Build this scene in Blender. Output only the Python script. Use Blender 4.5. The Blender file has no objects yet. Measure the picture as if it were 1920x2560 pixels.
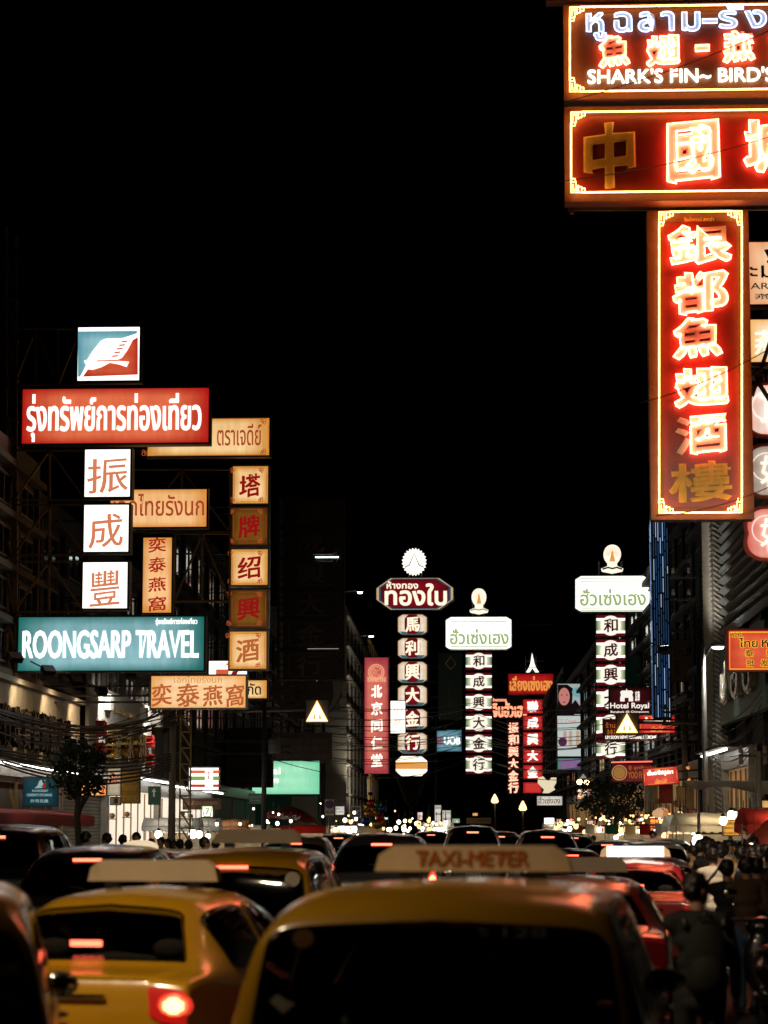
import bpy, bmesh, math, random
import numpy as np
from mathutils import Vector, Matrix
random.seed(7)
SC = bpy.context.scene
COL = SC.collection
PI = math.pi

# ---------------------------------------------------------------- camera
F = 6000.0; CX = 960.0; CY = 1280.0; HY = 2073.0; EYE = 1.9
PITCH = math.atan((HY - CY) / F)
cam_d = bpy.data.cameras.new('camera')
cam = bpy.data.objects.new('camera', cam_d); COL.objects.link(cam)
cam.location = (0, 0, EYE); cam.rotation_euler = (PI / 2 + PITCH, 0, 0)
cam_d.sensor_fit = 'HORIZONTAL'; cam_d.sensor_width = 24.0; cam_d.lens = 24.0 * F / 1920.0
cam_d.clip_start = 0.1; cam_d.clip_end = 3000
cam_d.dof.use_dof = True; cam_d.dof.focus_distance = 80.0; cam_d.dof.aperture_fstop = 2.2
SC.camera = cam
SC.render.resolution_x = 768; SC.render.resolution_y = 1024

# ---------------------------------------------------------------- night sky
w = bpy.data.worlds.new("World"); SC.world = w; w.use_nodes = True
nt = w.node_tree; bg = nt.nodes['Background']
sky = nt.nodes.new('ShaderNodeTexSky'); sky.sky_type = 'NISHITA'; sky.sun_disc = False
sky.sun_elevation = math.radians(-9); sky.sun_rotation = math.radians(120)
nt.links.new(sky.outputs[0], bg.inputs[0]); bg.inputs[1].default_value = 0.01
SC.view_settings.view_transform = 'Standard'; SC.view_settings.look = 'None'
SC.view_settings.exposure = 0.0; SC.view_settings.gamma = 1.0
SC.cycles.use_denoising = True
SC.cycles.max_bounces = 6; SC.cycles.diffuse_bounces = 2; SC.cycles.glossy_bounces = 3
SC.cycles.transparent_max_bounces = 10; SC.cycles.transmission_bounces = 3
SC.cycles.sample_clamp_indirect = 4.0
SC.cycles.caustics_reflective = False; SC.cycles.caustics_refractive = False

# ---------------------------------------------------------------- pixel of the photo -> point of the street
def P(px, py, z):
    u = (px - CX) / F; v = (CY - py) / F
    yy = math.cos(PITCH) - v * math.sin(PITCH); zz = math.sin(PITCH) + v * math.cos(PITCH)
    return Vector((u / yy * z, z, EYE + zz / yy * z))
def xl(z): return -13.0 + .0317 * z      # building line on the left
def xr(z): return 8.3 + .0317 * z        # building line on the right

# ---------------------------------------------------------------- materials
MATS = {}
def srgb(h):
    c = [int(h[i:i + 2], 16) / 255 for i in (0, 2, 4)]
    return [x / 12.92 if x <= .04045 else ((x + .055) / 1.055) ** 2.4 for x in c]
def mat(key, col, rough=.6, metal=0., noise=.25, scale=6., coat=0., spec=.5, bump=0.):
    """painted / plain surface, colour broken up a little by noise (wear, dirt)"""
    if key in MATS: return MATS[key]
    m = bpy.data.materials.new(key); m.use_nodes = True; n = m.node_tree; b = n.nodes['Principled BSDF']
    c = srgb(col) if isinstance(col, str) else col
    b.inputs['Roughness'].default_value = rough; b.inputs['Metallic'].default_value = metal
    b.inputs['Specular IOR Level'].default_value = spec
    b.inputs['Coat Weight'].default_value = coat; b.inputs['Coat Roughness'].default_value = .06
    if noise:
        tc = n.nodes.new('ShaderNodeTexCoord'); no = n.nodes.new('ShaderNodeTexNoise')
        no.inputs['Scale'].default_value = scale; no.inputs['Detail'].default_value = 5
        mx = n.nodes.new('ShaderNodeMix'); mx.data_type = 'RGBA'
        mx.inputs[6].default_value = [x * (1 - noise) for x in c] + [1]
        mx.inputs[7].default_value = [min(1, x * (1 + noise)) for x in c] + [1]
        n.links.new(tc.outputs['Object'], no.inputs['Vector'])
        n.links.new(no.outputs[0], mx.inputs[0]); n.links.new(mx.outputs[2], b.inputs['Base Color'])
        if bump:
            bp = n.nodes.new('ShaderNodeBump'); bp.inputs['Strength'].default_value = bump
            n.links.new(no.outputs[0], bp.inputs['Height']); n.links.new(bp.outputs[0], b.inputs['Normal'])
    else:
        b.inputs['Base Color'].default_value = list(c) + [1]
    MATS[key] = m; return m
def glow(key, col, k=1., sample=True):
    """something that gives off light: lamp, tube, back-lit face"""
    if key in MATS: return MATS[key]
    m = bpy.data.materials.new(key); m.use_nodes = True; n = m.node_tree
    b = n.nodes['Principled BSDF']; c = srgb(col) if isinstance(col, str) else col
    b.inputs['Base Color'].default_value = [min(1, x * .5) for x in c] + [1]; b.inputs['Roughness'].default_value = .35
    b.inputs['Emission Color'].default_value = list(c) + [1]; b.inputs['Emission Strength'].default_value = k
    if not sample: m.cycles.emission_sampling = 'NONE'
    MATS[key] = m; return m
def litface(key, c0, c1=None, k=1., bands=3., vert=False):  # tube glow and edge falloff painted into the emission, no tubes inside
    """glowing acrylic: bright tube bands and dimmer edges painted into its emission"""
    if key in MATS: return MATS[key]
    m = bpy.data.materials.new(key); m.use_nodes = True; n = m.node_tree; b = n.nodes['Principled BSDF']
    a = srgb(c0); d = srgb(c1 or c0)
    tc = n.nodes.new('ShaderNodeTexCoord'); sx = n.nodes.new('ShaderNodeSeparateXYZ')
    n.links.new(tc.outputs['Generated'], sx.inputs[0])
    def math_(op, *v):
        q = n.nodes.new('ShaderNodeMath'); q.operation = op
        for i, x in enumerate(v):
            if isinstance(x, (int, float)): q.inputs[i].default_value = x
            else: n.links.new(x, q.inputs[i])
        return q.outputs[0]
    ax = sx.outputs[0 if vert else 2]; ay = sx.outputs[2 if vert else 0]
    band = math_('MULTIPLY_ADD', math_('SINE', math_('MULTIPLY', ax, 2 * PI * bands)), .12, .6)
    ends = math_('MULTIPLY', math_('MULTIPLY', ay, math_('SUBTRACT', 1., ay)), 6.)
    ends = math_('MINIMUM', ends, 1.)
    ed2 = math_('MINIMUM', math_('MULTIPLY', math_('MULTIPLY', ax, math_('SUBTRACT', 1., ax)), 7.), 1.)
    no = n.nodes.new('ShaderNodeTexNoise'); no.inputs['Scale'].default_value = 3.
    n.links.new(tc.outputs['Object'], no.inputs['Vector'])
    mp = n.nodes.new('ShaderNodeMapping'); mp.inputs['Scale'].default_value = (9., 9., 1.2); n2 = n.nodes.new('ShaderNodeTexNoise'); n2.inputs['Scale'].default_value = 1.; n2.inputs['Detail'].default_value = 6
    n.links.new(tc.outputs['Object'], mp.inputs[0]); n.links.new(mp.outputs[0], n2.inputs['Vector'])
    dirt = math_('MULTIPLY', math_('MULTIPLY_ADD', n2.outputs[0], .5, .74), k)
    tot = math_('MULTIPLY', math_('MULTIPLY', ends, ed2), math_('ADD', band, math_('MULTIPLY', no.outputs[0], .5)))
    mx = n.nodes.new('ShaderNodeMix'); mx.data_type = 'RGBA'; mx.clamp_factor = True
    mx.inputs[6].default_value = list(d) + [1]; mx.inputs[7].default_value = list(a) + [1]
    n.links.new(tot, mx.inputs[0])
    n.links.new(mx.outputs[2], b.inputs['Emission Color']); n.links.new(dirt, b.inputs['Emission Strength'])
    n.links.new(mx.outputs[2], b.inputs['Base Color']); b.inputs['Roughness'].default_value = .3
    MATS[key] = m; return m
def glassy(key, tint=(.03, .03, .035), see=.35):
    """tinted car or shop glass: see-through, with a mirror-like surface"""
    if key in MATS: return MATS[key]
    m = bpy.data.materials.new(key); m.use_nodes = True; n = m.node_tree; n.nodes.clear()
    out = n.nodes.new('ShaderNodeOutputMaterial'); tr = n.nodes.new('ShaderNodeBsdfTransparent')
    gl = n.nodes.new('ShaderNodeBsdfGlossy'); gl.inputs['Roughness'].default_value = .03
    fr = n.nodes.new('ShaderNodeFresnel'); fr.inputs[0].default_value = 1.5
    tr.inputs[0].default_value = (see, see, see * .98, 1)
    mx = n.nodes.new('ShaderNodeMixShader'); n.links.new(fr.outputs[0], mx.inputs[0])
    n.links.new(tr.outputs[0], mx.inputs[1]); n.links.new(gl.outputs[0], mx.inputs[2]); n.links.new(mx.outputs[0], out.inputs[0])
    MATS[key] = m; return m

# ---------------------------------------------------------------- objects
def tag(o, label=None, cat=None, group=None, kind=None):
    if label: o['label'] = label
    if cat: o['category'] = cat
    if group: o['group'] = group
    if kind: o['kind'] = kind
    return o
def thing(name, label, cat, loc=(0, 0, 0), rz=0., group=None):
    o = bpy.data.objects.new(name, None); COL.objects.link(o); o.empty_display_size = .2
    o.location = loc; o.rotation_euler = (0, 0, rz)
    return tag(o, label, cat, group)
class MB:
    def __init__(s): s.v = []; s.f = []; s.mi = []; s.sm = []
    def add(s, vs, fs, mi=0, smooth=False):
        o = len(s.v); s.v.extend([tuple(p) for p in vs])
        for f in fs: s.f.append([o + i for i in f]); s.mi.append(mi); s.sm.append(smooth)
        return s
    def box(s, c, d, mi=0, rot=None, bev=0.):
        x, y, z = d[0] / 2, d[1] / 2, d[2] / 2
        vs = [Vector((a * x, b * y, e * z)) for e in (-1, 1) for b in (-1, 1) for a in (-1, 1)]
        if rot is not None: vs = [rot @ p for p in vs]
        vs = [p + Vector(c) for p in vs]
        return s.add(vs, [(0, 2, 3, 1), (4, 5, 7, 6), (0, 1, 5, 4), (2, 6, 7, 3), (0, 4, 6, 2), (1, 3, 7, 5)], mi)
    def bb(s, lo, hi, mi=0):
        return s.box([(a + b) / 2 for a, b in zip(lo, hi)], [abs(b - a) for a, b in zip(lo, hi)], mi)
    def bar(s, a, b, t, t2=None, mi=0):
        a = Vector(a); b = Vector(b); d = b - a
        q = d.to_track_quat('Z', 'Y').to_matrix()
        return s.box((a + b) / 2, (t, t2 or t, d.length), mi, rot=q)
    def tube(s, pts, r, n=6, closed=False, mi=0, cap=True):
        pts = [Vector(p) for p in pts]; m = len(pts)
        if m < 2: return s
        rs = r if isinstance(r, (list, tuple)) else [r] * m
        o = len(s.v); up = Vector((0, 0, 1)); prev = None
        for i, p in enumerate(pts):
            if closed: d = pts[(i + 1) % m] - pts[i - 1]
            else: d = pts[min(i + 1, m - 1)] - pts[max(i - 1, 0)]
            if d.length < 1e-9: d = Vector((0, 0, 1))
            d.normalize()
            if prev is None:
                e = d.cross(up if abs(d.z) < .9 else Vector((1, 0, 0)))
            else:
                e = prev - d * prev.dot(d)
                if e.length < 1e-6: e = d.cross(up if abs(d.z) < .9 else Vector((1, 0, 0)))
            e.normalize(); g = d.cross(e); prev = e
            for k in range(n):
                t = 2 * PI * k / n
                s.v.append(tuple(p + (e * math.cos(t) + g * math.sin(t)) * rs[i]))
        for i in range(m if closed else m - 1):
            a = o + i * n; b = o + ((i + 1) % m) * n
            for k in range(n):
                s.f.append([a + k, a + (k + 1) % n, b + (k + 1) % n, b + k]); s.mi.append(mi); s.sm.append(True)
        if cap and not closed:
            s.f.append([o + k for k in range(n)][::-1]); s.mi.append(mi); s.sm.append(False)
            s.f.append([o + (m - 1) * n + k for k in range(n)]); s.mi.append(mi); s.sm.append(False)
        return s
    def ell(s, c, r, n=12, mi=0, rot=None):
        vs = []; k = max(4, n // 2)
        for i in range(k + 1):
            th = PI * i / k
            for j in range(n):
                ph = 2 * PI * j / n
                p = Vector((r[0] * math.sin(th) * math.cos(ph), r[1] * math.sin(th) * math.sin(ph), r[2] * math.cos(th)))
                if rot is not None: p = rot @ p
                vs.append(p + Vector(c))
        fs = []
        for i in range(k):
            for j in range(n):
                a, b, c_, d = i * n + j, i * n + (j + 1) % n, (i + 1) * n + (j + 1) % n, (i + 1) * n + j
                if i == 0: fs.append((a, c_, d)[::-1] if False else (d, c_, a))
                elif i == k - 1: fs.append((a, b, d)[::-1])
                else: fs.append((a, b, c_, d)[::-1])
        return s.add(vs, fs, mi, True)
    def lathe(s, c, prof, n=20, mi=0):
        vs = []; c = Vector(c)
        for r, z in prof:
            for j in range(n):
                t = 2 * PI * j / n; vs.append(c + Vector((r * math.cos(t), r * math.sin(t), z)))
        fs = [(i * n + j, i * n + (j + 1) % n, (i + 1) * n + (j + 1) % n, (i + 1) * n + j) for i in range(len(prof) - 1) for j in range(n)]
        return s.add(vs, fs, mi, True)
    def prism(s, pts, y0, y1, mi=0, mi_side=None):
        """outline in the x-z plane (anticlockwise as seen from -y), y0 in front"""
        n = len(pts)
        vs = [(x, y0, z) for x, z in pts] + [(x, y1, z) for x, z in pts]
        s.add(vs, [tuple(range(n)), tuple(range(2 * n - 1, n - 1, -1))], mi)
        o = len(s.v) - 2 * n
        for i in range(n):
            j = (i + 1) % n
            s.f.append([o + j, o + i, o + n + i, o + n + j]); s.mi.append(mi if mi_side is None else mi_side); s.sm.append(False)
        return s
    def grid(s, g, mi=0, smooth=True, flip=False):
        """g: rows of points"""
        r, c = len(g), len(g[0])
        vs = [p for row in g for p in row]
        fs = []
        for i in range(r - 1):
            for j in range(c - 1):
                q = (i * c + j, i * c + j + 1, (i + 1) * c + j + 1, (i + 1) * c + j)
                fs.append(q[::-1] if flip else q)
        return s.add(vs, fs, mi, smooth)
    def build(s, name, mats, parent=None, loc=None):
        me = bpy.data.meshes.new(name); me.from_pydata(s.v, [], s.f)
        for m in (mats if isinstance(mats, (list, tuple)) else [mats]): me.materials.append(m)
        me.polygons.foreach_set('material_index', s.mi); me.polygons.foreach_set('use_smooth', s.sm)
        me.update()
        o = bpy.data.objects.new(name, me); COL.objects.link(o)
        if parent is not None: o.parent = parent
        if loc is not None: o.location = loc
        return o
KIDS = {}
def copy_tree(o, parent=None, remat=None):
    c = o.copy(); COL.objects.link(c)
    if parent is not None: c.parent = parent
    if remat and o.type == 'MESH':
        for sl in c.material_slots:
            if sl.material and sl.material.name in remat:
                mm = remat[sl.material.name]; sl.link = 'OBJECT'; sl.material = mm
    for ch in list(o.children): copy_tree(ch, c, remat)
    return c

# ---------------------------------------------------------------- lettering
GLY = {}
def glyphs(txt, bold=0., res=3, gap=1.):
    k = (txt, bold, res, gap)
    if k in GLY: return GLY[k]
    cu = bpy.data.curves.new('lettering', 'FONT'); cu.body = txt; cu.size = 1.; cu.offset = bold; cu.resolution_u = res
    cu.space_character = gap
    o = bpy.data.objects.new('lettering', cu); COL.objects.link(o)
    dg = bpy.context.evaluated_depsgraph_get(); dg.update()
    me = bpy.data.meshes.new_from_object(o.evaluated_get(dg))
    COL.objects.unlink(o); bpy.data.objects.remove(o)
    vs = np.array([v.co[:2] for v in me.vertices]) if len(me.vertices) else np.zeros((1, 2))
    fs = [list(p.vertices) for p in me.polygons]
    fx = []
    for f in fs:
        a = 0.
        for i in range(len(f)):
            p, q = vs[f[i]], vs[f[(i + 1) % len(f)]]; a += p[0] * q[1] - q[0] * p[1]
        fx.append(f if a > 0 else f[::-1])
    key = {}; W = [key.setdefault((round(p[0], 4), round(p[1], 4)), i) for i, p in enumerate(vs)]
    cnt = {}
    for f in fx:
        for i in range(len(f)):
            a, b = W[f[i]], W[f[(i + 1) % len(f)]]
            if a != b: cnt[(a, b)] = cnt.get((a, b), 0) + 1
    nxt = {}
    for (a, b), c in cnt.items():
        if cnt.get((b, a), 0) < c: nxt.setdefault(a, []).append(b)
    loops = []
    for st in list(nxt):
        while nxt.get(st):
            L = [st]; b = nxt[st].pop()
            while b != st and nxt.get(b): L.append(b); b = nxt[b].pop()
            if len(L) > 2: loops.append(L)
    bpy.data.meshes.remove(me)
    GLY[k] = (vs, fx, loops); return GLY[k]
def fit(vs, box, slope=0., lean=0.):
    v = vs.copy()
    lo = v.min(0); hi = v.max(0); c = (lo + hi) / 2; v = (v - c) / np.maximum(hi - lo, 1e-6)
    if slope: v[:, 1] += slope * v[:, 0] + slope * .5 * np.sin(v[:, 0] * 5.) * .3
    if lean: v[:, 0] += lean * v[:, 1]
    lo = v.min(0); hi = v.max(0); v = (v - lo) / np.maximum(hi - lo, 1e-6)
    x0, z0, x1, z1 = box
    v[:, 0] = x0 + v[:, 0] * (x1 - x0); v[:, 1] = z0 + v[:, 1] * (z1 - z0)
    return v
def letters(mb, txt, box, y=0., bold=0., depth=.02, mi=0, slope=0., lean=0., res=3, gap=1., brush=0.):
    """raised letters; bold (share of the box height) thickens the strokes, brush makes uprights heavier than crossbars"""
    vs, fs, loops = glyphs(txt, 0., res, gap)
    b = bold * (box[3] - box[1])
    bx = (box[0] + b, box[1] + b, box[2] - b, box[3] - b)
    v = fit(vs, bx, slope, lean); n = len(v)
    mb.add([(p[0], y - depth, p[1]) for p in v] + [(p[0], y, p[1]) for p in v], fs, mi)
    o = len(mb.v) - 2 * n
    for L in loops:
        for i in range(len(L)):
            a, c = L[i], L[(i + 1) % len(L)]
            mb.f.append([o + c, o + a, o + n + a, o + n + c]); mb.mi.append(mi); mb.sm.append(False)
        if b > 0:
            pts = []
            for i in L:
                p = Vector((v[i][0], y - depth + min(b, depth * .6), v[i][1]))
                if not pts or (p - pts[-1]).length > b * .8: pts.append(p)
            if len(pts) < 3: continue
            m = len(pts); rr = []
            for i in range(m):
                d = pts[(i + 1) % m] - pts[i - 1]
                q = abs(d.z) / (d.length + 1e-9)
                rr.append(b * ((1 - brush) + brush * (.45 + .9 * q)))
            # flat ribbon: squash the tube in y
            k = len(mb.v); mb.tube(pts, rr, 6, closed=True, mi=mi)
            for j in range(k, len(mb.v)):
                X, Y, Z = mb.v[j]; mb.v[j] = (X, pts[0].y + max(-depth, min(depth, (Y - pts[0].y) * .3)), Z)
def outline(mb, txt, box, y, r, bold=0., slope=0., lean=0., mi=0, keep=None, gap=1.):
    """neon tube bent round the edge of each stroke"""
    vs, fs, loops = glyphs(txt, 0., 3, gap); b = bold * (box[3] - box[1])
    v = fit(vs, (box[0] + b, box[1] + b, box[2] - b, box[3] - b), slope, lean)
    for L in loops:
        q = [v[i] for i in L]; m = len(q); ar = sum(q[i][0] * q[(i + 1) % m][1] - q[i][1] * q[(i + 1) % m][0] for i in range(m)) / 2
        pts = []
        for i in range(m):
            d = q[(i + 1) % m] - q[i - 1]; l = np.hypot(*d) + 1e-9
            p = Vector((q[i][0] + d[1] / l * b, y, q[i][1] - d[0] / l * b))
            if not pts or (p - pts[-1]).length > r * 1.3: pts.append(p)
        if len(pts) < 4: continue
        m = len(pts)
        if abs(ar) < 1e-9: ar = 1e-9
        a2 = sum(pts[i].x * pts[(i + 1) % m].z - pts[i].z * pts[(i + 1) % m].x for i in range(m)) / 2
        if ar > 0 and a2 <= 0: pts = [Vector((p[0], y, p[1])) for p in q]
        elif a2 * ar <= 0 or (ar < 0 and abs(a2) < (r * 4) ** 2): continue
        if keep and not keep(sum(p.x for p in pts) / m): continue
        mb.tube(pts, r, 5, closed=True, mi=mi)
# ================================================================ the street: ground, pavements, buildings
M_asph = mat('asphalt', (.05, .05, .052), .75, noise=.35, scale=3., bump=.15)
M_pave = mat('paving', (.2, .19, .17), .8, noise=.3, scale=4.)
M_kerb = mat('kerb_stone', (.32, .31, .29), .8)
M_line = mat('road_paint', (.7, .7, .66), .6)
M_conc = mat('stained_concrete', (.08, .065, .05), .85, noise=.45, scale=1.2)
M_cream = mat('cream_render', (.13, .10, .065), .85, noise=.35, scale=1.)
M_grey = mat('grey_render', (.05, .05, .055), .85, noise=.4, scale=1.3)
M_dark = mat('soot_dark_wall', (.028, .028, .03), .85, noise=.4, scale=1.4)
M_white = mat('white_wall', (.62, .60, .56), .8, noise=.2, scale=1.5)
M_frame = mat('window_frame_paint', (.16, .15, .14), .6)
M_pane = mat('dark_window_glass', (.015, .017, .02), .08, noise=0, spec=.6)
M_rust = mat('rusty_steel', (.46, .30, .12), .55, metal=.4, noise=.4, scale=8.)
M_steel = mat('galvanised_steel', (.36, .36, .35), .45, metal=.6, noise=.3)
M_black = mat('black_plastic', (.012, .012, .013), .45, noise=.2)
M_tin = mat('corrugated_tin', (.42, .38, .32), .6, metal=.1, noise=.4, scale=2.)
M_roomlit = glow('lit_room_window', 'ffd9a0', .35)

def slab(name, pts, z0, z1, m):
    mb = MB(); n = len(pts)
    mb.add([(x, y, z1) for x, y in pts], [tuple(range(n))])
    if z0 is not None:
        mb.add([(x, y, z0) for x, y in pts] + [(x, y, z1) for x, y in pts],
               [(i, (i + 1) % n, n + (i + 1) % n, n + i) for i in range(n)])
    return tag(mb.build(name, m), kind='structure')
slab('ground', [(-900, -60), (900, -60), (900, 1900), (-900, 1900)], None, 0., mat('ground_dirt', (.06, .055, .05), .9, scale=.3))
RL = lambda z: xl(z) + 3.6       # kerb lines
RR = lambda z: xr(z) - 2.6
slab('road', [(RL(-20), -20), (RR(-20), -20), (RR(700), 700), (RL(700), 700)], None, .004, M_asph)
slab('pavement', [(xl(-20) - 2, -20), (RL(-20), -20), (RL(700), 700), (xl(700) - 2, 700)], 0., .13, M_pave)
slab('pavement', [(RR(-20), -20), (xr(-20) + 2, -20), (xr(700) + 2, 700), (RR(700), 700)], 0., .13, M_pave)
mb = MB()
for k in range(60):
    y = 8 + k * 6.
    for x0 in (-2.75, .55, 3.7):
        x = x0 + .0317 * y
        mb.add([(x - .06, y, .008), (x + .06, y, .008), (x + .155, y + 3, .008), (x + .035, y + 3, .008)], [(0, 1, 2, 3)])
tag(mb.build('lane_markings', M_line), kind='structure')

def building(name, label, side, z0, z1, h, wall, floors=4, bays=3, depth=12., x0=None, lit=(), ledge=True, ac=0, base=3.6, cat='building', slope=.0317):
    """a shophouse row along the street from z0 to z1; its front follows the street line"""
    L = z1 - z0; rnd = random.Random(int(z0 * 7 + h))
    fx = (xl(z0) if side < 0 else xr(z0)) if x0 is None else x0
    t = thing(name, label, cat, (fx, z0, 0), -math.atan(slope))
    # local: y along the street, x>0 is into the street for the left side
    s = -side
    b = MB(); b.bb((0, 0, 0) , (-s * depth, L, h)); 
    b.bb((0 + s * .12, 0, h), (-s * .18, L, h + .7)); b.bb((-s * .18, 0, h), (-s * depth, .2, h + .7))
    fl = (h - base) / floors
    if ledge:
        for k in range(floors + 1):
            b.bb((s * .002, .03, base + k * fl - .12), (s * .35, L - .03, base + k * fl + .06))
    for k in range(bays + 1):
        y = min(max(k * L / bays, .18), L - .18); b.bb((s * .002, y - .15, .1), (s * .16, y + .15, h - .02))
    b.build('wall', wall, t)
    for k in range(floors):
        for j in range(bays):
            y = (j + .5) * L / bays; z = base + k * fl + fl * .5; ww = L / bays * .55; hh = fl * .52
            f = MB(); d = .07
            f.bb((s * .003, y - ww / 2 - d, z - hh / 2 - d), (s * .08, y + ww / 2 + d, z - hh / 2)); f.bb((s * .003, y - ww / 2 - d, z + hh / 2), (s * .08, y + ww / 2 + d, z + hh / 2 + d))
            for yy in (y - ww / 2 - d, y - d / 2, y + ww / 2): f.bb((s * .003, yy, z - hh / 2), (s * .08, yy + d, z + hh / 2))
            wo = f.build('window', M_frame, t)
            g = MB(); g.bb((s * .004, y - ww / 2, z - hh / 2), (s * .03, y + ww / 2, z + hh / 2))
            g.build('pane', M_roomlit if (k, j) in lit else M_pane, wo)
            if rnd.random() < .3 and ac:
                a = MB(); a.bb((s * .36, y - .4, z - hh / 2 - .75), (s * .72, y + .4, z - hh / 2 - .2))
                a.lathe((0, 0, 0), [(0, 0)], 3) if False else None
                a.build('air_conditioner', M_white, t)
    return t
# left hand row
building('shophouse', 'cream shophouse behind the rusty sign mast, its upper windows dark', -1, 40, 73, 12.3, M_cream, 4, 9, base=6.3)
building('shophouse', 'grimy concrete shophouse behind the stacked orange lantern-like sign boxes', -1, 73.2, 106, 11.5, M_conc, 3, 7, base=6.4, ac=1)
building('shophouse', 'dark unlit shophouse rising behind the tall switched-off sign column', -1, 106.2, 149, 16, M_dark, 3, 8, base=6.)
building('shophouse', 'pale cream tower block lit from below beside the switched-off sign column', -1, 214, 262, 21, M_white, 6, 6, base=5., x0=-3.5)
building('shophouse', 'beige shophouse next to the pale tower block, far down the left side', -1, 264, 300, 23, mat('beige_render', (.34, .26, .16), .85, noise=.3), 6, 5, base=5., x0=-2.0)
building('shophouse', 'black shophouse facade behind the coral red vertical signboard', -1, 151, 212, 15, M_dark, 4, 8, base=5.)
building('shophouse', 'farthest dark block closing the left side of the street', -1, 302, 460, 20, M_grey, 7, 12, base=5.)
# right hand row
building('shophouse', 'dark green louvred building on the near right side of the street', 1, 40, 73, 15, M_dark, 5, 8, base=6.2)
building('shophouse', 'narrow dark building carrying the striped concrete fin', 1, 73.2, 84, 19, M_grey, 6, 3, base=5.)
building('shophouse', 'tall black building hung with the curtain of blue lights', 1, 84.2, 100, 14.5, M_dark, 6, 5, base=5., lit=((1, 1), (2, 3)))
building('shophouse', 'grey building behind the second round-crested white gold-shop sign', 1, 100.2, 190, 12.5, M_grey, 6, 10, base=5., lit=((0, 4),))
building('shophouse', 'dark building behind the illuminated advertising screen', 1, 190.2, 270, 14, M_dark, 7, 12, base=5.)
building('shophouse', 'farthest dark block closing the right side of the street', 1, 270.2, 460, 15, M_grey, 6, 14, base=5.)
building('shophouse', 'black office block across the far end of the street', -1, 465, 500, 18, M_dark, 7, 5, depth=60, x0=34, base=5., lit=((2, 1),))
# ================================================================ signs
YAW = -.045
M_case = mat('sign_case_metal', (.05, .05, .052), .5, metal=.3)
M_ocase = mat('sign_case_orange', (.17, .055, .014), .55, noise=.4)
M_goldp = mat('gold_leaf_letter', (.75, .50, .10), .65, metal=0., noise=.3)
M_red_ink = glow('red_letter_film', 'd9895f', .95, False)
SIGNS = []
class Sign:
    """a board standing across the street; its layout is measured on the photo and built flat at its own distance"""
    def __init__(s, name, label, cat, x0, y0, x1, y1, z, depth=.35, yaw=YAW, group=None):
        s.z = z; s.cx = (x0 + x1) / 2; s.y1 = y1; s.d = depth
        s.org = P(s.cx, y1, z); s.k = z / F
        SIGNS.append(s); s.t = thing(name, label, cat, s.org, yaw, group); s.box_ = (x0, y0, x1, y1)
    def L(s, px, py):
        p = P(px, py, s.z) - s.org; return p.x, p.z
    def B(s, x0, y0, x1, y1):
        a = s.L(x0, y1); b = s.L(x1, y0); return (a[0], a[1], b[0], b[1])
    def case(s, x0, y0, x1, y1, m=None, lip=.05, name='case', back=True):
        a, b, c, d = s.B(x0, y0, x1, y1); mb = MB(); q = s.d / 2
        mb.bb((a, -q + .03, b), (c, q, d))
        for lo, hi in (((a - .004, -q - .012, b - .004), (a + lip, -q + .06, d + .004)), ((c - lip, -q - .012, b - .004), (c + .004, -q + .06, d + .004)),
                       ((a + lip, -q - .012, b - .004), (c - lip, -q + .06, b + lip)), ((a + lip, -q - .012, d - lip), (c - lip, -q + .06, d + .004))): mb.bb(lo, hi)
        return mb.build(name, m or M_case, s.t)
    def face(s, x0, y0, x1, y1, m, lip=.05, name='face', back=0.):
        a, b, c, d = s.B(x0, y0, x1, y1); mb = MB(); q = s.d / 2
        mb.bb((a + lip, -q + back, b + lip), (c - lip, -q + .026 + back, d - lip))
        return mb.build(name, m, s.t)
    def text(s, items, m, parent=None, name='lettering', depth=.015, front=0., **kw):
        """items: (words, x0, y0, x1, y1)"""
        for it in items:
            mb = MB()
            letters(mb, it[0], s.B(*it[1:5]), y=-s.d / 2 - .002 - front, depth=depth, **{**kw, **(it[5] if len(it) > 5 else {})})
            o = mb.build(name, m, parent or s.t)
        return o
    def neon(s, items, m, r=.02, gap_=.05, parent=None, name='neon_tube', **kw):
        for it in items:
            mb = MB(); outline(mb, it[0], s.B(*it[1:5]), -s.d / 2 - gap_, r, **{**kw, **(it[5] if len(it) > 5 else {})})
            mb.build(name, m, parent or s.t)
    def poly(s, pts, m, name, front=.02, thick=.02, parent=None):
        q = [s.L(*p) for p in pts]
        ar = sum(q[i][0] * q[(i + 1) % len(q)][1] - q[i][1] * q[(i + 1) % len(q)][0] for i in range(len(q)))
        if ar < 0: q = q[::-1]
        mb = MB(); mb.prism(q, -s.d / 2 - front - thick, -s.d / 2 - front)
        return mb.build(name, m, parent or s.t)
    def line(s, pts, m, r, name, front=.03, closed=True, parent=None):
        q = [s.L(*p) for p in pts]; mb = MB(); mb.tube([(x, -s.d / 2 - front, z) for x, z in q], r, 6, closed=closed)
        return mb.build(name, m, parent or s.t)
def circ(cx, cy, rx, ry=None, n=28, a0=0, a1=2 * PI):
    ry = ry or rx
    return [(cx + rx * math.cos(a0 + (a1 - a0) * i / n), cy - ry * math.sin(a0 + (a1 - a0) * i / n)) for i in range(n)]

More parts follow.
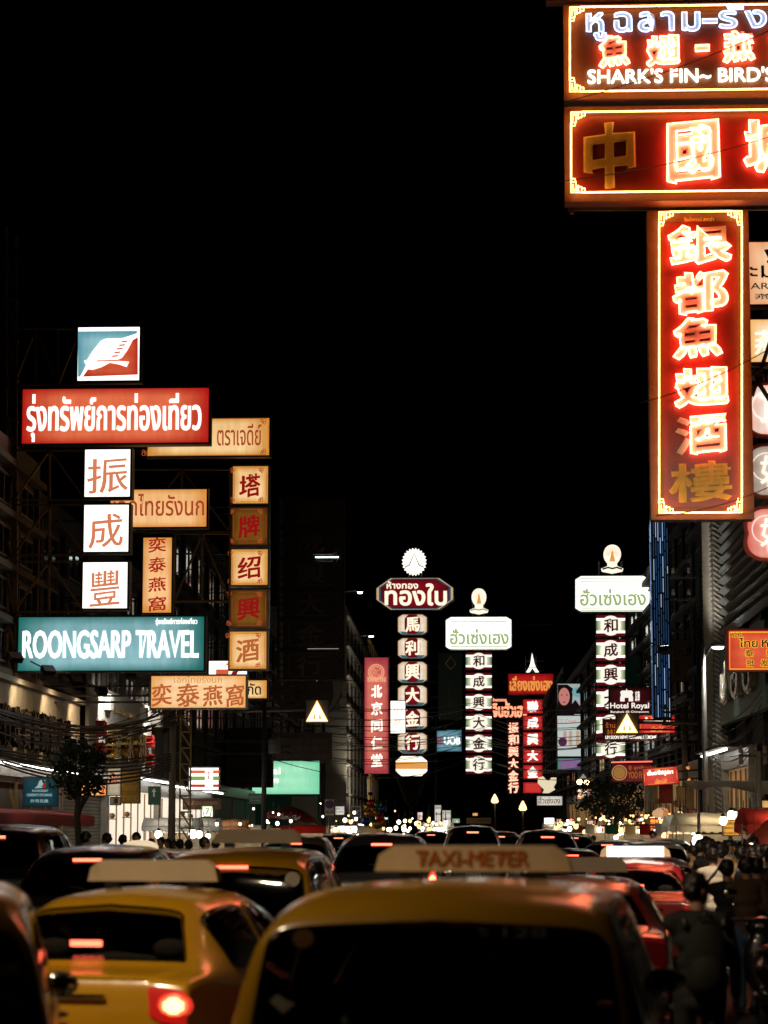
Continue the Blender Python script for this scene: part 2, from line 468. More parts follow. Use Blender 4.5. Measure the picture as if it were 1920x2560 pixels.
# ---- big neon boards, near right
M_board = mat('dark_red_neon_board', (.24, .026, .013), .42, noise=.5, scale=2.5)
M_board2 = mat('brown_neon_board', (.20, .08, .035), .42, noise=.5, scale=2.5)
N_orange = glow('orange_neon', (1., .40, .10), 14.)
N_red = glow('red_neon', (1., .15, .08), 19.)
N_blue = glow('cool_white_neon', (.50, .66, 1.), 3.4)
N_green = glow('pale_green_neon', (.92, 1., .82), 2.4)
M_letter = mat('cream_letter_metal', (.8, .74, .6), .5, noise=.1)
M_letterw = mat('white_letter_metal', (.7, .72, .75), .5, noise=.1)
def fret_border(s, x0, y0, x1, y1, right=True, k=26):
    mb = MB(); r = .014; y = -s.d / 2 - .15
    def ln(*pts): mb.tube([(s.L(*p)[0], y, s.L(*p)[1]) for p in pts], r, 6)
    ln((x0 + k, y0), (x1 - (k if right else 0), y0)); ln((x0 + k, y1), (x1 - (k if right else 0), y1)); ln((x0, y0 + k), (x0, y1 - k))
    if right: ln((x1, y0 + k), (x1, y1 - k))
    a = s.build_tube = mb.build('border_tube', N_orange, s.t)
    mb = MB(); r2 = .009
    for (cx, sx) in ((x0, 1),) + (((x1, -1),) if right else ()):
        for (cy, sy) in ((y0, 1), (y1, -1)):
            def q(*pts): mb.tube([(s.L(cx + sx * p[0], cy + sy * p[1])[0], y, s.L(cx + sx * p[0], cy + sy * p[1])[1]) for p in pts], r2, 5)
            q((0, k), (12, k), (12, 14), (k, 14), (k, 0)); q((0, 26), (0, 0), (26, 0)); q((5, 20), (5, 5), (20, 5)); q((9, 9), (18, 9), (18, 18)); q((2, 34), (10, 34), (10, 26)); q((34, 2), (34, 10), (26, 10))
    mb.build('corner_fret_tube', N_orange, s.t)
ZN = 42.
s = Sign('neon_sign', "huge brown SHARK'S FIN neon sign, topmost of the three at the right", 'neon sign', 1411, 17, 2130, 253, ZN, .4)
s.case(1411, 17, 2130, 253, M_ocase, .16); s.face(1411, 17, 2130, 253, M_board2, .16)
fret_border(s, 1424, 29, 2116, 239)
thai = [('หูฉลาม', 1466, 40, 1746, 110), ('-', 1752, 60, 1790, 70), ('รังนก', 1794, 24, 2050, 84)]; zh = [('魚', 1497, 98, 1572, 178), ('翅', 1615, 97, 1697, 176), ('-', 1735, 124, 1770, 140), ('燕', 1804, 88, 1881, 170), ('窩', 1925, 84, 2005, 166)]
en = ("SHARK'S FIN~ BIRD'S NEST", 1468, 180, 2062, 217)
s.text(thai, M_letterw, name='thai_lettering', depth=.05, bold=.02, gap=1.18)
s.neon(thai, N_blue, .011, .08, name='thai_neon_tube', bold=.025, gap=1.18)
s.text(zh, M_letter, name='chinese_lettering', depth=.05, bold=.035, slope=.08)
s.neon(zh, N_red, .016, .08, name='chinese_neon_tube', bold=.045, slope=.08)
s.text([en], N_green, name='english_neon_lettering', depth=.05, front=.03, bold=.03)
s = Sign('neon_sign', 'huge dark red neon sign with a dead gold character beside two glowing red ones', 'neon sign', 1413, 272, 2130, 508, ZN, .4)
s.case(1413, 272, 2130, 508, M_ocase, .16); s.face(1413, 272, 2130, 508, M_board, .16)
fret_border(s, 1427, 290, 2116, 490)
s.text([('中', 1458, 305, 1588, 484)], M_goldp, name='dead_lettering', depth=.03, bold=.045, slope=.06)
z2 = [('國', 1667, 308, 1793, 470), ('城', 1856, 300, 1985, 446)]
s.text(z2, M_letter, name='chinese_lettering', depth=.06, bold=.035, slope=.06)
s.neon(z2, N_red, .02, .1, name='chinese_neon_tube', bold=.045, slope=.06)
s = Sign('neon_sign', 'tall vertical dark red neon sign of six glowing characters in an orange tube border', 'neon sign', 1627, 533, 1866, 1302, ZN + .5, .4)
s.case(1627, 533, 1866, 1302, M_ocase, .22); s.face(1627, 533, 1866, 1302, M_board, .22)
fret_border(s, 1645, 541, 1849, 1288)
col = [('銀', 1668, 570, 1824, 670), ('都', 1679, 686, 1815, 797), ('魚', 1681, 803, 1800, 906), ('翅', 1684, 924, 1818, 1026)]
s.text(col + [('酒', 1686, 1042, 1814, 1144)], M_letter, name='chinese_lettering', depth=.06, bold=.04, slope=.09, brush=.4)
s.neon(col, N_red, .018, .1, name='chinese_neon_tube', bold=.045, slope=.09)
xk = s.L(1722, 1100)[0]
s.neon([('酒', 1686, 1042, 1814, 1144)], N_red, .018, .1, name='half_lit_neon_tube', bold=.045, slope=.09, keep=lambda x: x > xk)
s.text([('樓', 1670, 1154, 1830, 1264)], M_goldp, name='dead_lettering', depth=.03, bold=.04, slope=.09, brush=.4)
s.text([('ไชน่าทาวน์ สกาล่า', 1708, 550, 1782, 561)], M_goldp, name='small_thai_lettering', bold=.04)
# steelwork that carries the three neon boards
def gantry(name, label, segs, m=M_rust, t=.07, loc=None, cat='sign frame'):
    o = thing(name, label, cat, loc or segs[0][0][0])
    org = Vector(loc or segs[0][0][0])
    for nm, ps in zip([x[1] for x in segs], [x[0] for x in segs]):
        mb = MB()
        for i in range(0, len(ps) - 1, 2): mb.bar(Vector(ps[i]) - org, Vector(ps[i + 1]) - org, t)
        mb.build(nm, m, o)
    return o
def PP(*a): return P(*a)
zz = ZN + .6
gantry('sign_gantry', 'rusty steel gantry behind the three big neon boards at the right', [
    ([PP(2180, -40, zz), PP(2180, 2250, zz), PP(1410, -8, zz), PP(2180, -14, zz), PP(1420, 262, zz), PP(2180, 262, zz), PP(1420, 522, zz), PP(2180, 520, zz), PP(1740, 262, zz), PP(1740, 290, zz)], 'beam'),
    ([PP(1765, 500, zz), PP(1765, 540, zz), PP(1430, 500, zz), PP(1430, 535, zz), PP(1740, 10, zz), PP(1740, 30, zz), PP(1445, 250, zz), PP(1445, 275, zz), PP(1400, 0, zz), PP(1400, -30, zz)], 'hanger'),
    ([PP(1880, 990, zz + 1), PP(1990, 660, zz + 1), PP(1876, 925, zz + 1), PP(2000, 1120, zz + 1), PP(1870, 910, zz + 1), PP(2180, 950, zz + 1)], 'brace')])
s = Sign('hanging_banner', 'brown edge of a board above the topmost neon sign', 'sign board', 1366, -40, 2130, 4, ZN, .3)
s.case(1366, -40, 2130, 4, M_ocase)

# ---- light boxes behind the vertical neon sign
zb = 50.
pe = litface('peach_backlit_face', 'ffd2a4', 'f0a878', .95)
s = Sign('light_box_sign', 'peach light box with a dark leaf and Thai letters behind the vertical neon sign', 'light box', 1868, 604, 2090, 770, zb, .35)
s.case(1868, 604, 2090, 770, mat('red_case', (.45, .05, .03), .5)); s.face(1868, 604, 2090, 770, pe)
ink = mat('brown_ink', (.10, .05, .03), .6)
s.text([('ะมัง', 1873, 655, 1975, 699), ('GARDEN', 1850, 711, 1990, 727), ('燕窩', 1885, 738, 1985, 752)], ink, bold=.01)
s.poly([(1908, 630), (1925, 626), (1946, 640), (1960, 664), (1938, 660), (1918, 650)], ink, 'leaf_emblem')
s = Sign('light_box_sign', 'cream and orange light box just below the peach one at the right edge', 'light box', 1868, 797, 2090, 914, zb, .35)
s.case(1868, 797, 2090, 914, mat('red_case', (.45, .05, .03), .5)); s.face(1868, 797, 2090, 914, litface('cream_orange_face', 'ffe6c0', 'f7b96a', 1.))
s.text([('燕窩', 1885, 828, 2020, 890)], glow('white_film', 'fff6ea', 1.1, False), bold=.02)
s.text([('น้ำหวาน', 1876, 930, 1990, 956)], M_letterw, name='thai_lettering', bold=.03)
def blossom(cx, cy, rx, ry, n=5):
    pts = []
    for i in range(90):
        t = 2 * PI * i / 90 + PI / 2
        r = 1 + .16 * abs(math.cos(n * t / 2)) - .10
        pts.append((cx + rx * r * math.cos(t), cy - ry * r * math.sin(t)))
    return pts
for nm, cy, c0, c1, ch in (('rosy white', 1028, 'ffe9dc', 'f3a587', '頂'), ('grey', 1180, 'c4b4a4', '7c6656', '好'), ('pink', 1336, 'f3a898', 'c8544a', '好')):
    s = Sign('light_box_sign', nm + ' blossom-shaped light box in a red rim at the right edge', 'light box', 1858, cy - 72, 2010, cy + 72, zb, .3, group='blossom light boxes')
    s.poly(blossom(1938, cy, 84, 80), mat('coral_rim', (.62, .10, .05), .5), 'rim', front=-.1, thick=.12)
    s.poly(blossom(1938, cy, 74, 70), litface('blossom_' + nm, c0, c1, .9), 'face', front=.03)
    s.line(circ(1912, cy - 10, 34), glow('white_film', 'fff6ea', 1.1, False), .008, 'ring', front=.06)
    s.line(circ(1945, cy + 34, 30), glow('white_film', 'fff6ea', 1.1, False), .008, 'ring', front=.065)
    s.text([(ch, 1898, cy - 38, 1975, cy + 34)], glow('white_film', 'fff6ea', 1.1, False), front=.07, bold=.015)

# ---- left group
zl = 68.
s = Sign('logo_sign', 'square light box with a white winged emblem, topmost in the left group', 'light box', 192, 818, 357, 959, zl, .45)
s.case(192, 818, 357, 959); s.face(192, 818, 357, 959, glow('white_lit_face', 'fffaf2', 1.7), .05)
s.poly([(198, 832), (346, 832), (346, 838), (262, 866), (224, 906), (203, 945), (198, 945)], litface('teal_lit_face', '93c4cb', '5b9aa8', .95), 'teal_field', front=.003, thick=.012)
s.poly([(348, 848), (348, 941), (210, 945), (226, 922), (262, 890), (320, 862)], litface('orange_lit_face', 'd9603d', 'b8301f', .95), 'orange_field', front=.004, thick=.012)
wf = glow('white_lit_film', 'fffaf2', 1.6, False)
s.poly([(213, 906), (222, 903), (236, 880), (256, 856), (268, 851), (338, 850), (322, 880), (308, 899), (292, 906), (326, 909), (320, 922), (300, 915), (278, 911), (256, 922), (236, 928), (224, 927)], wf, 'emblem', front=.02, thick=.01)
so = glow('orange_film', 'd9603d', .95, False)
for i in range(5): s.poly([(309 - i * 6, 857 + i * 9), (324 - i * 6, 856 + i * 9), (321 - i * 6, 860 + i * 9), (306 - i * 6, 861 + i * 9)], so, 'emblem_stripe', front=.032, thick=.006)
s.poly([(245, 905), (300, 904), (300, 907), (245, 908)], so, 'emblem_stripe', front=.032, thick=.006)
redf = litface('red_lit_face', 'e8714a', 'b3100e', .95, 1.5)
s = Sign('light_box_sign', 'long red light box with white Thai lettering over the white boxes', 'light box', 52, 971, 530, 1115, zl, .45)
s.case(52, 971, 530, 1115); s.face(52, 971, 530, 1115, redf, .02)
s.text([('รุ่งทรัพย์การท่องเที่ยว', 67, 986, 508, 1108)], glow('white_lit_face2', 'fff8f0', 1.5), bold=.016)
whf = litface('white_box_face', 'fffdf9', 'f4efe6', 1.7)
inkr = glow('coral_film', 'e58a62', .85, False)
for nm, ch, x0, y0, x1, y1, bx in (('topmost', '振', 210, 1123, 334, 1249, (220, 1148, 325, 1238)), ('middle', '成', 208, 1261, 330, 1386, (224, 1286, 312, 1375)), ('lowest', '豐', 205, 1404, 327, 1527, (226, 1427, 305, 1520))):
    s = Sign('light_box_sign', nm + ' of the three square white boxes with a coral Chinese character', 'light box', x0, y0, x1, y1, zl, .5, group='white character light boxes')
    s.case(x0, y0, x1, y1); s.face(x0, y0, x1, y1, whf, .02)
    s.text([(ch,) + bx], inkr, slope=.07, brush=.8, bold=.012)
tealf = litface('teal_board_face', '9ccfd8', '0f7068', .8, 1.)
s = Sign('light_box_sign', 'long teal light box reading ROONGSARP TRAVEL above the street', 'light box', 42, 1540, 518, 1682, zl, .45)
s.case(42, 1540, 518, 1682); s.face(42, 1540, 518, 1682, tealf, .02)
s.text([('ROONGSARP TRAVEL', 57, 1576, 502, 1648), ('รุ่งทรัพย์การท่องเที่ยว', 392, 1547, 497, 1567, dict(bold=.02))], glow('white_lit_face2', 'fff8f0', 1.5), bold=.03)
crf = litface('cream_lit_face', 'ffd79a', 'd08a2c', .95, 1.)
orf = litface('orange_box_face', 'ffc98c', 'd98a34', .95, 1.)
brink = glow('rust_film', 'b4532c', .75, False)
s = Sign('light_box_sign', 'cream light box with ornate corners, half hidden by the long red one', 'light box', 366, 1045, 679, 1145, 76, .35)
s.case(366, 1045, 679, 1145, M_ocase); s.face(366, 1045, 679, 1145, crf, .03)
s.text([('ตราเจดีย์', 544, 1062, 656, 1117), ('สุรา', 440, 1062, 520, 1117)], brink, bold=.01)
def scrolls(s, x0, y0, x1, y1, m, k=1., inset=5):
    mb = MB(); y = -s.d / 2 - .012
    for cx, sx in ((x0 + inset, 1), (x1 - inset, -1)):
        for cy, sy in ((y0 + inset, 1), (y1 - inset, -1)):
            for (ox, oy, r) in ((4, 4, 4), (11, 4, 3), (4, 11, 3), (9, 9, 2.2)):
                mb.tube([(s.L(cx + sx * ox * k + r * k * math.cos(a), 0)[0], y, s.L(0, cy + sy * oy * k + r * k * math.sin(a))[1]) for a in [2 * PI * i / 10 for i in range(10)]], .012, 4, closed=True)
    pts = [(x0 + inset + 16 * k, y0 + inset), (x1 - inset - 16 * k, y0 + inset), (x1 - inset, y0 + inset + 16 * k), (x1 - inset, y1 - inset - 16 * k), (x1 - inset - 16 * k, y1 - inset), (x0 + inset + 16 * k, y1 - inset), (x0 + inset, y1 - inset - 16 * k), (x0 + inset, y0 + inset + 16 * k)]
    for i in range(0, 8, 2):
        a = s.L(*pts[i]); b = s.L(*pts[i + 1]); mb.bar((a[0], y, a[1]), (b[0], y, b[1]), .012)
    return mb.build('scroll_border', m, s.t)
scrolls(s, 366, 1045, 679, 1145, brink)
s = Sign('light_box_sign', 'orange light box with Thai letters poking out behind the white character boxes', 'light box', 273, 1222, 523, 1323, 74, .35)
s.case(273, 1222, 523, 1323); s.face(273, 1222, 523, 1323, orf, .02)
s.text([('เอกไทยรังนก', 285, 1236, 513, 1292)], brink, bold=.012)
s = Sign('light_box_sign', 'narrow upright orange light box of four small red characters', 'light box', 354, 1342, 436, 1537, 74, .35)
s.case(354, 1342, 436, 1537); s.face(354, 1342, 436, 1537, orf, .02)
s.text([(c, 372, 1345 + i * 49, 418, 1384 + i * 49) for i, c in enumerate('奕泰燕窩')], glow('red_film', 'b83020', .7, False), slope=.09, brush=.6, bold=.025)
s = Sign('light_box_sign', 'wide orange light box with four large red characters below the teal one', 'light box', 375, 1687, 620, 1774, 74, .35)
s.case(375, 1687, 620, 1774, mat('alu_case', (.5, .48, .45), .4, metal=.6)); s.face(375, 1687, 620, 1774, litface('amber_box_face', 'ffd7a4', 'f0a75a', .95), .02)
s.text([('奕', 379, 1709, 433, 1768), ('泰', 441, 1709, 502, 1769), ('燕', 508, 1712, 560, 1768), ('窩', 566, 1711, 613, 1770)], glow('coral_film2', 'c9703c', .75, False), slope=.09, brush=.6, bold=.025)
s.text([('เอกไทยรังนก', 437, 1691, 557, 1708)], glow('tan_film', 'c89a5a', .75, False), name='thai_lettering')
s = Sign('sign_column', 'upright column of five ornate gold light boxes with red characters, two of them dark', 'light box', 572, 1165, 676, 1677, 78, .5)
dimf = litface('dim_box_face', '8a5a1c', '5a2f0c', .7, 1.)
for i, (ch, x0, y0, x1, y1) in enumerate((('塔', 580, 1165, 676, 1265), ('牌', 578, 1268, 675, 1368), ('绍', 576, 1372, 675, 1468), ('興', 574, 1474, 674, 1573), ('酒', 572, 1577, 672, 1677))):
    c = s.case(x0, y0, x1, y1, mat('alu_case', (.5, .48, .45), .4, metal=.6), .05, name='box')
    f = s.face(x0, y0, x1, y1, dimf if i in (1, 3) else crf, .05, name='face'); f.parent = c
    tx = s.text([(ch, x0 + 19, y0 + 20, x1 - 21, y1 - 18)], glow('crimson_film', 'b01818', .6, False) if i != 4 else glow('coral_film2', 'c9703c', .75, False), slope=.1, brush=.5, bold=.03, parent=c)
    b = scrolls(s, x0, y0, x1, y1, brink, .8, 8); b.parent = c
s = Sign('light_box_sign', 'small amber light box with three Thai letters behind the wide orange one', 'light box', 545, 1698, 672, 1750, 78, .3)
s.case(545, 1698, 672, 1750, M_ocase); s.face(545, 1698, 672, 1750, crf, .04)
s.text([('จำกัด', 590, 1708, 654, 1738)], mat('brown_ink', (.1, .05, .03), .6), bold=.02)
s = Sign('light_box_sign', 'white light box with orange and red bars between the teal and orange ones', 'light box', 520, 1650, 622, 1690, 90, .3)
s.case(520, 1650, 622, 1690); s.face(520, 1650, 622, 1690, glow('white_lit_face', 'fffaf2', 1.7), .02)
s.poly([(541, 1674), (574, 1674), (572, 1688), (541, 1688)], so, 'bar', front=.003); s.poly([(586, 1674), (600, 1674), (592, 1688), (578, 1688)], glow('crimson_film', 'b01818', .6, False), 'bar', front=.003)

# steel mast and trusses behind the left group
def truss(name, label, x0, x1, y0, y1, z, n, m=M_rust):
    a = []; d = []
    for y in (y0, y1): a += [P(x0, y, z), P(x1, y, z)]
    for i in range(n + 1):
        x = x0 + (x1 - x0) * i / n; a += [P(x, y0, z), P(x, y1, z)]
    for i in range(n):
        xa = x0 + (x1 - x0) * i / n; xb = x0 + (x1 - x0) * (i + 1) / n
        d += [P(xa, y0 if i % 2 else y1, z), P(xb, y1 if i % 2 else y0, z)]
    return gantry(name, label, [(a, 'chord'), (d, 'brace')], m, .06)
zt = zl + .45
truss('sign_truss', 'brown steel truss holding the winged emblem box', 34, 200, 822, 962, zt, 3)
truss('sign_truss', 'brown steel truss beside the topmost white character box', 34, 214, 1126, 1250, zt, 2)
truss('sign_truss', 'brown steel truss beside the middle white character box', 34, 212, 1262, 1388, zt, 2)
truss('sign_truss', 'brown steel truss beside the lowest white character box', 34, 210, 1404, 1530, zt, 2)
truss('sign_truss', 'thin steel truss between the orange boxes and the gold column', 334, 574, 1174, 1330, 75.5, 2)
truss('sign_truss', 'thin steel truss under the narrow upright orange box', 436, 574, 1334, 1504, 75.5, 2)
mast = []
for x in (16, 40): mast += [P(x, 565 + (x - 16), zt), P(x, 2150, zt)]
rung = []
for i in range(15): rung += [P(10, 640 + i * 100, zt + .05), P(46, 655 + i * 100, zt + .05)]
for i in range(14): rung += [P(16, 640 + i * 100, zt), P(40, 740 + i * 100, zt)]
gantry('sign_mast', 'tall rusty lattice mast at the left edge carrying the sign trusses', [(mast, 'post'), (rung, 'lattice')], M_rust, .08)
mast = []; rung = []
for x in (452, 478): mast += [P(x, 1774, 75.5), P(x - 4, 2170, 75.5)]
for i in range(9): rung += [P(452, 1790 + i * 40, 75.5), P(478, 1830 + i * 40, 75.5), P(478, 1790 + i * 40, 75.5), P(452, 1790 + i * 40, 75.5)]
gantry('sign_mast', 'slim yellowish lattice post under the wide orange light box', [(mast, 'post'), (rung, 'lattice')], mat('yellow_steel', (.45, .32, .12), .55), .05)

# ---- switched-off column and board
zo = 120.
M_off = mat('unlit_brown_face', (.045, .03, .022), .6, noise=.3)
M_off2 = mat('unlit_gold_line', (.12, .09, .055), .6)
M_off3 = mat('unlit_white_rim', (.22, .2, .18), .7)
s = Sign('sign_column', 'tall switched-off brown sign column with faint gold characters', 'sign board', 690, 1245, 862, 1800, zo, .8)
for i, ch in enumerate('蘇成興大金行'):
    y0 = 1246 + i * 76; y1 = y0 + 74; c = s.case(694, y0, 862, y1, M_off, .06, name='box')
    s.text([(ch, 742, y0 + 10, 812, y1 - 8)], M_off2, parent=c, bold=.03, slope=.08)
    pts = [(730, y0 + 8), (832, y0 + 8), (838, y0 + 14), (838, y1 - 14), (832, y1 - 8), (730, y1 - 8), (724, y1 - 14), (724, y0 + 14)]
    s.line(pts, M_off2, .03, 'border', front=.01, parent=c)
    for j in range(4): s.poly(circ(705, y0 + 12 + j * 17, 5, 8, 10), M_off3, 'scale_ornament', front=.012, parent=c)
    for j in range(4): s.line(circ(850, y0 + 10 + j * 18, 7, 8, 12), M_off2, .025, 'scale_ornament', front=.012, parent=c)
s.poly([(690, 1704), (858, 1704), (856, 1740), (836, 1775), (800, 1796), (730, 1796), (705, 1770), (676, 1735)], M_off, 'carved_base', front=-.3, thick=.3)
for cx, cy, r in ((730, 1722, 9), (762, 1718, 8), (800, 1720, 9), (826, 1734, 8), (748, 1745, 12), (790, 1752, 10)):
    s.line(circ(cx, cy, r, r * .8, 16, 0, 1.6 * PI), M_off2, .03, 'carved_scroll', front=.03, closed=False)
s.poly([(832, 1704), (858, 1704), (858, 1728), (840, 1764), (822, 1782), (836, 1740)], M_off3, 'carved_edge', front=.02)
tb = glow('fluorescent_tube', (.75, 1., .95), 6.)
s.line([(790, 1395.5), (848, 1395.5)], tb, .03, 'tube_gap', front=.03, closed=False)
s.line([(770, 1623.5), (848, 1623.5)], glow('dim_tube', 'b0b0a8', .6), .02, 'tube_gap', front=.03, closed=False)
s = Sign('sign_board', 'dark unlit board with Thai, Chinese and SENG HENG GOLDSMITH in faint letters', 'sign board', 683, 1832, 830, 1900, zo - 1, .4)
s.case(683, 1832, 830, 1900, M_off); s.face(683, 1832, 830, 1900, mat('unlit_maroon_face', (.03, .012, .01), .5), .06)
s.text([('ห้างขายทอง โซวเซ่งเฮง', 692, 1838, 822, 1860), ('蘇成興大金行', 696, 1863, 820, 1881), ('SO SENG HENG GOLDSMITH', 692, 1884, 822, 1896, dict(bold=.03))], M_off2)
s.case(683, 1832, 684, 1900, M_off2, .01, name='trim')

# ---- warning triangles on arms over the road
def tri_sign(label, x0, y0, x1, y1, z, armx, army, polex, side):
    s = Sign('warning_sign', label, 'warning sign', x0, y0, x1, y1, z, .12)
    s.case(x0, y0, x1, y1, mat('sign_steel_blue', (.08, .09, .12), .5), .03)
    s.face(x0, y0, x1, y1, mat('sign_grey', (.16, .17, .2), .5), .03)
    cx = (x0 + x1) / 2; h = y1 - y0
    s.poly([(cx, y0 + 3), (x1 - 3, y1 - 5), (x0 + 3, y1 - 5)], glow('amber_led', (1., .78, .42), 2.8), 'triangle', front=.004)
    s.line([(cx, y0 + 3), (x1 - 3, y1 - 5), (x0 + 3, y1 - 5)], glow('amber_led_rim', (1., .45, .1), 3.), .035, 'rim', front=.03)
    for dx in (-7, 7):
        s.poly([(cx + dx - 3, y1 - 10), (cx + dx - 1, y1 - 24), (cx + dx + 1, y1 - 24), (cx + dx + 4, y1 - 10)], glow('amber_dim', (1., .5, .12), .9, False), 'walking_figure', front=.03)
    s.line([(x0 if side < 0 else x1, army), (polex, army + 4)], M_steel, .06, 'arm', front=-.1, closed=False)
    return s
tri_sign('amber lit triangle warning sign on an arm before the unlit column', 764, 1750, 822, 1808, 112, 0, 1775, 560, -1)
tri_sign('amber lit triangle warning sign on an arm at the right, before the hotel sign', 1539, 1783, 1595, 1836, 82, 0, 1806, 1840, 1)

# ---- centre columns
z1 = 190.
s = Sign('vertical_signboard', 'tall coral red signboard with a round crest and five white characters', 'light box', 910, 1643, 973, 1936, z1 - 10, .6)
s.case(910, 1643, 973, 1936, M_off); s.face(910, 1643, 973, 1936, litface('coral_board_face', 'dc7462', 'a03440', .95, 1., True), .05)
wl = glow('white_lit_letter', 'fff4e2', 1.5)
pk = glow('peach_film', 'f2b48a', .85, False)
s.text([(c, 928, 1712 + i * 43, 957, 1746 + i * 43) for i, c in enumerate('北京同仁堂')], wl, slope=.06, bold=.035)
s.line(circ(941, 1681, 19), pk, .05, 'crest_ring'); s.line(circ(941, 1681, 14), pk, .04, 'crest_ring')
s.text([('TONG REN TANG', 918, 1693, 966, 1706, dict(bold=.04)), ('同仁', 932, 1672, 950, 1690)], pk, name='crest_lettering')
def octo(x0, y0, x1, y1, c, cy=None):
    cy = cy or c
    return [(x0 + c, y0), (x1 - c, y0), (x1, y0 + cy), (x1, y1 - cy), (x1 - c, y1), (x0 + c, y1), (x0, y1 - cy), (x0, y0 + cy)]
s = Sign('gold_shop_sign', 'maroon octagonal gold-shop sign with a sunburst crest above white and red character boxes', 'light box', 939, 1370, 1136, 1940, z1, .9)
h = s.poly(octo(939, 1445, 1136, 1527, 36, 26), mat('blue_green_case', (.05, .12, .14), .5), 'header', front=-.4, thick=.4)
s.poly(octo(942, 1447, 1133, 1525, 35, 25), glow('cream_rim_film', 'd9b585', .8, False), 'rim', front=.01, parent=h)
s.poly(octo(948, 1448, 1127, 1524, 33, 22), glow('blue_rim_film', '1d5f7a', .6, False), 'rim', front=.035, parent=h)
s.poly(octo(953, 1450, 1122, 1522, 31, 20), litface('maroon_lit_face', '8c1420', '5a0a1a', .75), 'header_face', front=.06, parent=h)
s.text([('ห้างทอง', 967, 1454, 1046, 1474), ('ทองใบ', 962, 1460, 1118, 1516)], glow('pale_gold_letter', 'fff0d2', 1.2), front=.09, bold=.035, parent=h)
pts = []
for i in range(48):
    a = PI * 2 * i / 48; r = 1. if i % 2 else .86; pts.append((1036 + 31 * r * math.cos(a), 1406 - 35 * r * math.sin(a)))
e = s.poly(pts, glow('crest_white', 'fff8e4', 1.6), 'crest', front=-.2, thick=.2)
s.line([(1012, 1420), (1024, 1414), (1036, 1385), (1048, 1414), (1060, 1420)], mat('crest_line', (.16, .12, .08), .6), .05, 'crest_line', front=.01, closed=False, parent=e)
boxf = litface('cream_box_face', 'fff0dc', 'd8b890', .95)
for i, (ch, y0, y1) in enumerate((('馬', 1536, 1589), ('利', 1595, 1648), ('興', 1654, 1709), ('大', 1713, 1766), ('金', 1772, 1825), ('行', 1831, 1884))):
    b = s.poly(octo(993, y0, 1070, y1, 12, 8), mat('cream_case', (.5, .42, .3), .5), 'box', front=-.4, thick=.4)
    s.poly(octo(996, y0 + 2, 1067, y1 - 2, 11, 7), boxf, 'face', front=.01, parent=b)
    s.poly([(1000, y1 - 9), (1063, y1 - 9), (1056, y1 - 2), (1007, y1 - 2)], glow('teal_film', '3f7f93', .6, False), 'foot_band', front=.035, parent=b)
    s.poly(octo(1012, y0 + 2, 1051, y1 - 3, 9, 10), litface('maroon_lit_face', '8c1420', '5a0a1a', .75), 'medallion', front=.06, parent=b)
    s.text([(ch, 1013, y0 + 6, 1050, y1 - 7)], glow('pale_gold_letter', 'fff0d2', 1.2), front=.09, bold=.035, parent=b, slope=.06)
b = s.poly(octo(990, 1891, 1068, 1940, 14, 12), glow('crest_white', 'fff8e4', 1.6), 'base_box', front=-.4, thick=.4)
s.poly([(990, 1905), (1068, 1905), (1068, 1923), (990, 1923)], glow('amber_film', 'e8a050', .95, False), 'amber_band', front=.01, parent=b)
s = Sign('light_box_sign', 'small white light box hanging in front of the octagonal sign column', 'light box', 975, 1751, 1015, 1835, z1 - 25, .3)
s.case(975, 1751, 1015, 1835); s.face(975, 1751, 1015, 1835, glow('crest_white', 'fff8e4', 1.6), .04)
s.text([('ยา', 985, 1766, 1006, 1778), ('药', 984, 1798, 1006, 1822)], glow('faint_film', 'ecc8b0', 1., False))

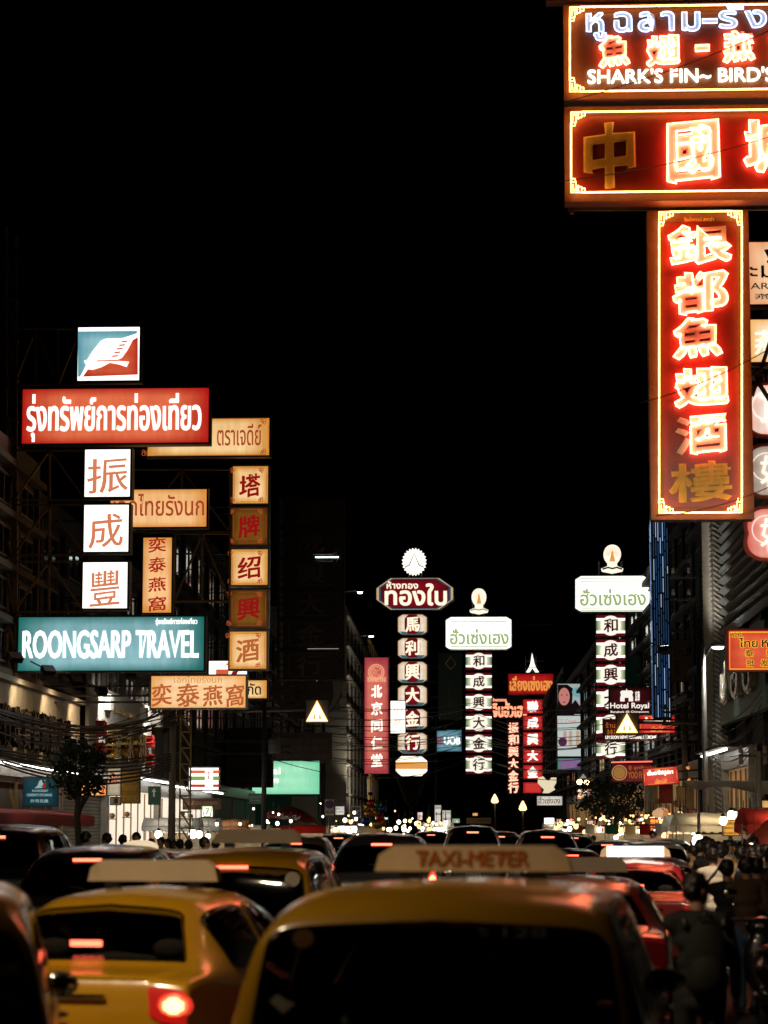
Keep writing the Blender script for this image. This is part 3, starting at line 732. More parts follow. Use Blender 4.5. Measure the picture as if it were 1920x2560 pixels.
def gold_shop(label, zs, hx0, hy0, hx1, hy1, ex0, ey0, ex1, ey1, cx0, cx1, rows):
    s = Sign('gold_shop_sign', label, 'light box', hx0, ey0, hx1, rows[-1][1], zs, .9)
    hw = hx1 - hx0; wht = glow('white_glare_face', 'fffdf2', 1.5)
    c = .075 * hw
    b = s.poly(octo(hx0, hy0, hx1, hy1, c, c * .6), mat('green_case', (.02, .09, .05), .5), 'header', front=-.4, thick=.4)
    s.poly(octo(hx0 + 2, hy0 + 2, hx1 - 2, hy1 - 2, c, c * .6), wht, 'header_face', front=.01, parent=b)
    gr = glow('green_film', '4d7a3c', .7, False); hh = hy1 - hy0
    for q in (.07, .15, .88, .95): s.poly([(hx0 + c, hy0 + hh * q), (hx1 - c, hy0 + hh * q), (hx1 - c, hy0 + hh * q + 1.6), (hx0 + c, hy0 + hh * q + 1.6)], gr, 'green_line', front=.035, parent=b)
    s.text([('ฮั่วเซ่งเฮง', hx0 + .07 * hw, hy0 + .36 * hh, hx1 - .05 * hw, hy0 + .83 * hh)], glow('sage_film', 'a9bf86', .85, False), front=.035, bold=.03, parent=b)
    s.text([('ห้างขายทอง', hx0 + .26 * hw, hy0 + .2 * hh, hx1 - .25 * hw, hy0 + .36 * hh)], glow('grey_film', 'c9c6b4', .95, False), front=.035, parent=b, name='small_lettering')
    # crest: a pointed flame-shaped halo round a seated figure on a scroll
    ew = ex1 - ex0; eh = ey1 - ey0; m = (ex0 + ex1) / 2; out = []
    for i in range(41):
        t = i / 40 * 2 - 1; a = t * PI * .8
        out.append((m + ew * .47 * math.sin(a) * (1 - .12 * abs(t)), ey0 + eh * (.02 + .62 * (1 - math.cos(a)) / 1.81)))
    out = [(m + .9 * (x - m), y) for x, y in out] + [(m - ew * .22, ey0 + eh * .75), (m - ew * .5, ey0 + eh * .84), (m - ew * .46, ey0 + eh * .93), (m, ey1), (m + ew * .46, ey0 + eh * .93), (m + ew * .5, ey0 + eh * .84), (m + ew * .22, ey0 + eh * .75)]
    out = out[:41] + out[:40:-1]
    e = s.poly(out, glow('crest_ivory', 'fff2dc', 1.15), 'crest', front=-.2, thick=.2)
    s.poly([(m, ey0 + eh * .16), (m + ew * .06, ey0 + eh * .36), (m + ew * .13, ey0 + eh * .6), (m - ew * .13, ey0 + eh * .6), (m - ew * .06, ey0 + eh * .36)], glow('amber_film', 'e8a050', .95, False), 'spire', front=.01, parent=e)
    s.line([(m - ew * .44, ey0 + eh * .86), (m - ew * .2, ey0 + eh * .8), (m, ey0 + eh * .84), (m + ew * .2, ey0 + eh * .8), (m + ew * .44, ey0 + eh * .86)], mat('crest_line', (.16, .12, .08), .6), .04, 'scroll', front=.01, closed=False, parent=e)
    for k in range(11):
        a = (k - 5) * .27; s.line([(m + ew * .16 * math.sin(a), ey0 + eh * .42 - eh * .1 * math.cos(a)), (m + ew * .38 * math.sin(a), ey0 + eh * .42 - eh * .34 * math.cos(a))], glow('faint_film', 'ecc8b0', 1., False), .02, 'ray', front=.01, closed=False, parent=e)
    rd = glow('crimson_box_film', '6b0f18', .6, False); oli = litface('olive_box_face', 'd8e0c0', '5f7040', .9, .5, True)
    for ch, y0, y1 in [(r[2], r[0], r[1]) for r in rows]:
        bx = s.poly([(cx0, y0), (cx1, y0), (cx1, y1), (cx0, y1)], mat('green_case', (.02, .09, .05), .5), 'box', front=-.4, thick=.4)
        h = y1 - y0; wd = cx1 - cx0; M_ = (cx0 + cx1) / 2
        s.poly([(cx0 + 1, y0 + h * .2), (cx1 - 1, y0 + h * .2), (cx1 - 1, y1 - h * .2), (cx0 + 1, y1 - h * .2)], oli, 'face', front=.01, parent=bx)
        for a, b_ in ((y0 + h * .16, y0 + h * .27), (y1 - h * .27, y1 - h * .16)): s.poly([(cx0 + 1, a), (cx1 - 1, a), (cx1 - 1, b_), (cx0 + 1, b_)], glow('white_glare_face', 'fffdf2', 1.5), 'light_band', front=.035, parent=bx)
        for a, b_ in ((y0 + 1, y0 + h * .15), (y1 - h * .15, y1 - 1)): s.poly([(cx0 + 1, a), (cx1 - 1, a), (cx1 - 1, b_), (cx0 + 1, b_)], rd, 'red_band', front=.02, parent=bx)
        r = min(h, wd) * .45
        s.poly(circ(M_, (y0 + y1) / 2, r), glow('disc_ivory', 'f6eedd', 1.15), 'disc', front=.06, parent=bx)
        s.text([(ch, M_ - r * .72, (y0 + y1) / 2 - r * .72, M_ + r * .72, (y0 + y1) / 2 + r * .72)], glow('maroon_film', '5c1410', .35, False), front=.085, slope=.08, bold=.03, parent=bx)
    return s
gold_shop('farther white-headed gold-shop sign column with an ivory crest, in the middle of the street', 205, 1113, 1542, 1280, 1627, 1174, 1471, 1221, 1537, 1164, 1230,
          [(1631, 1676, '和'), (1682, 1728, '成'), (1734, 1779, '興'), (1784, 1831, '大'), (1835, 1883, '金'), (1888, 1936, '行')])
gold_shop('nearer white-headed gold-shop sign column with an ivory crest, beside the blue light curtain', 105, 1436, 1441, 1622, 1533, 1502, 1363, 1557, 1436, 1489, 1562,
          [(1539, 1594, '和'), (1600, 1655, '成'), (1661, 1716, '興'), (1722, 1777, '大'), (1785, 1844, '金'), (1850, 1898, '行')])
s = Sign('light_box_sign', 'pale blue UOB light box hanging between the two central sign columns', 'light box', 1088, 1824, 1155, 1880, 215, .4)
s.case(1088, 1824, 1155, 1880); s.face(1088, 1824, 1155, 1880, litface('pale_blue_face', '86b8c8', '447f93', .7), .05)
s.text([('UOB', 1110, 1842, 1151, 1862)], wl, bold=.05)
for i in range(4): s.poly([(1092 + i * 4, 1842), (1094 + i * 4, 1842), (1094 + i * 4, 1862), (1092 + i * 4, 1862)], glow('crimson_film', 'b01818', .6, False), 'red_bar', front=.003)
s = Sign('sign_board', 'dark green unlit tower sign with a leaf drop emblem behind the white gold-shop header', 'sign board', 1096, 1632, 1156, 1800, 230, .5)
s.case(1096, 1632, 1156, 1800, mat('dark_green_face', (.01, .03, .025), .4))
s.line([(1127, 1640), (1140, 1660), (1127, 1674), (1114, 1660)], mat('dull_gold', (.4, .3, .15), .4), .06, 'emblem', front=.02)
s.text([('盤谷公司', 1120, 1695, 1142, 1790)], mat('unlit_gold_line2', (.06, .05, .04), .6))
# red gold shops to the right of centre
s = Sign('light_box_sign', 'red gold-shop header with orange Thai letters and a small white tower on top', 'light box', 1270, 1632, 1384, 1737, 235, .6)
s.case(1270, 1684, 1384, 1737, mat('red_case', (.45, .05, .03), .5)); s.face(1270, 1684, 1384, 1737, litface('scarlet_face', 'c81e1c', '8a0a10', .8), .04)
s.text([('เลี่ยงเซ่งเฮง', 1274, 1690, 1382, 1728)], glow('gold_film', 'f0a04c', .9, False), bold=.035)
s.poly([(1330, 1632), (1333, 1646), (1336, 1660), (1341, 1672), (1347, 1681), (1338, 1681), (1331, 1670), (1324, 1681), (1315, 1681), (1321, 1672), (1326, 1660), (1328, 1646)], glow('crest_white', 'fff8e4', 1.6), 'small_tower', front=-.2, thick=.2)
s = Sign('sign_column', 'upright column of scarlet boxes with white characters, right of centre', 'light box', 1307, 1748, 1357, 1992, 235, .6)
for i, ch in enumerate('聯成興大金'):
    y0 = 1748 + i * 41; y1 = y0 + 37
    b = s.case(1307, y0, 1357, y1, mat('red_case', (.45, .05, .03), .5), .05, name='box')
    f = s.face(1307, y0, 1357, y1, litface('scarlet_face2', 'e04038', 'b01820', .85), .05); f.parent = b
    s.text([(ch, 1317, y0 + 4, 1346, y1 - 3)], wl, bold=.05, parent=b, slope=.06)
b = s.case(1307, 1955, 1357, 1984, mat('red_case', (.45, .05, .03), .5), .05, name='box'); f = s.face(1307, 1955, 1357, 1984, litface('scarlet_face2', 'e04038', 'b01820', .85), .05); f.parent = b
s = Sign('neon_sign', 'red neon letters of a Thai gold-shop name on a black board', 'neon sign', 1230, 1741, 1307, 1798, 240, .4)
s.case(1230, 1741, 1307, 1798, M_black)
s.text([('จินฮั้วเฮง', 1231, 1752, 1318, 1794), ('ห้างขายทอง', 1232, 1745, 1266, 1754)], glow('neon_red_letter', (1., .3, .16), 1.8), bold=.035)
s = Sign('sign_column', 'narrow column of glowing red and white neon characters', 'neon sign', 1268, 1800, 1300, 1986, 240, .5)
s.case(1268, 1800, 1300, 1986, mat('soot_red', (.10, .02, .015), .5))
s.text([(c, 1270, 1806 + i * 30, 1297, 1834 + i * 30) for i, c in enumerate('振和興大金行')], glow('neon_pink_letter', (1., .42, .28), 2.), bold=.04, slope=.06, front=.03)
# advertising screen
s = Sign('advertising_screen', 'tall lit advertising screen of a dark-haired face above cosmetics', 'screen', 1392, 1708, 1458, 1928, 165, .5)
s.case(1392, 1708, 1458, 1928, M_black, .05)
sc_ = lambda k, c, v=.75: glow(k, c, v, False)
s.face(1392, 1708, 1458, 1790, glow('screen_pale', 'b9c4c4', .7), .06, 'upper_picture')
s.poly([(1394, 1712), (1418, 1712), (1432, 1722), (1430, 1760), (1436, 1788), (1394, 1788)], sc_('screen_hair', '1c1014', .5), 'hair_picture', front=.003)
s.poly(circ(1410, 1742, 14, 22), sc_('screen_skin', 'd98a80'), 'face_picture', front=.03)
s.poly(circ(1410, 1756, 4, 1.6, 10), sc_('screen_red', 'a82838'), 'mouth_picture', front=.055)
for x in (1404, 1417): s.poly(circ(x, 1738, 2.6, 1.2, 8), sc_('screen_hair', '1c1014', .5), 'eye_picture', front=.055)
s.poly(circ(1443, 1731, 13), sc_('screen_teal', '7fb6bd'), 'disc_picture', front=.03)
s.poly([(1422, 1770), (1438, 1750), (1457, 1776), (1457, 1786), (1430, 1786)], sc_('screen_hair', '1c1014', .5), 'sleeve_picture', front=.03)
s.face(1392, 1788, 1458, 1893, glow('screen_white', 'c8d2cc', .85), .06, 'lower_picture')
s.text([('CC Cream', 1395, 1797, 1440, 1810)], sc_('screen_pink', 'd8a0a8'), front=.003, bold=.02)
for x, c in ((1412, 'screen_pink'), (1426, 'screen_tan'), (1444, 'screen_tan')): s.poly([(x - 4, 1828), (x + 4, 1828), (x + 5, 1864), (x - 5, 1864)], sc_(c, 'd0b090'), 'bottle_picture', front=.003)
s.poly(circ(1406, 1855, 11), sc_('screen_plum', '5a2c50'), 'badge_picture', front=.03)
s.face(1392, 1894, 1458, 1927, litface('screen_magenta', 'b070b8', '4a9a88', .6), .06, 'bottom_picture')
# hotel, medicine, cola, noodles
M_mar = mat('maroon_board', (.09, .012, .014), .5)
s = Sign('hotel_sign', 'maroon Hotel Royal board with a white gateway emblem', 'sign board', 1522, 1718, 1628, 1785, 92, .3)
s.case(1522, 1718, 1628, 1785, M_mar); s.face(1522, 1718, 1628, 1785, litface('maroon_board_face', '4a0d14', '2c0609', .5), .03)
s.text([('Hotel Royal', 1525, 1757, 1622, 1776, dict(bold=.03)), ('Bangkok @ Chinatown', 1526, 1777, 1621, 1784), ('京華', 1587, 1728, 1599, 1754, dict(bold=.02))], glow('hotel_white', 'f6efe4', 1.05), bold=.02)
s.poly([(1550, 1731), (1554, 1727), (1564, 1727), (1566, 1722), (1568, 1727), (1578, 1727), (1582, 1731), (1580, 1738), (1582, 1744), (1582, 1754), (1571, 1754), (1571, 1745), (1561, 1745), (1561, 1754), (1550, 1754), (1550, 1744), (1552, 1738)], glow('hotel_white', 'f6efe4', 1.05), 'gateway_emblem')
s = Sign('sign_board', 'maroon medicine shop board lettered NATURAL MEDICINE along its foot', 'sign board', 1507, 1798, 1642, 1852, 96, .3)
s.case(1507, 1798, 1642, 1852, M_mar); s.face(1507, 1798, 1642, 1852, litface('maroon_board_face', '4a0d14', '2c0609', .5), .03)
s.text([('ร้านขายยา', 1514, 1806, 1580, 1820), ('林順興', 1516, 1823, 1570, 1838)], glow('amber_film2', 'b8702c', .7, False))
s.text([('LIM SOON HENG NATURAL MEDICINE', 1513, 1839, 1640, 1848)], glow('hotel_white', 'f6efe4', 1.05), bold=.05, name='white_lettering')
colaf = litface('cola_red_face', 'e0483c', 'bb2420', .85)
def cola(label, x0, y0, x1, y1, z, tilt):
    s = Sign('light_box_sign', label, 'light box', x0, y0, x1, y1, z, .25)
    s.t.rotation_euler[1] = tilt
    s.case(x0, y0, x1, y1, mat('red_case', (.45, .05, .03), .5), .02); s.face(x0, y0, x1, y1, colaf, .02)
    w_ = x1 - x0; h_ = y1 - y0
    s.text([('เย็นตาโฟปูปลา', x0 + .13 * w_, y0 + .14 * h_, x0 + .86 * w_, y0 + .5 * h_)], wl, bold=.06)
    s.text([('Coca-Cola', x0 + .32 * w_, y0 + .62 * h_, x0 + .68 * w_, y0 + .9 * h_)], glow('gold_film', 'f0a04c', .9, False), name='script_lettering', lean=.25, bold=.03)
    scrolls(s, x0, y0, x1, y1, glow('gold_film', 'f0a04c', .9, False), .5, 4)
    return s
cola('red Coca-Cola food-shop light box behind the road arm, level', 1597, 1787, 1687, 1834, 88, 0)
cola('red Coca-Cola food-shop light box hanging askew, lower right', 1608, 1918, 1697, 1963, 80, -.075)
s = Sign('sign_board', 'dark red noodle-shop board with a round gold badge and YOO in gold', 'sign board', 1528, 1907, 1632, 1957, 90, .25)
s.case(1528, 1907, 1632, 1957, M_mar); s.face(1528, 1907, 1632, 1957, litface('wine_face', '7a1a24', '5a0f1a', .55), .02)
s.line([(1528, 1906), (1630, 1904)], glow('red_strip', (1., .16, .1), 1.6), .03, 'light_strip', front=0, closed=False)
s.line(circ(1548, 1932, 18), glow('tan_film', 'c89a5a', .75, False), .02, 'badge_rim'); s.poly(circ(1548, 1932, 15), glow('badge_gold', 'c08a48', .55, False), 'badge', front=.004)
s.text([('YOO FISHBALL', 1570, 1929, 1640, 1946), ('ยู้ ลูกชิ้นปลา', 1571, 1914, 1640, 1926)], glow('amber_film2', 'b8702c', .7, False), bold=.02)
s = Sign('light_box_sign', 'small red and yellow striped menu light box under two round lamps', 'light box', 1441, 1971, 1499, 2000, 150, .3)
s.case(1441, 1971, 1499, 2000, M_black); s.face(1441, 1971, 1499, 2000, litface('menu_face', 'ffd9a8', 'd04828', .95, 2.), .02)
s.text([('ร้านอาหาร', 1445, 1974, 1495, 1982), ('เย็นตาโฟ', 1445, 1984, 1495, 1992)], wl, bold=.04)
s = Sign('light_box_sign', 'white light box with brown Thai letters, mid street under the scarlet column', 'light box', 1341, 1989, 1407, 2015, 170, .3)
s.case(1341, 1989, 1407, 2015, M_black); s.face(1341, 1989, 1407, 2015, litface('grey_white_face', 'e8e6dc', 'b8b6ac', .8), .02)
s.text([('ฮั่วเซ่งฮง', 1346, 1992, 1400, 2009)], glow('brown_film', '8a5a3a', .6, False), bold=.02)
s = Sign('cutout_sign', 'cream cut-out sign shaped like a winged heart, right of the scarlet column', 'sign board', 1343, 1941, 1391, 1984, 168, .3)
s.poly([(1345, 1944), (1358, 1941), (1366, 1950), (1372, 1952), (1378, 1944), (1391, 1944), (1390, 1958), (1384, 1968), (1388, 1974), (1372, 1983), (1356, 1983), (1360, 1974), (1352, 1966), (1344, 1958)], glow('cream_cut', 'efe0bd', .9), 'heart_shape')
s = Sign('light_box_sign', 'orange red light box with yellow Thai and Chinese wholesale lettering at the right edge', 'light box', 1816, 1573, 2000, 1680, 60, .35)
s.case(1816, 1573, 2000, 1680, mat('red_case', (.45, .05, .03), .5)); s.face(1816, 1573, 2000, 1680, litface('vermilion_face', 'e06038', 'b81810', .9), .03)
yo = glow('yellow_outline', 'ffc83c', .95, False); bk = mat('black_ink', (.02, .012, .01), .6)
s.line([(1823, 1582), (1993, 1582), (1993, 1674), (1823, 1674)], yo, .014, 'yellow_border')
it = [('หจก.', 1824, 1583, 1856, 1594, {}), ('ไทย', 1846, 1596, 1892, 1620, {}), ('หลง', 1902, 1600, 1960, 1620, {}), ('泰', 1861, 1625, 1882, 1643, {}), ('荣', 1914, 1625, 1935, 1643, {}), ('批', 1864, 1649, 1884, 1668, {}), ('发', 1899, 1649, 1919, 1668, {})]
s.text([(a, x0 - 1.5, y0 - 1.5, x1 + 1.5, y1 + 1.5, dict(bold=.07)) for a, x0, y0, x1, y1, _ in it], yo, name='yellow_outline_lettering')
s.text([x[:5] for x in it], bk, name='black_lettering', front=.02, bold=.02)

# steel uprights and arms that hold the signs out from the buildings
M_arm = mat('dark_sign_steel', (.05, .05, .05), .55, metal=.4)
for s in SIGNS:
    x0, y0, x1, y1 = s.box_
    if s.z < 60 or (s.z < 71 and s.cx < 600): continue
    left = s.cx < 1130; fac = (xl(s.z) if left else xr(s.z)) - s.org.x
    a, b, c, d = s.B(x0, y0, x1, y1); m_ = (a + c) / 2; hw = min((c - a) * .25, .5); mb = MB(); q = s.d / 2 + .06
    for x in (m_ - hw, m_ + hw): mb.bb((x - .04, q - .04, b), (x + .04, q + .04, d * .93))
    n = 2 if d < 4 else 4
    for i in range(n):
        z = b + (d - b) * (i + .5) / n * .92
        lo, hi = sorted((fac, m_ + (hw if left else -hw)))
        mb.bb((lo, q - .03, z - .03), (hi, q + .03, z + .03))
        if i < n - 1 and n > 2: mb.bar((fac, q + .08, z), (m_, q + .08, b + (d - b) * (i + 1.5) / n * .92), .035)
    mb.build('support_frame', M_arm, s.t)
# ================================================================ vehicles
def pchip(xs, Y, xq):
    xs = np.asarray(xs, float); Y = np.asarray(Y, float); h = np.diff(xs)[:, None]; d = np.diff(Y, axis=0) / h; n = len(xs)
    m = np.zeros_like(Y)
    with np.errstate(all='ignore'):
        q = d[:-1] * d[1:]
        m[1:-1] = np.where(q > 0, 2 * q / (d[:-1] + d[1:] + 1e-12), 0)
        m[1:-1] = np.where(q > 0, m[1:-1], 0)
    m[0] = d[0]; m[-1] = d[-1]
    i = np.clip(np.searchsorted(xs, xq, 'right') - 1, 0, n - 2); t = ((xq - xs[i]) / (xs[i + 1] - xs[i]))[:, None]; hh = h[i]
    return ((1 + 2 * t) * (1 - t) ** 2) * Y[i] + t * (1 - t) ** 2 * hh * m[i] + t * t * (3 - 2 * t) * Y[i + 1] + t * t * (t - 1) * hh * m[i + 1]
SEDAN = [(0., .30, .74, .3, .6), (.02, .55, .81, .55, .6), (.04, .80, .84, .8, .6), (.10, .99, .845, .95, .6), (.50, 1.05, .86, .99, .70), (1.12, 1.385, .87, .97, .575),
         (1.45, 1.455, .875, .96, .58), (2.2, 1.485, .88, .95, .585), (2.75, 1.43, .88, .94, .575), (3.5, 1.03, .87, .93, .70), (4.1, .90, .85, .90, .6), (4.42, .74, .80, .74, .6), (4.5, .5, .73, .5, .5), (4.53, .28, .62, .28, .5)]
VAN = [(0., .30, .78, .3, .6), (.02, .58, .86, .58, .6), (.05, .66, .885, .66, .7), (.08, .73, .89, .70, .80), (.27, 1.50, .895, .96, .735), (.46, 1.60, .90, .98, .70),
       (1.0, 1.66, .90, .98, .695), (2.2, 1.67, .90, .97, .69), (3.0, 1.60, .90, .96, .67), (3.8, 1.10, .88, .97, .74), (4.2, .95, .86, .95, .6), (4.42, .72, .80, .72, .6), (4.47, .5, .74, .5, .5), (4.5, .28, .66, .28, .5)]
SUV = [(0., .34, .76, .34, .6), (.02, .62, .85, .62, .6), (.05, .98, .875, .98, .7), (.10, 1.08, .88, 1.0, .76), (.48, 1.50, .89, 1.0, .645), (.74, 1.585, .895, 1.0, .63),
       (1.2, 1.63, .90, 1.0, .63), (2.2, 1.65, .90, .99, .625), (2.85, 1.58, .90, .98, .61), (3.6, 1.12, .88, .99, .70), (4.1, 1.0, .86, 1.0, .6), (4.42, .78, .80, .78, .6), (4.47, .5, .74, .5, .5), (4.5, .30, .66, .3, .5)]
def section(y, zt, hw, bz, tw):
    zs = min(.24, zt - .02); gh = zt - bz
    if gh > .03:
        k = min(1, gh / .3)
        p = [(hw - .07, zs), (hw, zs + .25), (hw, bz - .13), (hw - .03, bz), (tw, zt - .08 * k), (tw - .12 * k - .02, zt - .012 * k), (0, zt + .025 * k)]
    else:
        k = min(1, (zt - zs) / .5)
        p = [(hw - .07, zs), (hw, zs + (zt - zs) * .3), (hw, zs + (zt - zs) * .72), (hw - .02, zt - .06 * k), (hw - .07, zt - .015 * k), (hw * .62, zt + .004), (0, zt + .018 * k)]
    return [(x, y, z) for x, z in p]
class Surf:
    def __init__(s, st): s.C = np.array([section(*q) for q in st]); s.n = len(st)
    def rows(s, us):
        k = s.C.shape[1]; R = pchip(range(s.n), s.C.reshape(s.n, -1), np.asarray(us)).reshape(len(us), k, 3); return R
    def at(s, us, vs):
        """vs in -6..6: 0 .. 6 right half (v=6 is the centre line), mirrored by negative values"""
        R = s.rows(us); out = []
        vs = np.asarray(vs, float)
        for r in R:
            p = pchip(range(r.shape[0]), r, np.abs(vs)); p = p.copy(); p[:, 0] *= np.where(vs < 0, -1, 1); out.append(p)
        return np.array(out)
    def patch(s, u0, u1, v0, v1, off=.006, nu=8, nv=10, round_=.25, mirror=False):
        """a rounded piece of skin lying just proud of the body; mirror: v runs from v0 on one side over the roof to the other"""
        g = []
        for i in range(nu + 1):
            t = 2 * i / nu - 1; lim = 1.
            if round_ and abs(t) > 1 - round_:
                q = (abs(t) - (1 - round_)) / round_; lim = 1 - round_ * .6 * (1 - math.sqrt(max(0, 1 - q * q)))
            row = []
            for j in range(nv + 1):
                a = (2 * j / nv - 1) * lim
                if mirror:
                    w_ = 6 - v0; v = a * w_; v = (6 - abs(v)) * (1 if v >= 0 else -1)
                    if abs(v) >= 6: v = 6.
                else: v = v0 + (v1 - v0) * (a + 1) / 2
                row.append(v)
            g.append(row)
        us = [u0 + (u1 - u0) * i / nu for i in range(nu + 1)]
        pts = np.array([s.at([u], row)[0] for u, row in zip(us, g)])
        du = np.gradient(pts, axis=0); dv = np.gradient(pts, axis=1); N = np.cross(dv, du); N /= np.linalg.norm(N, axis=2, keepdims=True) + 1e-9
        c = np.array([0, 2.2, .8]); sg = np.sign(np.sum(N * (pts - c), axis=2).mean()) or 1
        return pts + N * sg * off, sg
M_glass = glassy('car_glass', see=.6)
M_glassd = glassy('dark_car_glass', see=.05)
M_frit = mat('black_glass_edge', (.006, .006, .006), .15, noise=0)
M_tyre = mat('tyre_rubber', (.02, .02, .02), .8); M_rim = mat('wheel_rim', (.4, .4, .42), .3, metal=.8)
M_seat = mat('seat_fabric', (.05, .045, .04), .9); M_chrome = mat('chrome', (.6, .6, .62), .12, metal=1., noise=0)
M_plate = mat('number_plate', (.55, .55, .5), .5, noise=.1); M_platei = mat('plate_ink', (.02, .02, .02), .6)
N_brake = glow('brake_light', (1., .12, .06), 5.); N_tail = glow('tail_light_lit', (1., .02, .015), .22); N_core = glow('tail_light_core', (1., .24, .09), 9.)
N_mid = glow('tail_light_mid', (1., .05, .025), .8)
M_taild = mat('tail_light_off', (.16, .008, .006), .15, noise=0, coat=.6)
def paint(key, c, rough=.32, metal=.0):
    if key in MATS: return MATS[key]
    m = mat(key, c, rough, metal=metal, noise=.14, scale=5., coat=.9); n = m.node_tree; b = n.nodes['Principled BSDF']
    tc = n.nodes.new('ShaderNodeTexCoord'); no = n.nodes.new('ShaderNodeTexNoise'); no.inputs['Scale'].default_value = 7.; no.inputs['Detail'].default_value = 8; no.inputs['Roughness'].default_value = .7
    mr = n.nodes.new('ShaderNodeMapRange'); mr.inputs[1].default_value = .35; mr.inputs[2].default_value = .7; mr.inputs[3].default_value = .03; mr.inputs[4].default_value = .30
    n.links.new(tc.outputs['Object'], no.inputs['Vector']); n.links.new(no.outputs[0], mr.inputs[0]); n.links.new(mr.outputs[0], b.inputs['Coat Roughness']); return m
PT_yellow = paint('taxi_yellow', (.64, .33, .010)); PT_black = paint('black_paint', (.008, .008, .009)); PT_white = paint('white_paint', (.62, .58, .5))
PT_red = paint('taxi_red', (.40, .012, .02)); PT_silver = paint('silver_paint', (.32, .32, .33), metal=.3); PT_teal = paint('teal_paint', (.012, .12, .13)); PT_grey = paint('grey_paint', (.05, .05, .055)); PT_bronze = paint('bronze_paint', (.10, .075, .05))
def make_car(name, st, kind, pm, label, cat='car', group=None, taxi=None, lamps='lit', nograin=False):
    S = Surf(st); t = thing(name, label, cat, (0, 0, 0), 0, group)
    van = kind != 'sedan'
    ug0, ug1 = (3.15, 3.97) if van else (4.1, 4.97)               # rear window
    uw0, uw1 = 8.1, 8.93                                            # windscreen
    us = np.concatenate([np.linspace(i, i + 1, 7)[:-1] for i in range(S.n - 1)] + [[S.n - 1.]])
    vh = np.linspace(0, 6, 37); vs = np.concatenate([-vh[:-1], vh[::-1]])
    vs = np.concatenate([vh, -vh[::-1][1:]])
    G = S.at(us, vs); mb = MB(); R, Cn = len(us), len(vs)
    sw = [(4.9 if van else 5.05, 6.75), (6.85, 8.55)]
    vt = 4.32 if van else 4.5
    vs_flat = [tuple(p) for row in G for p in row]; fs = []
    for i in range(R - 1):
        um = (us[i] + us[i + 1]) / 2
        for j in range(Cn - 1):
            vm = (abs(vs[j]) + abs(vs[j + 1])) / 2
            if ug0 + .10 < um < ug1 - .10 and vm > vt + .22: continue
            if uw0 + .1 < um < uw1 - .1 and vm > 4.7: continue
            if any(a + .12 < um < b - .12 for a, b in sw) and 3.22 < vm < 3.86: continue
            fs.append((i * Cn + j, (i + 1) * Cn + j, (i + 1) * Cn + j + 1, i * Cn + j + 1))
    mb.add(vs_flat, fs, 0, True); mb.build('body', pm, t)
    def part(nm, mm, p, sg=1, parent=None, edge=None):
        m2 = MB(); r, c = p.shape[:2]
        f0 = []; f1 = []
        for i in range(r - 1):
            for j in range(c - 1):
                q = (i * c + j, i * c + j + 1, (i + 1) * c + j + 1, (i + 1) * c + j)
                (f1 if edge and (i < edge or j < edge or i >= r - 1 - edge or j >= c - 1 - edge) else f0).append(q if sg > 0 else q[::-1])
        m2.add([tuple(x) for row in p for x in row], f0, 0, True)
        if f1:
            o = len(m2.v) - r * c
            for q in f1: m2.f.append([o + k for k in q]); m2.mi.append(1); m2.sm.append(True)
        return m2.build(nm, mm, parent or t)
    p, sg = S.patch(ug0, ug1, vt, 6, nu=16, nv=26, mirror=True, round_=.3); part('rear_window', [M_glass if taxi else M_glassd, M_frit], p, sg, edge=1)
    p, sg = S.patch(uw0, uw1, 4.45, 6, nu=10, nv=16, mirror=True, round_=.2); part('windscreen', [M_glass, M_frit], p, sg, edge=1)
    for sd in (1, -1):
        for a, b in sw:
            p, sg = S.patch(a, b, 3.12 * sd, 3.97 * sd, nu=12, nv=8, round_=.35); part('side_window', [M_glass if taxi else M_glassd, M_frit], p, sg, edge=1)
    # tail lamps
    for sd in (1, -1):
        if van: p, sg = S.patch(2.15, 2.98, 2.75 * sd, 4.75 * sd, .012, nu=6, nv=8, round_=.4)
        else: p, sg = S.patch(1.75, 2.72, 2.55 * sd, 4.75 * sd, .012, nu=6, nv=10, round_=.4)
        lit = lamps == 'lit' or (lamps == 'right' and sd > 0)
        tl = part('tail_light', N_tail if lit else M_taild, p, sg)
        if lit:
            c = p[3, 6 if not van else 5]; m2 = MB(); m2.ell((c[0], c[1] - .004, c[2]), (.08 if not van else .06, .03, .055 if not van else .075), 10)
            m2.build('lamp_core', N_core, tl)
            m2 = MB(); m2.ell((c[0], c[1] + .01, c[2]), (.12 if not van else .075, .03, .08 if not van else .13), 12); m2.build('lamp_glow_lens', N_mid, tl)
            m2 = MB(); m2.ell((c[0], c[1] + .003, c[2]), (.10 if not van else .066, .03, .068 if not van else .10), 12); m2.build('lamp_glow_ring', glow('tail_light_inner', (1., .13, .05), 2.2), tl)
    # high brake light
    zt_ = S.at([ug0 + .12 if not van else ug1 - .06], [6.])[0][0]
    m2 = MB()
    if van: m2.bb((-.16, zt_[1] - .035, zt_[2] - .01), (.16, zt_[1] - .012, zt_[2] + .022))
    else: [m2.bb((-.105 + .053 * q, zt_[1] - .012, zt_[2] + .05), (-.06 + .053 * q, zt_[1] + .01, zt_[2] + .085)) for q in range(4)]
    m2.build('high_brake_light', N_brake if lamps != 'off' else M_taild, t)
    # plate, bumper strip, handles, mirrors, wheels, seats
    m2 = MB(); m2.bb((-.20, -.012, .50), (.20, .04, .63)); pl = m2.build('number_plate', M_plate, t)
    m2 = MB(); letters(m2, '3กข 5128', (-.17, .525, .17, .61), y=-.013, depth=.002, bold=.03); m2.build('plate_lettering', M_platei, pl)
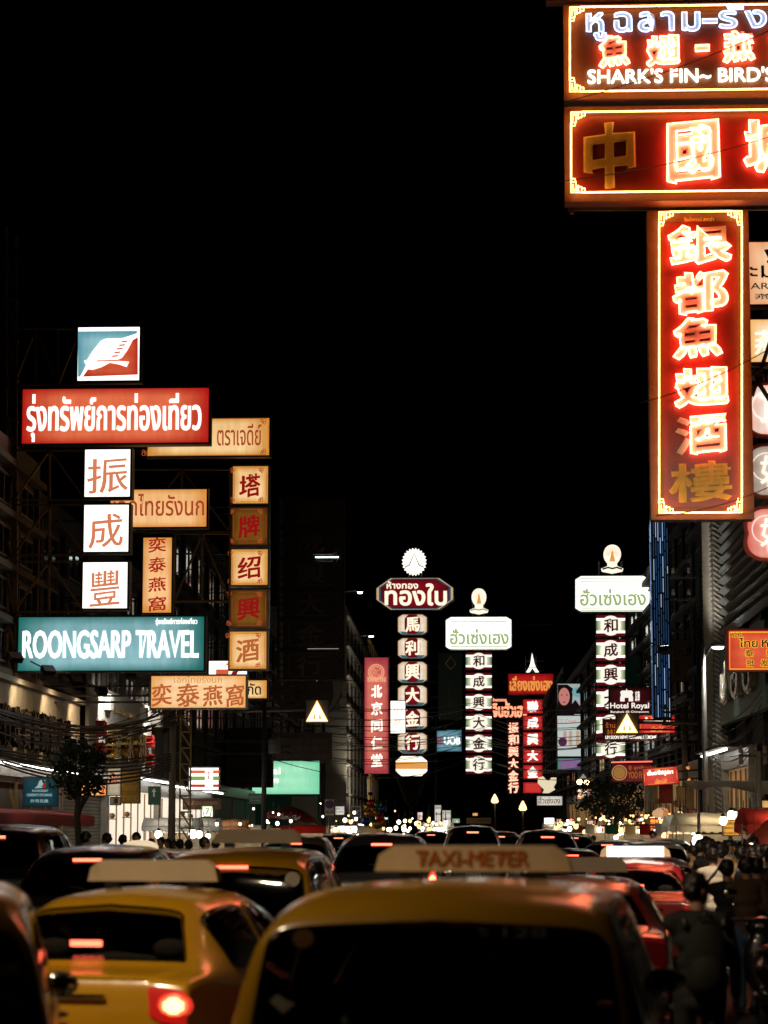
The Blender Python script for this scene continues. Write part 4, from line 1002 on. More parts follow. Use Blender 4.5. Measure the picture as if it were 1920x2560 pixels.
    p, sg = S.patch(.6, 1.35, 2.0, 6, .012, nu=4, nv=16, mirror=True, round_=.2); part('bumper_strip', M_black, p, sg)
    m2 = MB(); zb_ = .885 if not van else .66
    m2.tube([(-.32, .03, zb_), (.32, .03, zb_)], .016, 6); m2.build('boot_trim', M_chrome, t)
    for uu in (((2.93, 2.97),) if not van else ((1.36, 1.4),)):
        p, sg = S.patch(uu[0], uu[1], 4.9, 6, .004, nu=2, nv=20, mirror=True, round_=0); part('panel_gap', M_frit, p, sg)
    if van:
        A_ = S.at([ug0 + .1, ug0 + .5], [6.])[:, 0]
        m2 = MB(); m2.tube([(.0, A_[0][1] - .03, A_[0][2]), (.02, A_[0][1] - .035, A_[0][2] + .04), (-.42, A_[1][1] - .03, A_[0][2] + .1)], .009, 6); m2.build('rear_wiper', M_black, t)
    for sd in (1, -1):
        for y in (1.9, 2.85):
            pp = S.at([5.9 if y < 2 else 7.0], [2.7 * sd])[0][0]
            m2 = MB(); m2.tube([(pp[0] + sd * .005, y - .08, pp[2]), (pp[0] + sd * .03, y - .05, pp[2] + .003), (pp[0] + sd * .03, y + .07, pp[2] + .003), (pp[0] + sd * .005, y + .1, pp[2])], .012, 6); m2.build('door_handle', M_chrome, t)
        m2 = MB(); yb = 3.25 if van else 3.1
        m2.ell((sd * 1.0, yb, 1.06), (.11, .06, .075), 12); m2.bar((sd * .84, yb + .02, 1.0), (sd * .95, yb, 1.04), .04); mi_ = m2.build('door_mirror', M_black, t)
        m2 = MB(); m2.ell((sd * 1.0, yb - .045, 1.06), (.095, .022, .062), 12); m2.build('mirror_glass', M_chrome, mi_)
        for y in (.85, 3.6):
            m2 = MB(); rot = Matrix.Rotation(PI / 2, 3, 'Y')
            prof = [(.20, -.1), (.30, -.1), (.325, -.06), (.325, .06), (.30, .1), (.20, .1)]
            k = len(m2.v); m2.lathe((0, 0, 0), prof, 24); m2.v = [tuple(rot @ Vector(v) + Vector((sd * .80, y, .33))) for v in m2.v]
            wh = m2.build('wheel', M_tyre, t)
            m2 = MB(); m2.lathe((0, 0, 0), [(.0, -.03 * sd + .06 * sd), (.08, .08 * sd), (.19, .075 * sd), (.205, .10 * sd)], 20); m2.v = [tuple(rot @ Vector((v[0], v[1], v[2])) + Vector((sd * .80, y, .33))) for v in m2.v]
            m2.build('rim', M_rim, wh)
    for x in (-.37, .37):
        m2 = MB(); m2.ell((x, 2.45, .62), (.24, .27, .1), 12); m2.ell((x, 2.2, .88), (.23, .09, .32), 12); m2.ell((x, 2.16, 1.27 if van else 1.2), (.13, .05, .09), 12); m2.bar((x, 2.18, 1.1), (x, 2.16, 1.25), .05); m2.build('front_seat', M_seat, t)
    m2 = MB(); m2.ell((0, 1.45, .6), (.62, .28, .1), 14); m2.ell((0, 1.2, .84), (.62, .09, .26), 14)
    for x in (-.4, .4): m2.ell((x, 1.16, 1.12), (.13, .05, .07), 10)
    m2.build('rear_seat', M_seat, t)
    m2 = MB(); m2.bb((-.68, 3.0, .75), (.68, 3.35, .93)); m2.build('dashboard', M_black, t)
    m2 = MB(); ys = 2.0; zr = S.at([6.6], [6.])[0][0][2]
    if taxi:
        w_, label_ = taxi; rb = thing('x', None, None) if False else None
        m2.bb((-w_ / 2, 2.02, zr + .035), (w_ / 2, 2.14, zr + .18)); sg_ = m2.build('roof_sign', mat('ivory_sign_plastic', (.62, .53, .40), .4, noise=.12), t)
        for sd in (1, -1):
            m2 = MB(); q = [(sd * w_ / 2, 0.), (sd * (w_ / 2 + .09), 0.), (sd * (w_ / 2 + .07), .09), (sd * w_ / 2, .145)]
            if sd > 0: q = q
            else: q = q[::-1]
            m2.prism([(x, zr + .035 + z) for x, z in q], 2.02, 2.14); m2.build('sign_end_cap', mat('ivory_cap_plastic', (.6, .5, .34), .5), sg_)
            m2 = MB(); m2.bb((sd * .3 - .05, 2.03, zr - .01), (sd * .3 + .05, 2.13, zr + .034)); m2.build('sign_foot', M_black, sg_)
        if label_:
            m2 = MB(); letters(m2, 'TAXI-METER', (-w_ * .36, zr + .06, w_ * .36, zr + .155), y=2.019, depth=.004, bold=.05); m2.build('sign_lettering', mat('orange_sign_letter', (.36, .10, .01), .5), sg_)
    return t
def place(o, x, z, rz=None, s=(1, 1, 1)):
    o.location = (x, z, .004); o.rotation_euler[2] = -math.atan(.0317) if rz is None else rz; o.scale = s; return o
G_taxi = 'yellow taxis stuck in the traffic'; G_cars = 'cars queuing ahead in the traffic'
taxi_van = make_car('taxi', VAN, 'van', PT_yellow, 'yellow taxi van nearest the camera, its wide dark rear window filling the foreground', 'taxi', G_taxi, taxi=(.76, True), lamps='off')
place(taxi_van, .21, 11.3, -.14, s=(1.15, .97, .965))
# stickers on its rear window: number, roundels, diamond
def sticker(parent, name, pts, m, y, thick=.002):
    mb = MB(); mb.prism(pts, y - thick, y); return mb.build(name, m, parent)
def onglass(parent, S, u, items, name, m):
    """letters lying on the sloping rear window"""
    for txt, x0, z0, x1, z1 in items:
        mb = MB(); letters(mb, txt, (x0, z0, x1, z1), y=0, depth=.002, bold=.03)
        A = S.at([3.2, 3.95], [6.])[:, 0]
        def yy(z): 
            t = (z - A[0][2]) / (A[1][2] - A[0][2]); return A[0][1] + (A[1][1] - A[0][1]) * t - .012
        mb.v = [(x, y + yy(z), z) for x, y, z in mb.v]; mb.build(name, m, parent)
SV = Surf(VAN)
M_stk = mat('faded_sticker', (.30, .27, .22), .6); M_stkg = mat('green_sticker', (.02, .22, .10), .5); M_stko = mat('amber_roundel', (.20, .09, .02), .6)
onglass(taxi_van, SV, 0, [('ทะ', .10, 1.44, .22, 1.49), ('128', .28, 1.44, .46, 1.49)], 'window_lettering', M_stk)
onglass(taxi_van, SV, 0, [('TF', .34, 1.10, .41, 1.16)], 'window_lettering', M_stkg)
def glass_disc(parent, cx, cz, pts, m, name):
    A = SV.at([3.2, 3.95], [6.])[:, 0]
    mb = MB(); mb.prism([(cx + x, cz + z) for x, z in pts], -.003, 0.)
    mb.v = [(x, y + A[0][1] + (A[1][1] - A[0][1]) * (z - A[0][2]) / (A[1][2] - A[0][2]) - .012, z) for x, y, z in mb.v]
    return mb.build(name, m, parent)
disc = lambda r, n=20: [(r * math.cos(2 * PI * i / n), r * math.sin(2 * PI * i / n)) for i in range(n)]
glass_disc(taxi_van, -.55, 1.43, disc(.045), M_stko, 'roundel_sticker')
glass_disc(taxi_van, -.62, 1.13, [(0, -.06), (.06, 0), (0, .06), (-.06, 0)], M_stk, 'diamond_sticker')
glass_disc(taxi_van, .12, 1.12, [(-.1, -.05), (.08, -.05), (.08, .05), (-.1, .05)], mat('pale_sticker', (.32, .34, .3), .6), 'pale_sticker')
glass_disc(taxi_van, -.02, 1.12, [(-.03, -.05), (.03, -.05), (.03, .05), (-.03, .05)], M_stkg, 'green_sticker')
glass_disc(taxi_van, .27, 1.13, disc(.045), mat('cream_roundel', (.6, .5, .38), .5), 'round_sticker')
taxi_saloon = make_car('taxi', SEDAN, 'sedan', PT_yellow, 'yellow saloon taxi slanting in from the left with one bright red tail light', 'taxi', G_taxi, taxi=(.76, False), lamps='lit')
place(taxi_saloon, -2.02, 14.9, -.21, (1., .98, 1.0))
# people seated inside it
def mk(o, label): o['label'] = label; return o
t2 = mk(copy_tree(taxi_van), 'yellow taxi van numbered 1160 on its rear window, ahead of the saloon taxi'); place(t2, -1.56, 24.3, -.09, s=(1.03, 1., 1.01))
for ch in list(t2.children):
    if 'sticker' in ch.name or 'window_lettering' in ch.name: bpy.data.objects.remove(ch)
    elif ch.name.startswith('high_brake_light'): ch.material_slots[0].link = 'OBJECT'; ch.material_slots[0].material = N_brake
    elif ch.name.startswith('roof_sign'):
        for g in list(ch.children):
            if 'lettering' in g.name: bpy.data.objects.remove(g)
onglass(t2, SV, 0, [('ЧP1160', -.60, 1.41, -.22, 1.47)], 'window_lettering', M_stk); onglass(t2, SV, 0, [('Rs746', .24, 1.41, .48, 1.46)], 'window_lettering', M_stko)
glass_disc(t2, .60, 1.38, disc(.075), mat('cream_roundel', (.6, .5, .38), .5), 'round_sticker')
t3 = mk(copy_tree(taxi_van), 'yellow taxi van cut off by the left edge, just behind the saloon taxi'); place(t3, -2.27, 10.4, .13, (1.0, .93, .985))
for ch in list(t3.children):
    if 'sticker' in ch.name or 'window_lettering' in ch.name or ch.name.startswith('roof_sign'):
        for g in list(ch.children): bpy.data.objects.remove(g)
        bpy.data.objects.remove(ch)
def recolour(o, a, b):
    for ch in [o] + list(o.children_recursive):
        if ch.type == 'MESH':
            for sl in ch.material_slots:
                if sl.material == a: sl.link = 'OBJECT'; sl.material = b
    return o
def lamps_off(o):
    for ch in o.children_recursive:
        if ch.name.startswith(('lamp_core', 'lamp_glow')): ch.scale = (.35, .35, .35); ch.material_slots[0].link = 'OBJECT'; ch.material_slots[0].material = M_taild
        elif ch.name.startswith(('tail_light', 'high_brake')):
            ch.material_slots[0].link = 'OBJECT'; ch.material_slots[0].material = M_taild
def dup_car(src, label, x, z, pm, cat='car', group=G_cars, rz=None, s=(1, 1, 1), base=None):
    o = mk(copy_tree(src), label); o['category'] = cat; o['group'] = group
    recolour(o, base or PT_yellow, pm); place(o, x, z, rz, s); return o
r1 = dup_car(taxi_saloon, 'red saloon taxi half hidden by the nearest taxi van', 1.65, 21.6, PT_red, 'taxi', 'red taxis on the right of the queue', rz=-.12, s=(1.02, 1., .965))
lamps_off(r1)
r2 = dup_car(taxi_saloon, 'crimson saloon taxi with its roof sign lit white', 3.22, 31., PT_red, 'taxi', 'red taxis on the right of the queue', rz=-.1, s=(1.02, 1., .99))
for ch in r2.children:
    if ch.name.startswith('roof_sign'): ch.material_slots[0].link = 'OBJECT'; ch.material_slots[0].material = glow('lit_roof_sign', 'fff6ea', 1.6)
y4 = dup_car(taxi_saloon, 'yellow and red taxi with a rounded cream dome lamp, beyond the black SUV', -4.3, 40., PT_yellow, 'taxi', G_taxi, s=(1, 1, 1.03))
for ch in list(y4.children):
    if ch.name.startswith('roof_sign'):
        for g in list(ch.children): bpy.data.objects.remove(g)
        bpy.data.objects.remove(ch)
    elif ch.name.startswith('body'): ch.material_slots[0].link = 'OBJECT'; ch.material_slots[0].material = PT_red
mb = MB(); mb.lathe((0, 2.05, 1.5), [(.32, 0), (.32, .05), (.28, .11), (.15, .15), (0, .16)], 20); mb.build('dome_lamp', glow('cream_dome_lamp', 'f0d8b0', .9), y4)
suv = make_car('car', SUV, 'suv', PT_black, 'black SUV with a long red brake strip behind the leftmost taxi', 'car', G_cars, lamps='lit')
place(suv, -3.32, 26.6, s=(1., 1., 1.03))
D = lambda label, x, z, pm, **k: dup_car(suv, label, x, z, pm, base=PT_black, **k)
D('tall black van at the left edge under the red awnings', -5.65, 34.5, PT_black, s=(1.05, 1.1, 1.18))
D('dark car roof glimpsed between the yellow 1160 taxi and the round no-parking sign', -1.85, 49., PT_bronze, s=(1, 1, 1.06))
D('black SUV with a bright brake lamp in the middle of the road', -.05, 37., PT_black, s=(1., 1., 1.1))
D('black people carrier behind the middle of the taxi roof sign', 2.35, 64., PT_black, s=(.98, 1., 1.2))
D('dark SUV with a brake lamp, right of the black people carrier', 3.9, 57.5, PT_black, s=(.98, 1., 1.13))
D('black car in the gap between the people carrier and the dark SUV', 3.6, 75., PT_grey, s=(.95, 1., 1.1))
D('pale silver car parked sideways on behind the white SUV', 5.7, 63.5, PT_silver, rz=-.45, s=(1, 1, .98))
D('white SUV with a wide dark rear window beyond the crimson taxi', 6.1, 54., PT_white, s=(1.0, 1., .98))
D('dark saloon with glowing lamps between the crimson taxi and the white SUV', 4.45, 39.5, PT_grey, s=(.97, 1., .86))
D('dark red car with a round glowing tail lamp left of the white SUV', 3.85, 49.5, paint('wine_paint', (.05, .006, .008)), s=(.9, .95, .9))
D('teal car with bright streaks on its roof beyond the white SUV', 7.35, 62., PT_teal, rz=.04, s=(.98, 1., 1.0))
D('white saloon nose among the pedestrians left of the 1160 taxi', -4.4, 47., PT_white, s=(.95, 1., .9))
for i, (x, z, pm, sz, lb) in enumerate(((.6, 78, PT_grey, 1.0, 'grey car deep in the queue below the white sign box'), (-1.6, 84, PT_black, 1.05, 'black car deep in the queue below the round no-parking sign'), (1.9, 98, PT_black, 1.1, 'black car far along beneath the white-headed middle column'), (5.1, 92, PT_silver, 1.0, 'silver car far along beneath the scarlet column'), (.2, 112, PT_bronze, 1.0, 'bronze car far along beneath the octagonal sign'), (6.6, 84, PT_black, 1.05, 'black car far along beneath the red menu box'), (3.6, 122, PT_white, 1.1, 'white car farthest along the queue'))):
    D(lb, x, z, pm, s=(1, 1, sz))

for car in (t3, taxi_van):
    for ch in car.children:
        if ch.name.startswith('door_mirror') and sum(v.co.x for v in ch.data.vertices) > 0: ch.location.x = -.13      # folded in
# ================================================================ shops, stalls, lamps, trees, cables
def pt(px, py, z): return P(px, py, z)
W_tube = glow('white_shop_tube', (1., .98, .92), 9.)
W_bulb = glow('white_bulb', (1., .88, .66), 7.)
Y_bulb = glow('warm_bulb', (1., .58, .22), 2.6)
SHOPW = mat('shop_interior_white', (.7, .68, .64), .6)
def wallbox(name, label, cat, side, z0, z1, h0, h1, d, parts=None, m=None, group=None):
    """a thing fixed flat on the building front between z0 and z1; local y runs along the street, +x*s into it"""
    fx = xl(z0) if side < 0 else xr(z0)
    return thing(name, label, cat, (fx, z0, h0), -math.atan(.0317), group)
def px_to_z(px, side=-1):
    a = (px - CX) / F
    return (-13.0 if side < 0 else 8.3) / (a - .0317)
# --- ground floor shops on the left: recess, interior light painted as glow, shutters
def shop(name, label, z0, z1, h, mback, lit=None, awn=None, items=0, shutter=False, side=-1):
    t = wallbox(name, label, 'shop front', side, z0, z1, 0, 0, 0); s = -side; L = z1 - z0; rnd = random.Random(int(z0))
    mb = MB(); mb.bb((s * .18, 0, .13), (s * .42, .25, h)); mb.bb((s * .18, L - .25, .13), (s * .42, L, h)); mb.bb((s * .18, .25, h - .55), (s * .42, L - .25, h)); mb.build('shop_frame', mat('tiled_pier', (.34, .32, .28), .4, noise=.3, scale=9), t)
    mb = MB(); mb.bb((s * .17, .25, .13), (s * .2, L - .25, h - .55)); mb.build('shop_window', mback, t)
    if shutter:
        mb = MB(); n = int((h - .7) / .12)
        for i in range(n): mb.bb((s * .21, .3, .15 + i * .12), (s * .25, L - .3, .15 + i * .12 + .09))
        mb.build('roller_shutter', mat('shutter_steel', (.22, .22, .2), .5, metal=.4, noise=.3), t)
    if items:
        for k in range(items):
            mb = MB(); y = .4 + (L - .8) * (k + .5) / items; zz_ = .9 + rnd.random() * (h - 2.2)
            mb.bb((s * .21, y - .03, .2), (s * .26, y + .03, h - .6)); mb.bb((s * .21, y - .3, zz_), (s * .5, y + .3, zz_ + .04)); 
            for j in range(3): mb.ell((s * .36, y - .2 + j * .2, zz_ + .14), (.09, .09, .1), 8)
            mb.build('display_shelf', mat('shelf_wood', (.36, .2, .08), .5), t)
    if lit:
        mb = MB(); n = max(1, int(L / 1.6))
        for i in range(n):
            mb.tube([(s * 1.0, (i + .08) * L / n, h - .12), (s * 1.0, (i + .92) * L / n, h - .12)], .035, 8)
        mb.build('strip_light', lit, t)
        mb = MB(); mb.bb((s * .42, .1, h - .06), (s * 1.2, L - .1, h)); mb.build('canopy_soffit', M_conc, t)
    if awn:
        mb = MB(); n = 10; g = []
        for i in range(n + 1):
            g.append([(s * .45, L * i / n, h - 1.28), (s * 1.5, L * i / n, h - 1.45), (s * 1.52, L * i / n, h - 1.75 - .04 * (i % 2))])
        mb.grid(g); mb.build('awning', awn, t)
    return t
litw = litface('glowing_shop_wall', 'ffeeda', 'd0a060', .22, 2., False); litc = litface('glowing_shop_cool', 'fff6ec', 'e8dcc8', 1.1, 3.)  # window panels glow on their own, standing in for lit interiors
awnr = mat('red_awning', (.32, .02, .02), .7, noise=.3)
shop('street_shop', 'leftmost shop with a row of green-white tube lights and a red awning', 60, 76, 3.75, mat('dim_shop_back', (.10, .08, .05), .7), W_tube, awnr, 6)
shop('street_shop', 'closed shop with a grey roller shutter behind the slim street tree', 76.3, 86, 4.0, mat('dim_shop_back', (.10, .08, .05), .7), None, None, 0, True)
shop('street_shop', 'bright white open shop front beside the roller shutter', 86.3, 101, 3.9, litc, W_tube, None, 7)
shop('street_shop', 'convenience shop front glowing white under its striped light box', 101.3, 122, 3.8, litc, W_tube, None, 6)
shop('street_shop', 'dim green shop front beyond the convenience shop', 122.5, 148, 4.2, mat('green_shop_back', (.02, .12, .09), .6), None, None, 3)
for k, (z0, z1, lb) in enumerate(((152, 175, 'lit gold-trimmed shop front left of the red vertical signboard'), (178, 210, 'bright shop front under the red vertical signboard'), (216, 260, 'bright shop front under the octagonal gold-shop sign'))):
    shop('street_shop', lb, z0, z1, 4.2, litw, W_tube, None, 4)
for k, (z0, z1, lb, lt) in enumerate(((66, 73, 'pale awning shop front behind the yellow placard', W_tube), (73.5, 84, 'amber lit shop front at the foot of the striped fin', None), (84.5, 99.5, 'amber lit shop front below the blue light curtain', None), (101, 130, 'warm lit shop front behind the street tree on the right', None), (131, 180, 'far warm lit shop front below the advertising screen', None))):
    shop('street_shop', lb, z0, z1, 4.2, litw, lt, None, 5, side=1)
# --- corrugated panel with dark letters, white panel with gilt letters
t = wallbox('shop_sign', 'corrugated fascia panel with a row of big dark metal letters, far left', 'fascia', -1, 60, 79.5, 3.85, 6.1, 0)
mb = MB(); n = 130; g = []
for i in range(n + 1):
    y = 19.5 * i / n; x = .40 + (.06 if i % 2 else 0); g.append([(x, y, 0), (x, y, 2.1)])
mb.grid(g, smooth=False, flip=True); mb.bb((.2, 0, 2.1), (.62, 19.5, 2.25)); mb.bb((.2, 0, -.5), (.62, 19.5, 0)); mb.build('corrugated_sheet', M_tin, t)
M_darkmetal = mat('dark_bronze', (.03, .02, .014), .22, metal=.7)
for i, ch in enumerate('香港金行珠寶首飾錶店大'):
    mb = MB(); letters(mb, ch, (-.62, 0, .62, 1.25), 0, bold=.05, depth=.2)
    mb.v = [(.5 - y, x + 1.0 + i * 1.5, z + .25) for x, y, z in mb.v]; mb.build('letter', M_darkmetal, t)
t = wallbox('shop_sign', 'white fascia panel with gilt and red Chinese letters under two lamps', 'fascia', -1, 81, 97.5, 4.5, 7, 0)
mb = MB(); mb.bb((.38, 0, -.4), (.5, 16.5, 2.3)); mb.build('panel', M_white, t)
for i, ch in enumerate('金永利'):
    mb = MB(); letters(mb, ch, (-1.1, 0, 1.1, 1.25), 0, bold=.05, depth=.3); mb.v = [(.5 - y, x + 4.8 + i * 3.4, z - .15) for x, y, z in mb.v]; mb.build('letter', mat('gilt_metal', (.5, .34, .1), .25, metal=.85, noise=.2), t)
for y in (1.8, 15.):
    for q, ch in enumerate('福祿'):
        mb = MB(); letters(mb, ch, (-.5, .1, .5, .7), 0, bold=.08, depth=.3); mb.v = [(.5 - y_, x + y, z - .3 + q * .75) for x, y_, z in mb.v]; mb.build('red_letter', mat('red_letter_metal', (.5, .03, .025), .4), t)
mb = MB(); letters(mb, 'ห้างทองกรุงเทพ', (-3.2, 0, 3.2, .32), 0, bold=.03, depth=.06); mb.v = [(.5 - y_, x + 8, z + 1.5) for x, y_, z in mb.v]; mb.build('small_lettering', mat('gilt_metal', (.5, .34, .1), .25, metal=.85, noise=.2), t)
def spot(parent, loc, tgt, power, col=(1, .85, .65), ang=110, size=.15):
    l = bpy.data.lights.new('spot_light', 'SPOT'); l.energy = power; l.color = col; l.spot_size = math.radians(ang); l.spot_blend = .6; l.shadow_soft_size = size
    o = bpy.data.objects.new('spot_light', l); COL.objects.link(o)
    d = Vector(tgt) - Vector(loc); o.rotation_euler = d.to_track_quat('-Z', 'Y').to_euler(); o.location = loc
    if parent is not None: o.parent = parent
    return o
def floodlamp(name, label, loc, tgt, power, col=(1, .86, .66), group=None):
    t = thing(name, label, 'flood lamp', loc, 0, group); d = (Vector(tgt) - Vector(loc)).normalized(); q = d.to_track_quat('Z', 'Y').to_matrix()
    mb = MB(); mb.box((0, 0, 0), (.36, .26, .16), rot=q); mb.bar((0, 0, 0), (-.5, 0, .25), .04); mb.build('lamp_housing', M_black, t)
    mb = MB(); mb.box(d * .09, (.3, .2, .02), rot=q); mb.build('lamp_lens', glow('flood_lens', (1., .82, .55), 14.), t)
    spot(t, d * .2, d * 3, power, col); return t
for i, z in enumerate((62, 67, 72, 77)):
    floodlamp('flood_lamp', ('first', 'second', 'third', 'farthest')[i] + ' black flood lamp of the four above the dark metal letters', (xl(z) + 1.5, z, 6.3), (xl(z + 1) + .5, z + 1.2, 4.6), 160, (1., .72, .4), 'flood lamps over the letters')
for i, z in enumerate((83, 95)):
    floodlamp('flood_lamp', ('nearer', 'farther')[i] + ' white flood lamp above the gilt letters', (xl(z) + 1.6, z, 7.2), (xl(z + 2) + .5, z + 2, 5.2), 420, (1., .92, .8), 'flood lamps over the gilt letters')

# --- street lamps on posts and arms
def street_lamp(label, post, head, h, power, col, glowmat, arm=True, target=None, ang=150):
    """post: (x, y) on the pavement; head: point of the lamp over the road"""
    t = thing('street_lamp', label, 'street lamp', (post[0], post[1], .13))
    o = Vector((post[0], post[1], .13)); hd = Vector(head) - o
    mb = MB(); mb.tube([(0, 0, 0), (0, 0, hd.z + .1)], [.11, .06], 10); mb.lathe((0, 0, 0), [(.2, 0), (.2, .25), (.13, .4)], 12); mb.build('post', M_steel, t)
    mb = MB(); mb.tube([(0, 0, hd.z - .4), hd * .5 + Vector((0, 0, hd.z * .5)), hd + Vector((0, 0, .06))], .04, 8); mb.build('arm', M_steel, t)
    mb = MB(); mb.ell(hd + Vector((0, 0, .04)), (.24, .17, .08), 14); mb.build('lamp_head', M_steel, t)
    mb = MB(); mb.ell(hd - Vector((0, 0, .035)), (.17, .12, .05), 12); mb.build('lamp_glass', glowmat, t)
    spot(t, hd - Vector((0, 0, .12)), hd + Vector((0, 0, -5)) if target is None else Vector(target) - o, power, col, ang, .2)
    return t
G_w = glow('white_street_lamp', (.9, 1., .95), 22.); G_s = glow('added_sodium_lamp', (1., .55, .2), 22.)
LC = (1., .76, .48)
hd = pt(1795, 1616, 70); street_lamp('white street lamp beside the vermilion wholesale box', (xr(70) - 1.2, 70), hd, 0, 300, (1., .9, .75), G_w)
hd = pt(900, 1480, 150); street_lamp('white street lamp high beside the pale tower block', (RL(150) - .5, 150.5), hd, 0, 500, (1., .92, .8), G_w)
hd = pt(928, 1590, 165); street_lamp('lower white street lamp in front of the beige stepped shophouse', (RL(165) - .5, 165.5), hd, 0, 500, (1., .92, .8), G_w)
hd = pt(1627, 1729, 95); street_lamp('white street lamp at the corner of the hotel sign', (xr(95) - 1., 95), hd, 0, 300, (1., .9, .75), G_w)
street_lamp('added amber street lamp out of view on the left pavement, lighting the nearest taxis', (xl(11) + 3., 10.6), (-4.1, 11.2, 8.6), 0, 1900, LC, G_s, target=(-2.1, 19.5, 1.), ang=103)  # unseen lamp, added and aimed to light the nearest taxis
street_lamp('added amber street lamp out of view on the right pavement, lighting the crowd', (xr(27) - 1., 27), (5.0, 27.5, 8.6), 0, 5000, (1., .8, .55), G_s, target=(4.9, 40, 1.0), ang=75)  # unseen lamp, added to brighten the crowd and the cars beside it
for i, (px, py, z) in enumerate(((1237, 1997, 140), (1307, 2015, 130))):
    p = pt(px, py, z); t = thing('lantern_post', ('left', 'right')[i] + ' amber lantern of the two glowing on slim posts in mid street', 'lantern', (p.x, z, .1), group='amber lanterns in mid street')
    mb = MB(); mb.tube([(0, 0, 0), (0, 0, p.z - .4)], .06, 8); mb.build('post', M_black, t)
    mb = MB(); mb.lathe((0, 0, p.z - .45), [(.13, .1), (.22, .18), (.17, .36), (.03, .62), (0, .63)], 12); mb.build('lantern', glow('amber_lantern', (1., .62, .25), 3.), t)
for i, (px, py) in enumerate(((1449, 1955), (1467, 1957))):
    t = thing('round_lamp', ('left', 'right')[i] + ' round amber lamp above the striped menu box', 'lamp', pt(px, py, 150), group='round amber lamps over the menu box'); mb = MB(); mb.ell((0, 0, 0), (.17, .17, .17), 12); mb.build('bulb', glow('amber_round', (1., .66, .3), 14.), t); mb = MB(); mb.tube([(0, 0, .15), (0, .3, .5)], .03, 6); mb.build('bracket', M_black, t)
s = Sign('warning_sign', 'small blue pedestrian triangle sign above the two round lamps', 'warning sign', 1446, 1932, 1470, 1948, 150, .1); s.case(1446, 1932, 1470, 1948, mat('sign_steel_blue2', (.12, .2, .27), .5)); s.poly([(1458, 1934), (1467, 1946), (1449, 1946)], glow('dull_triangle', 'b8b4a4', .5, False), 'triangle')
for i, (px, py) in enumerate(((1762, 1370), (1752, 1382), (1741, 1394))):
    t = thing('downlight', ('upper', 'middle', 'lower')[i] + ' of three white downlights in the dark canopy under the vertical neon sign', 'downlight', pt(px, py, 84), group='three downlights'); mb = MB(); mb.lathe((0, 0, 0), [(0, 0), (.11, 0), (.11, .07), (0, .12)], 14); mb.build('lens', glow('downlight_lens', (.95, 1., .96), 8.), t); mb = MB(); mb.lathe((0, 0, .0), [(.115, .02), (.125, .02), (.125, .3), (0, .3)], 14); mb.build('can', M_black, t)

# --- small boards of the left pavement
def board(label, x0, y0, x1, y1, z, mface, items=(), mtxt=None, mcase=None, cat='sign board', name='sign_board', pole=False, **kw):
    s = Sign(name, label, cat, x0, y0, x1, y1, z, .16); s.case(x0, y0, x1, y1, mcase or M_case, .02); s.face(x0, y0, x1, y1, mface, .02)
    if items: s.text(items, mtxt, **kw)
    if pole:
        mb = MB(); a = s.L((x0 + x1) / 2, y1); mb.tube([(a[0], .12, .05 - 0), (a[0], .12, -s.org.z + .13)], .05, 8); mb.build('post', M_steel, s.t)
    return s
s = board('dark teal currency exchange board with a white winged emblem', 58, 1942, 147, 2017, 66, litface('deep_teal_face', '0c4450', '08303c', .5), [('ROONGSARP', 82, 1974, 122, 1980), ('CURRENCY EXCHANGE', 68, 1984, 132, 1991), ('外币兑换', 77, 1998, 123, 2007)], glow('pale_teal_letter', 'a8c8c8', .6, False), bold=.02)
s.poly([(88, 1971), (96, 1964), (100, 1953), (104, 1950), (115, 1950), (108, 1964), (100, 1968), (110, 1966), (106, 1970)], glow('pale_teal_letter', 'a8c8c8', .6, False), 'emblem', front=.02); s.poly([(106, 1970), (116, 1952), (116, 1968), (114, 1971)], glow('crimson_film', 'b01818', .6, False), 'emblem_corner')
board('small white 酒 board beside the yellow banner', 276, 1992, 303, 2013, 80, mat('grey_white_board', (.5, .48, .44), .6), [('酒', 284, 1995, 296, 2009)], bk, bold=.03)
s = board('yellow cloth banner printed with gold Thai lettering', 302, 1925, 352, 2009, 78, mat('mustard_cloth', (.45, .27, .05), .8, noise=.35, scale=9.), [('ขายส่ง', 306, 1932, 347, 1952), ('ทองแท้', 306, 1958, 347, 1977), ('ราคาดี', 306, 1984, 347, 2003)], mat('bright_gold_ink', (.62, .42, .1), .6), bold=.04, name='banner', cat='banner')
board('cream shop board with brown script lettering behind the banner', 268, 1918, 304, 1990, 82, litface('soft_cream_board', 'd8cbb4', 'a89a80', .55), [('See', 272, 1930, 300, 1958)], brink, lean=.2, bold=.03)
board('orange lit shop board behind the street tree', 182, 1950, 268, 1990, 80, litface('orange_shop_board', 'ffc684', 'e8883a', .9), [('อาหาร', 188, 1958, 262, 1984)], glow('rust_film', 'b4532c', .75, False), bold=.03)
s = board('dark green board with a white arrow pointing up', 371, 1966, 402, 2012, 88, mat('bottle_green', (.01, .06, .03), .5)); s.poly([(386, 1971), (392, 1980), (388, 1980), (388, 1992), (384, 1992), (384, 1980), (380, 1980)], mat('pale_paint', (.5, .5, .45), .6), 'arrow')
def seven(label, x0, y0, x1, y1, z):
    s = Sign('light_box_sign', label, 'light box', x0, y0, x1, y1, z, .4); s.case(x0, y0, x1, y1); s.face(x0, y0, x1, y1, glow('white_lit_face', 'fffaf2', 1.7), .03); return s
s = seven('white light box with orange, green and red stripes over the convenience shop', 471, 1917, 551, 1978, 100)
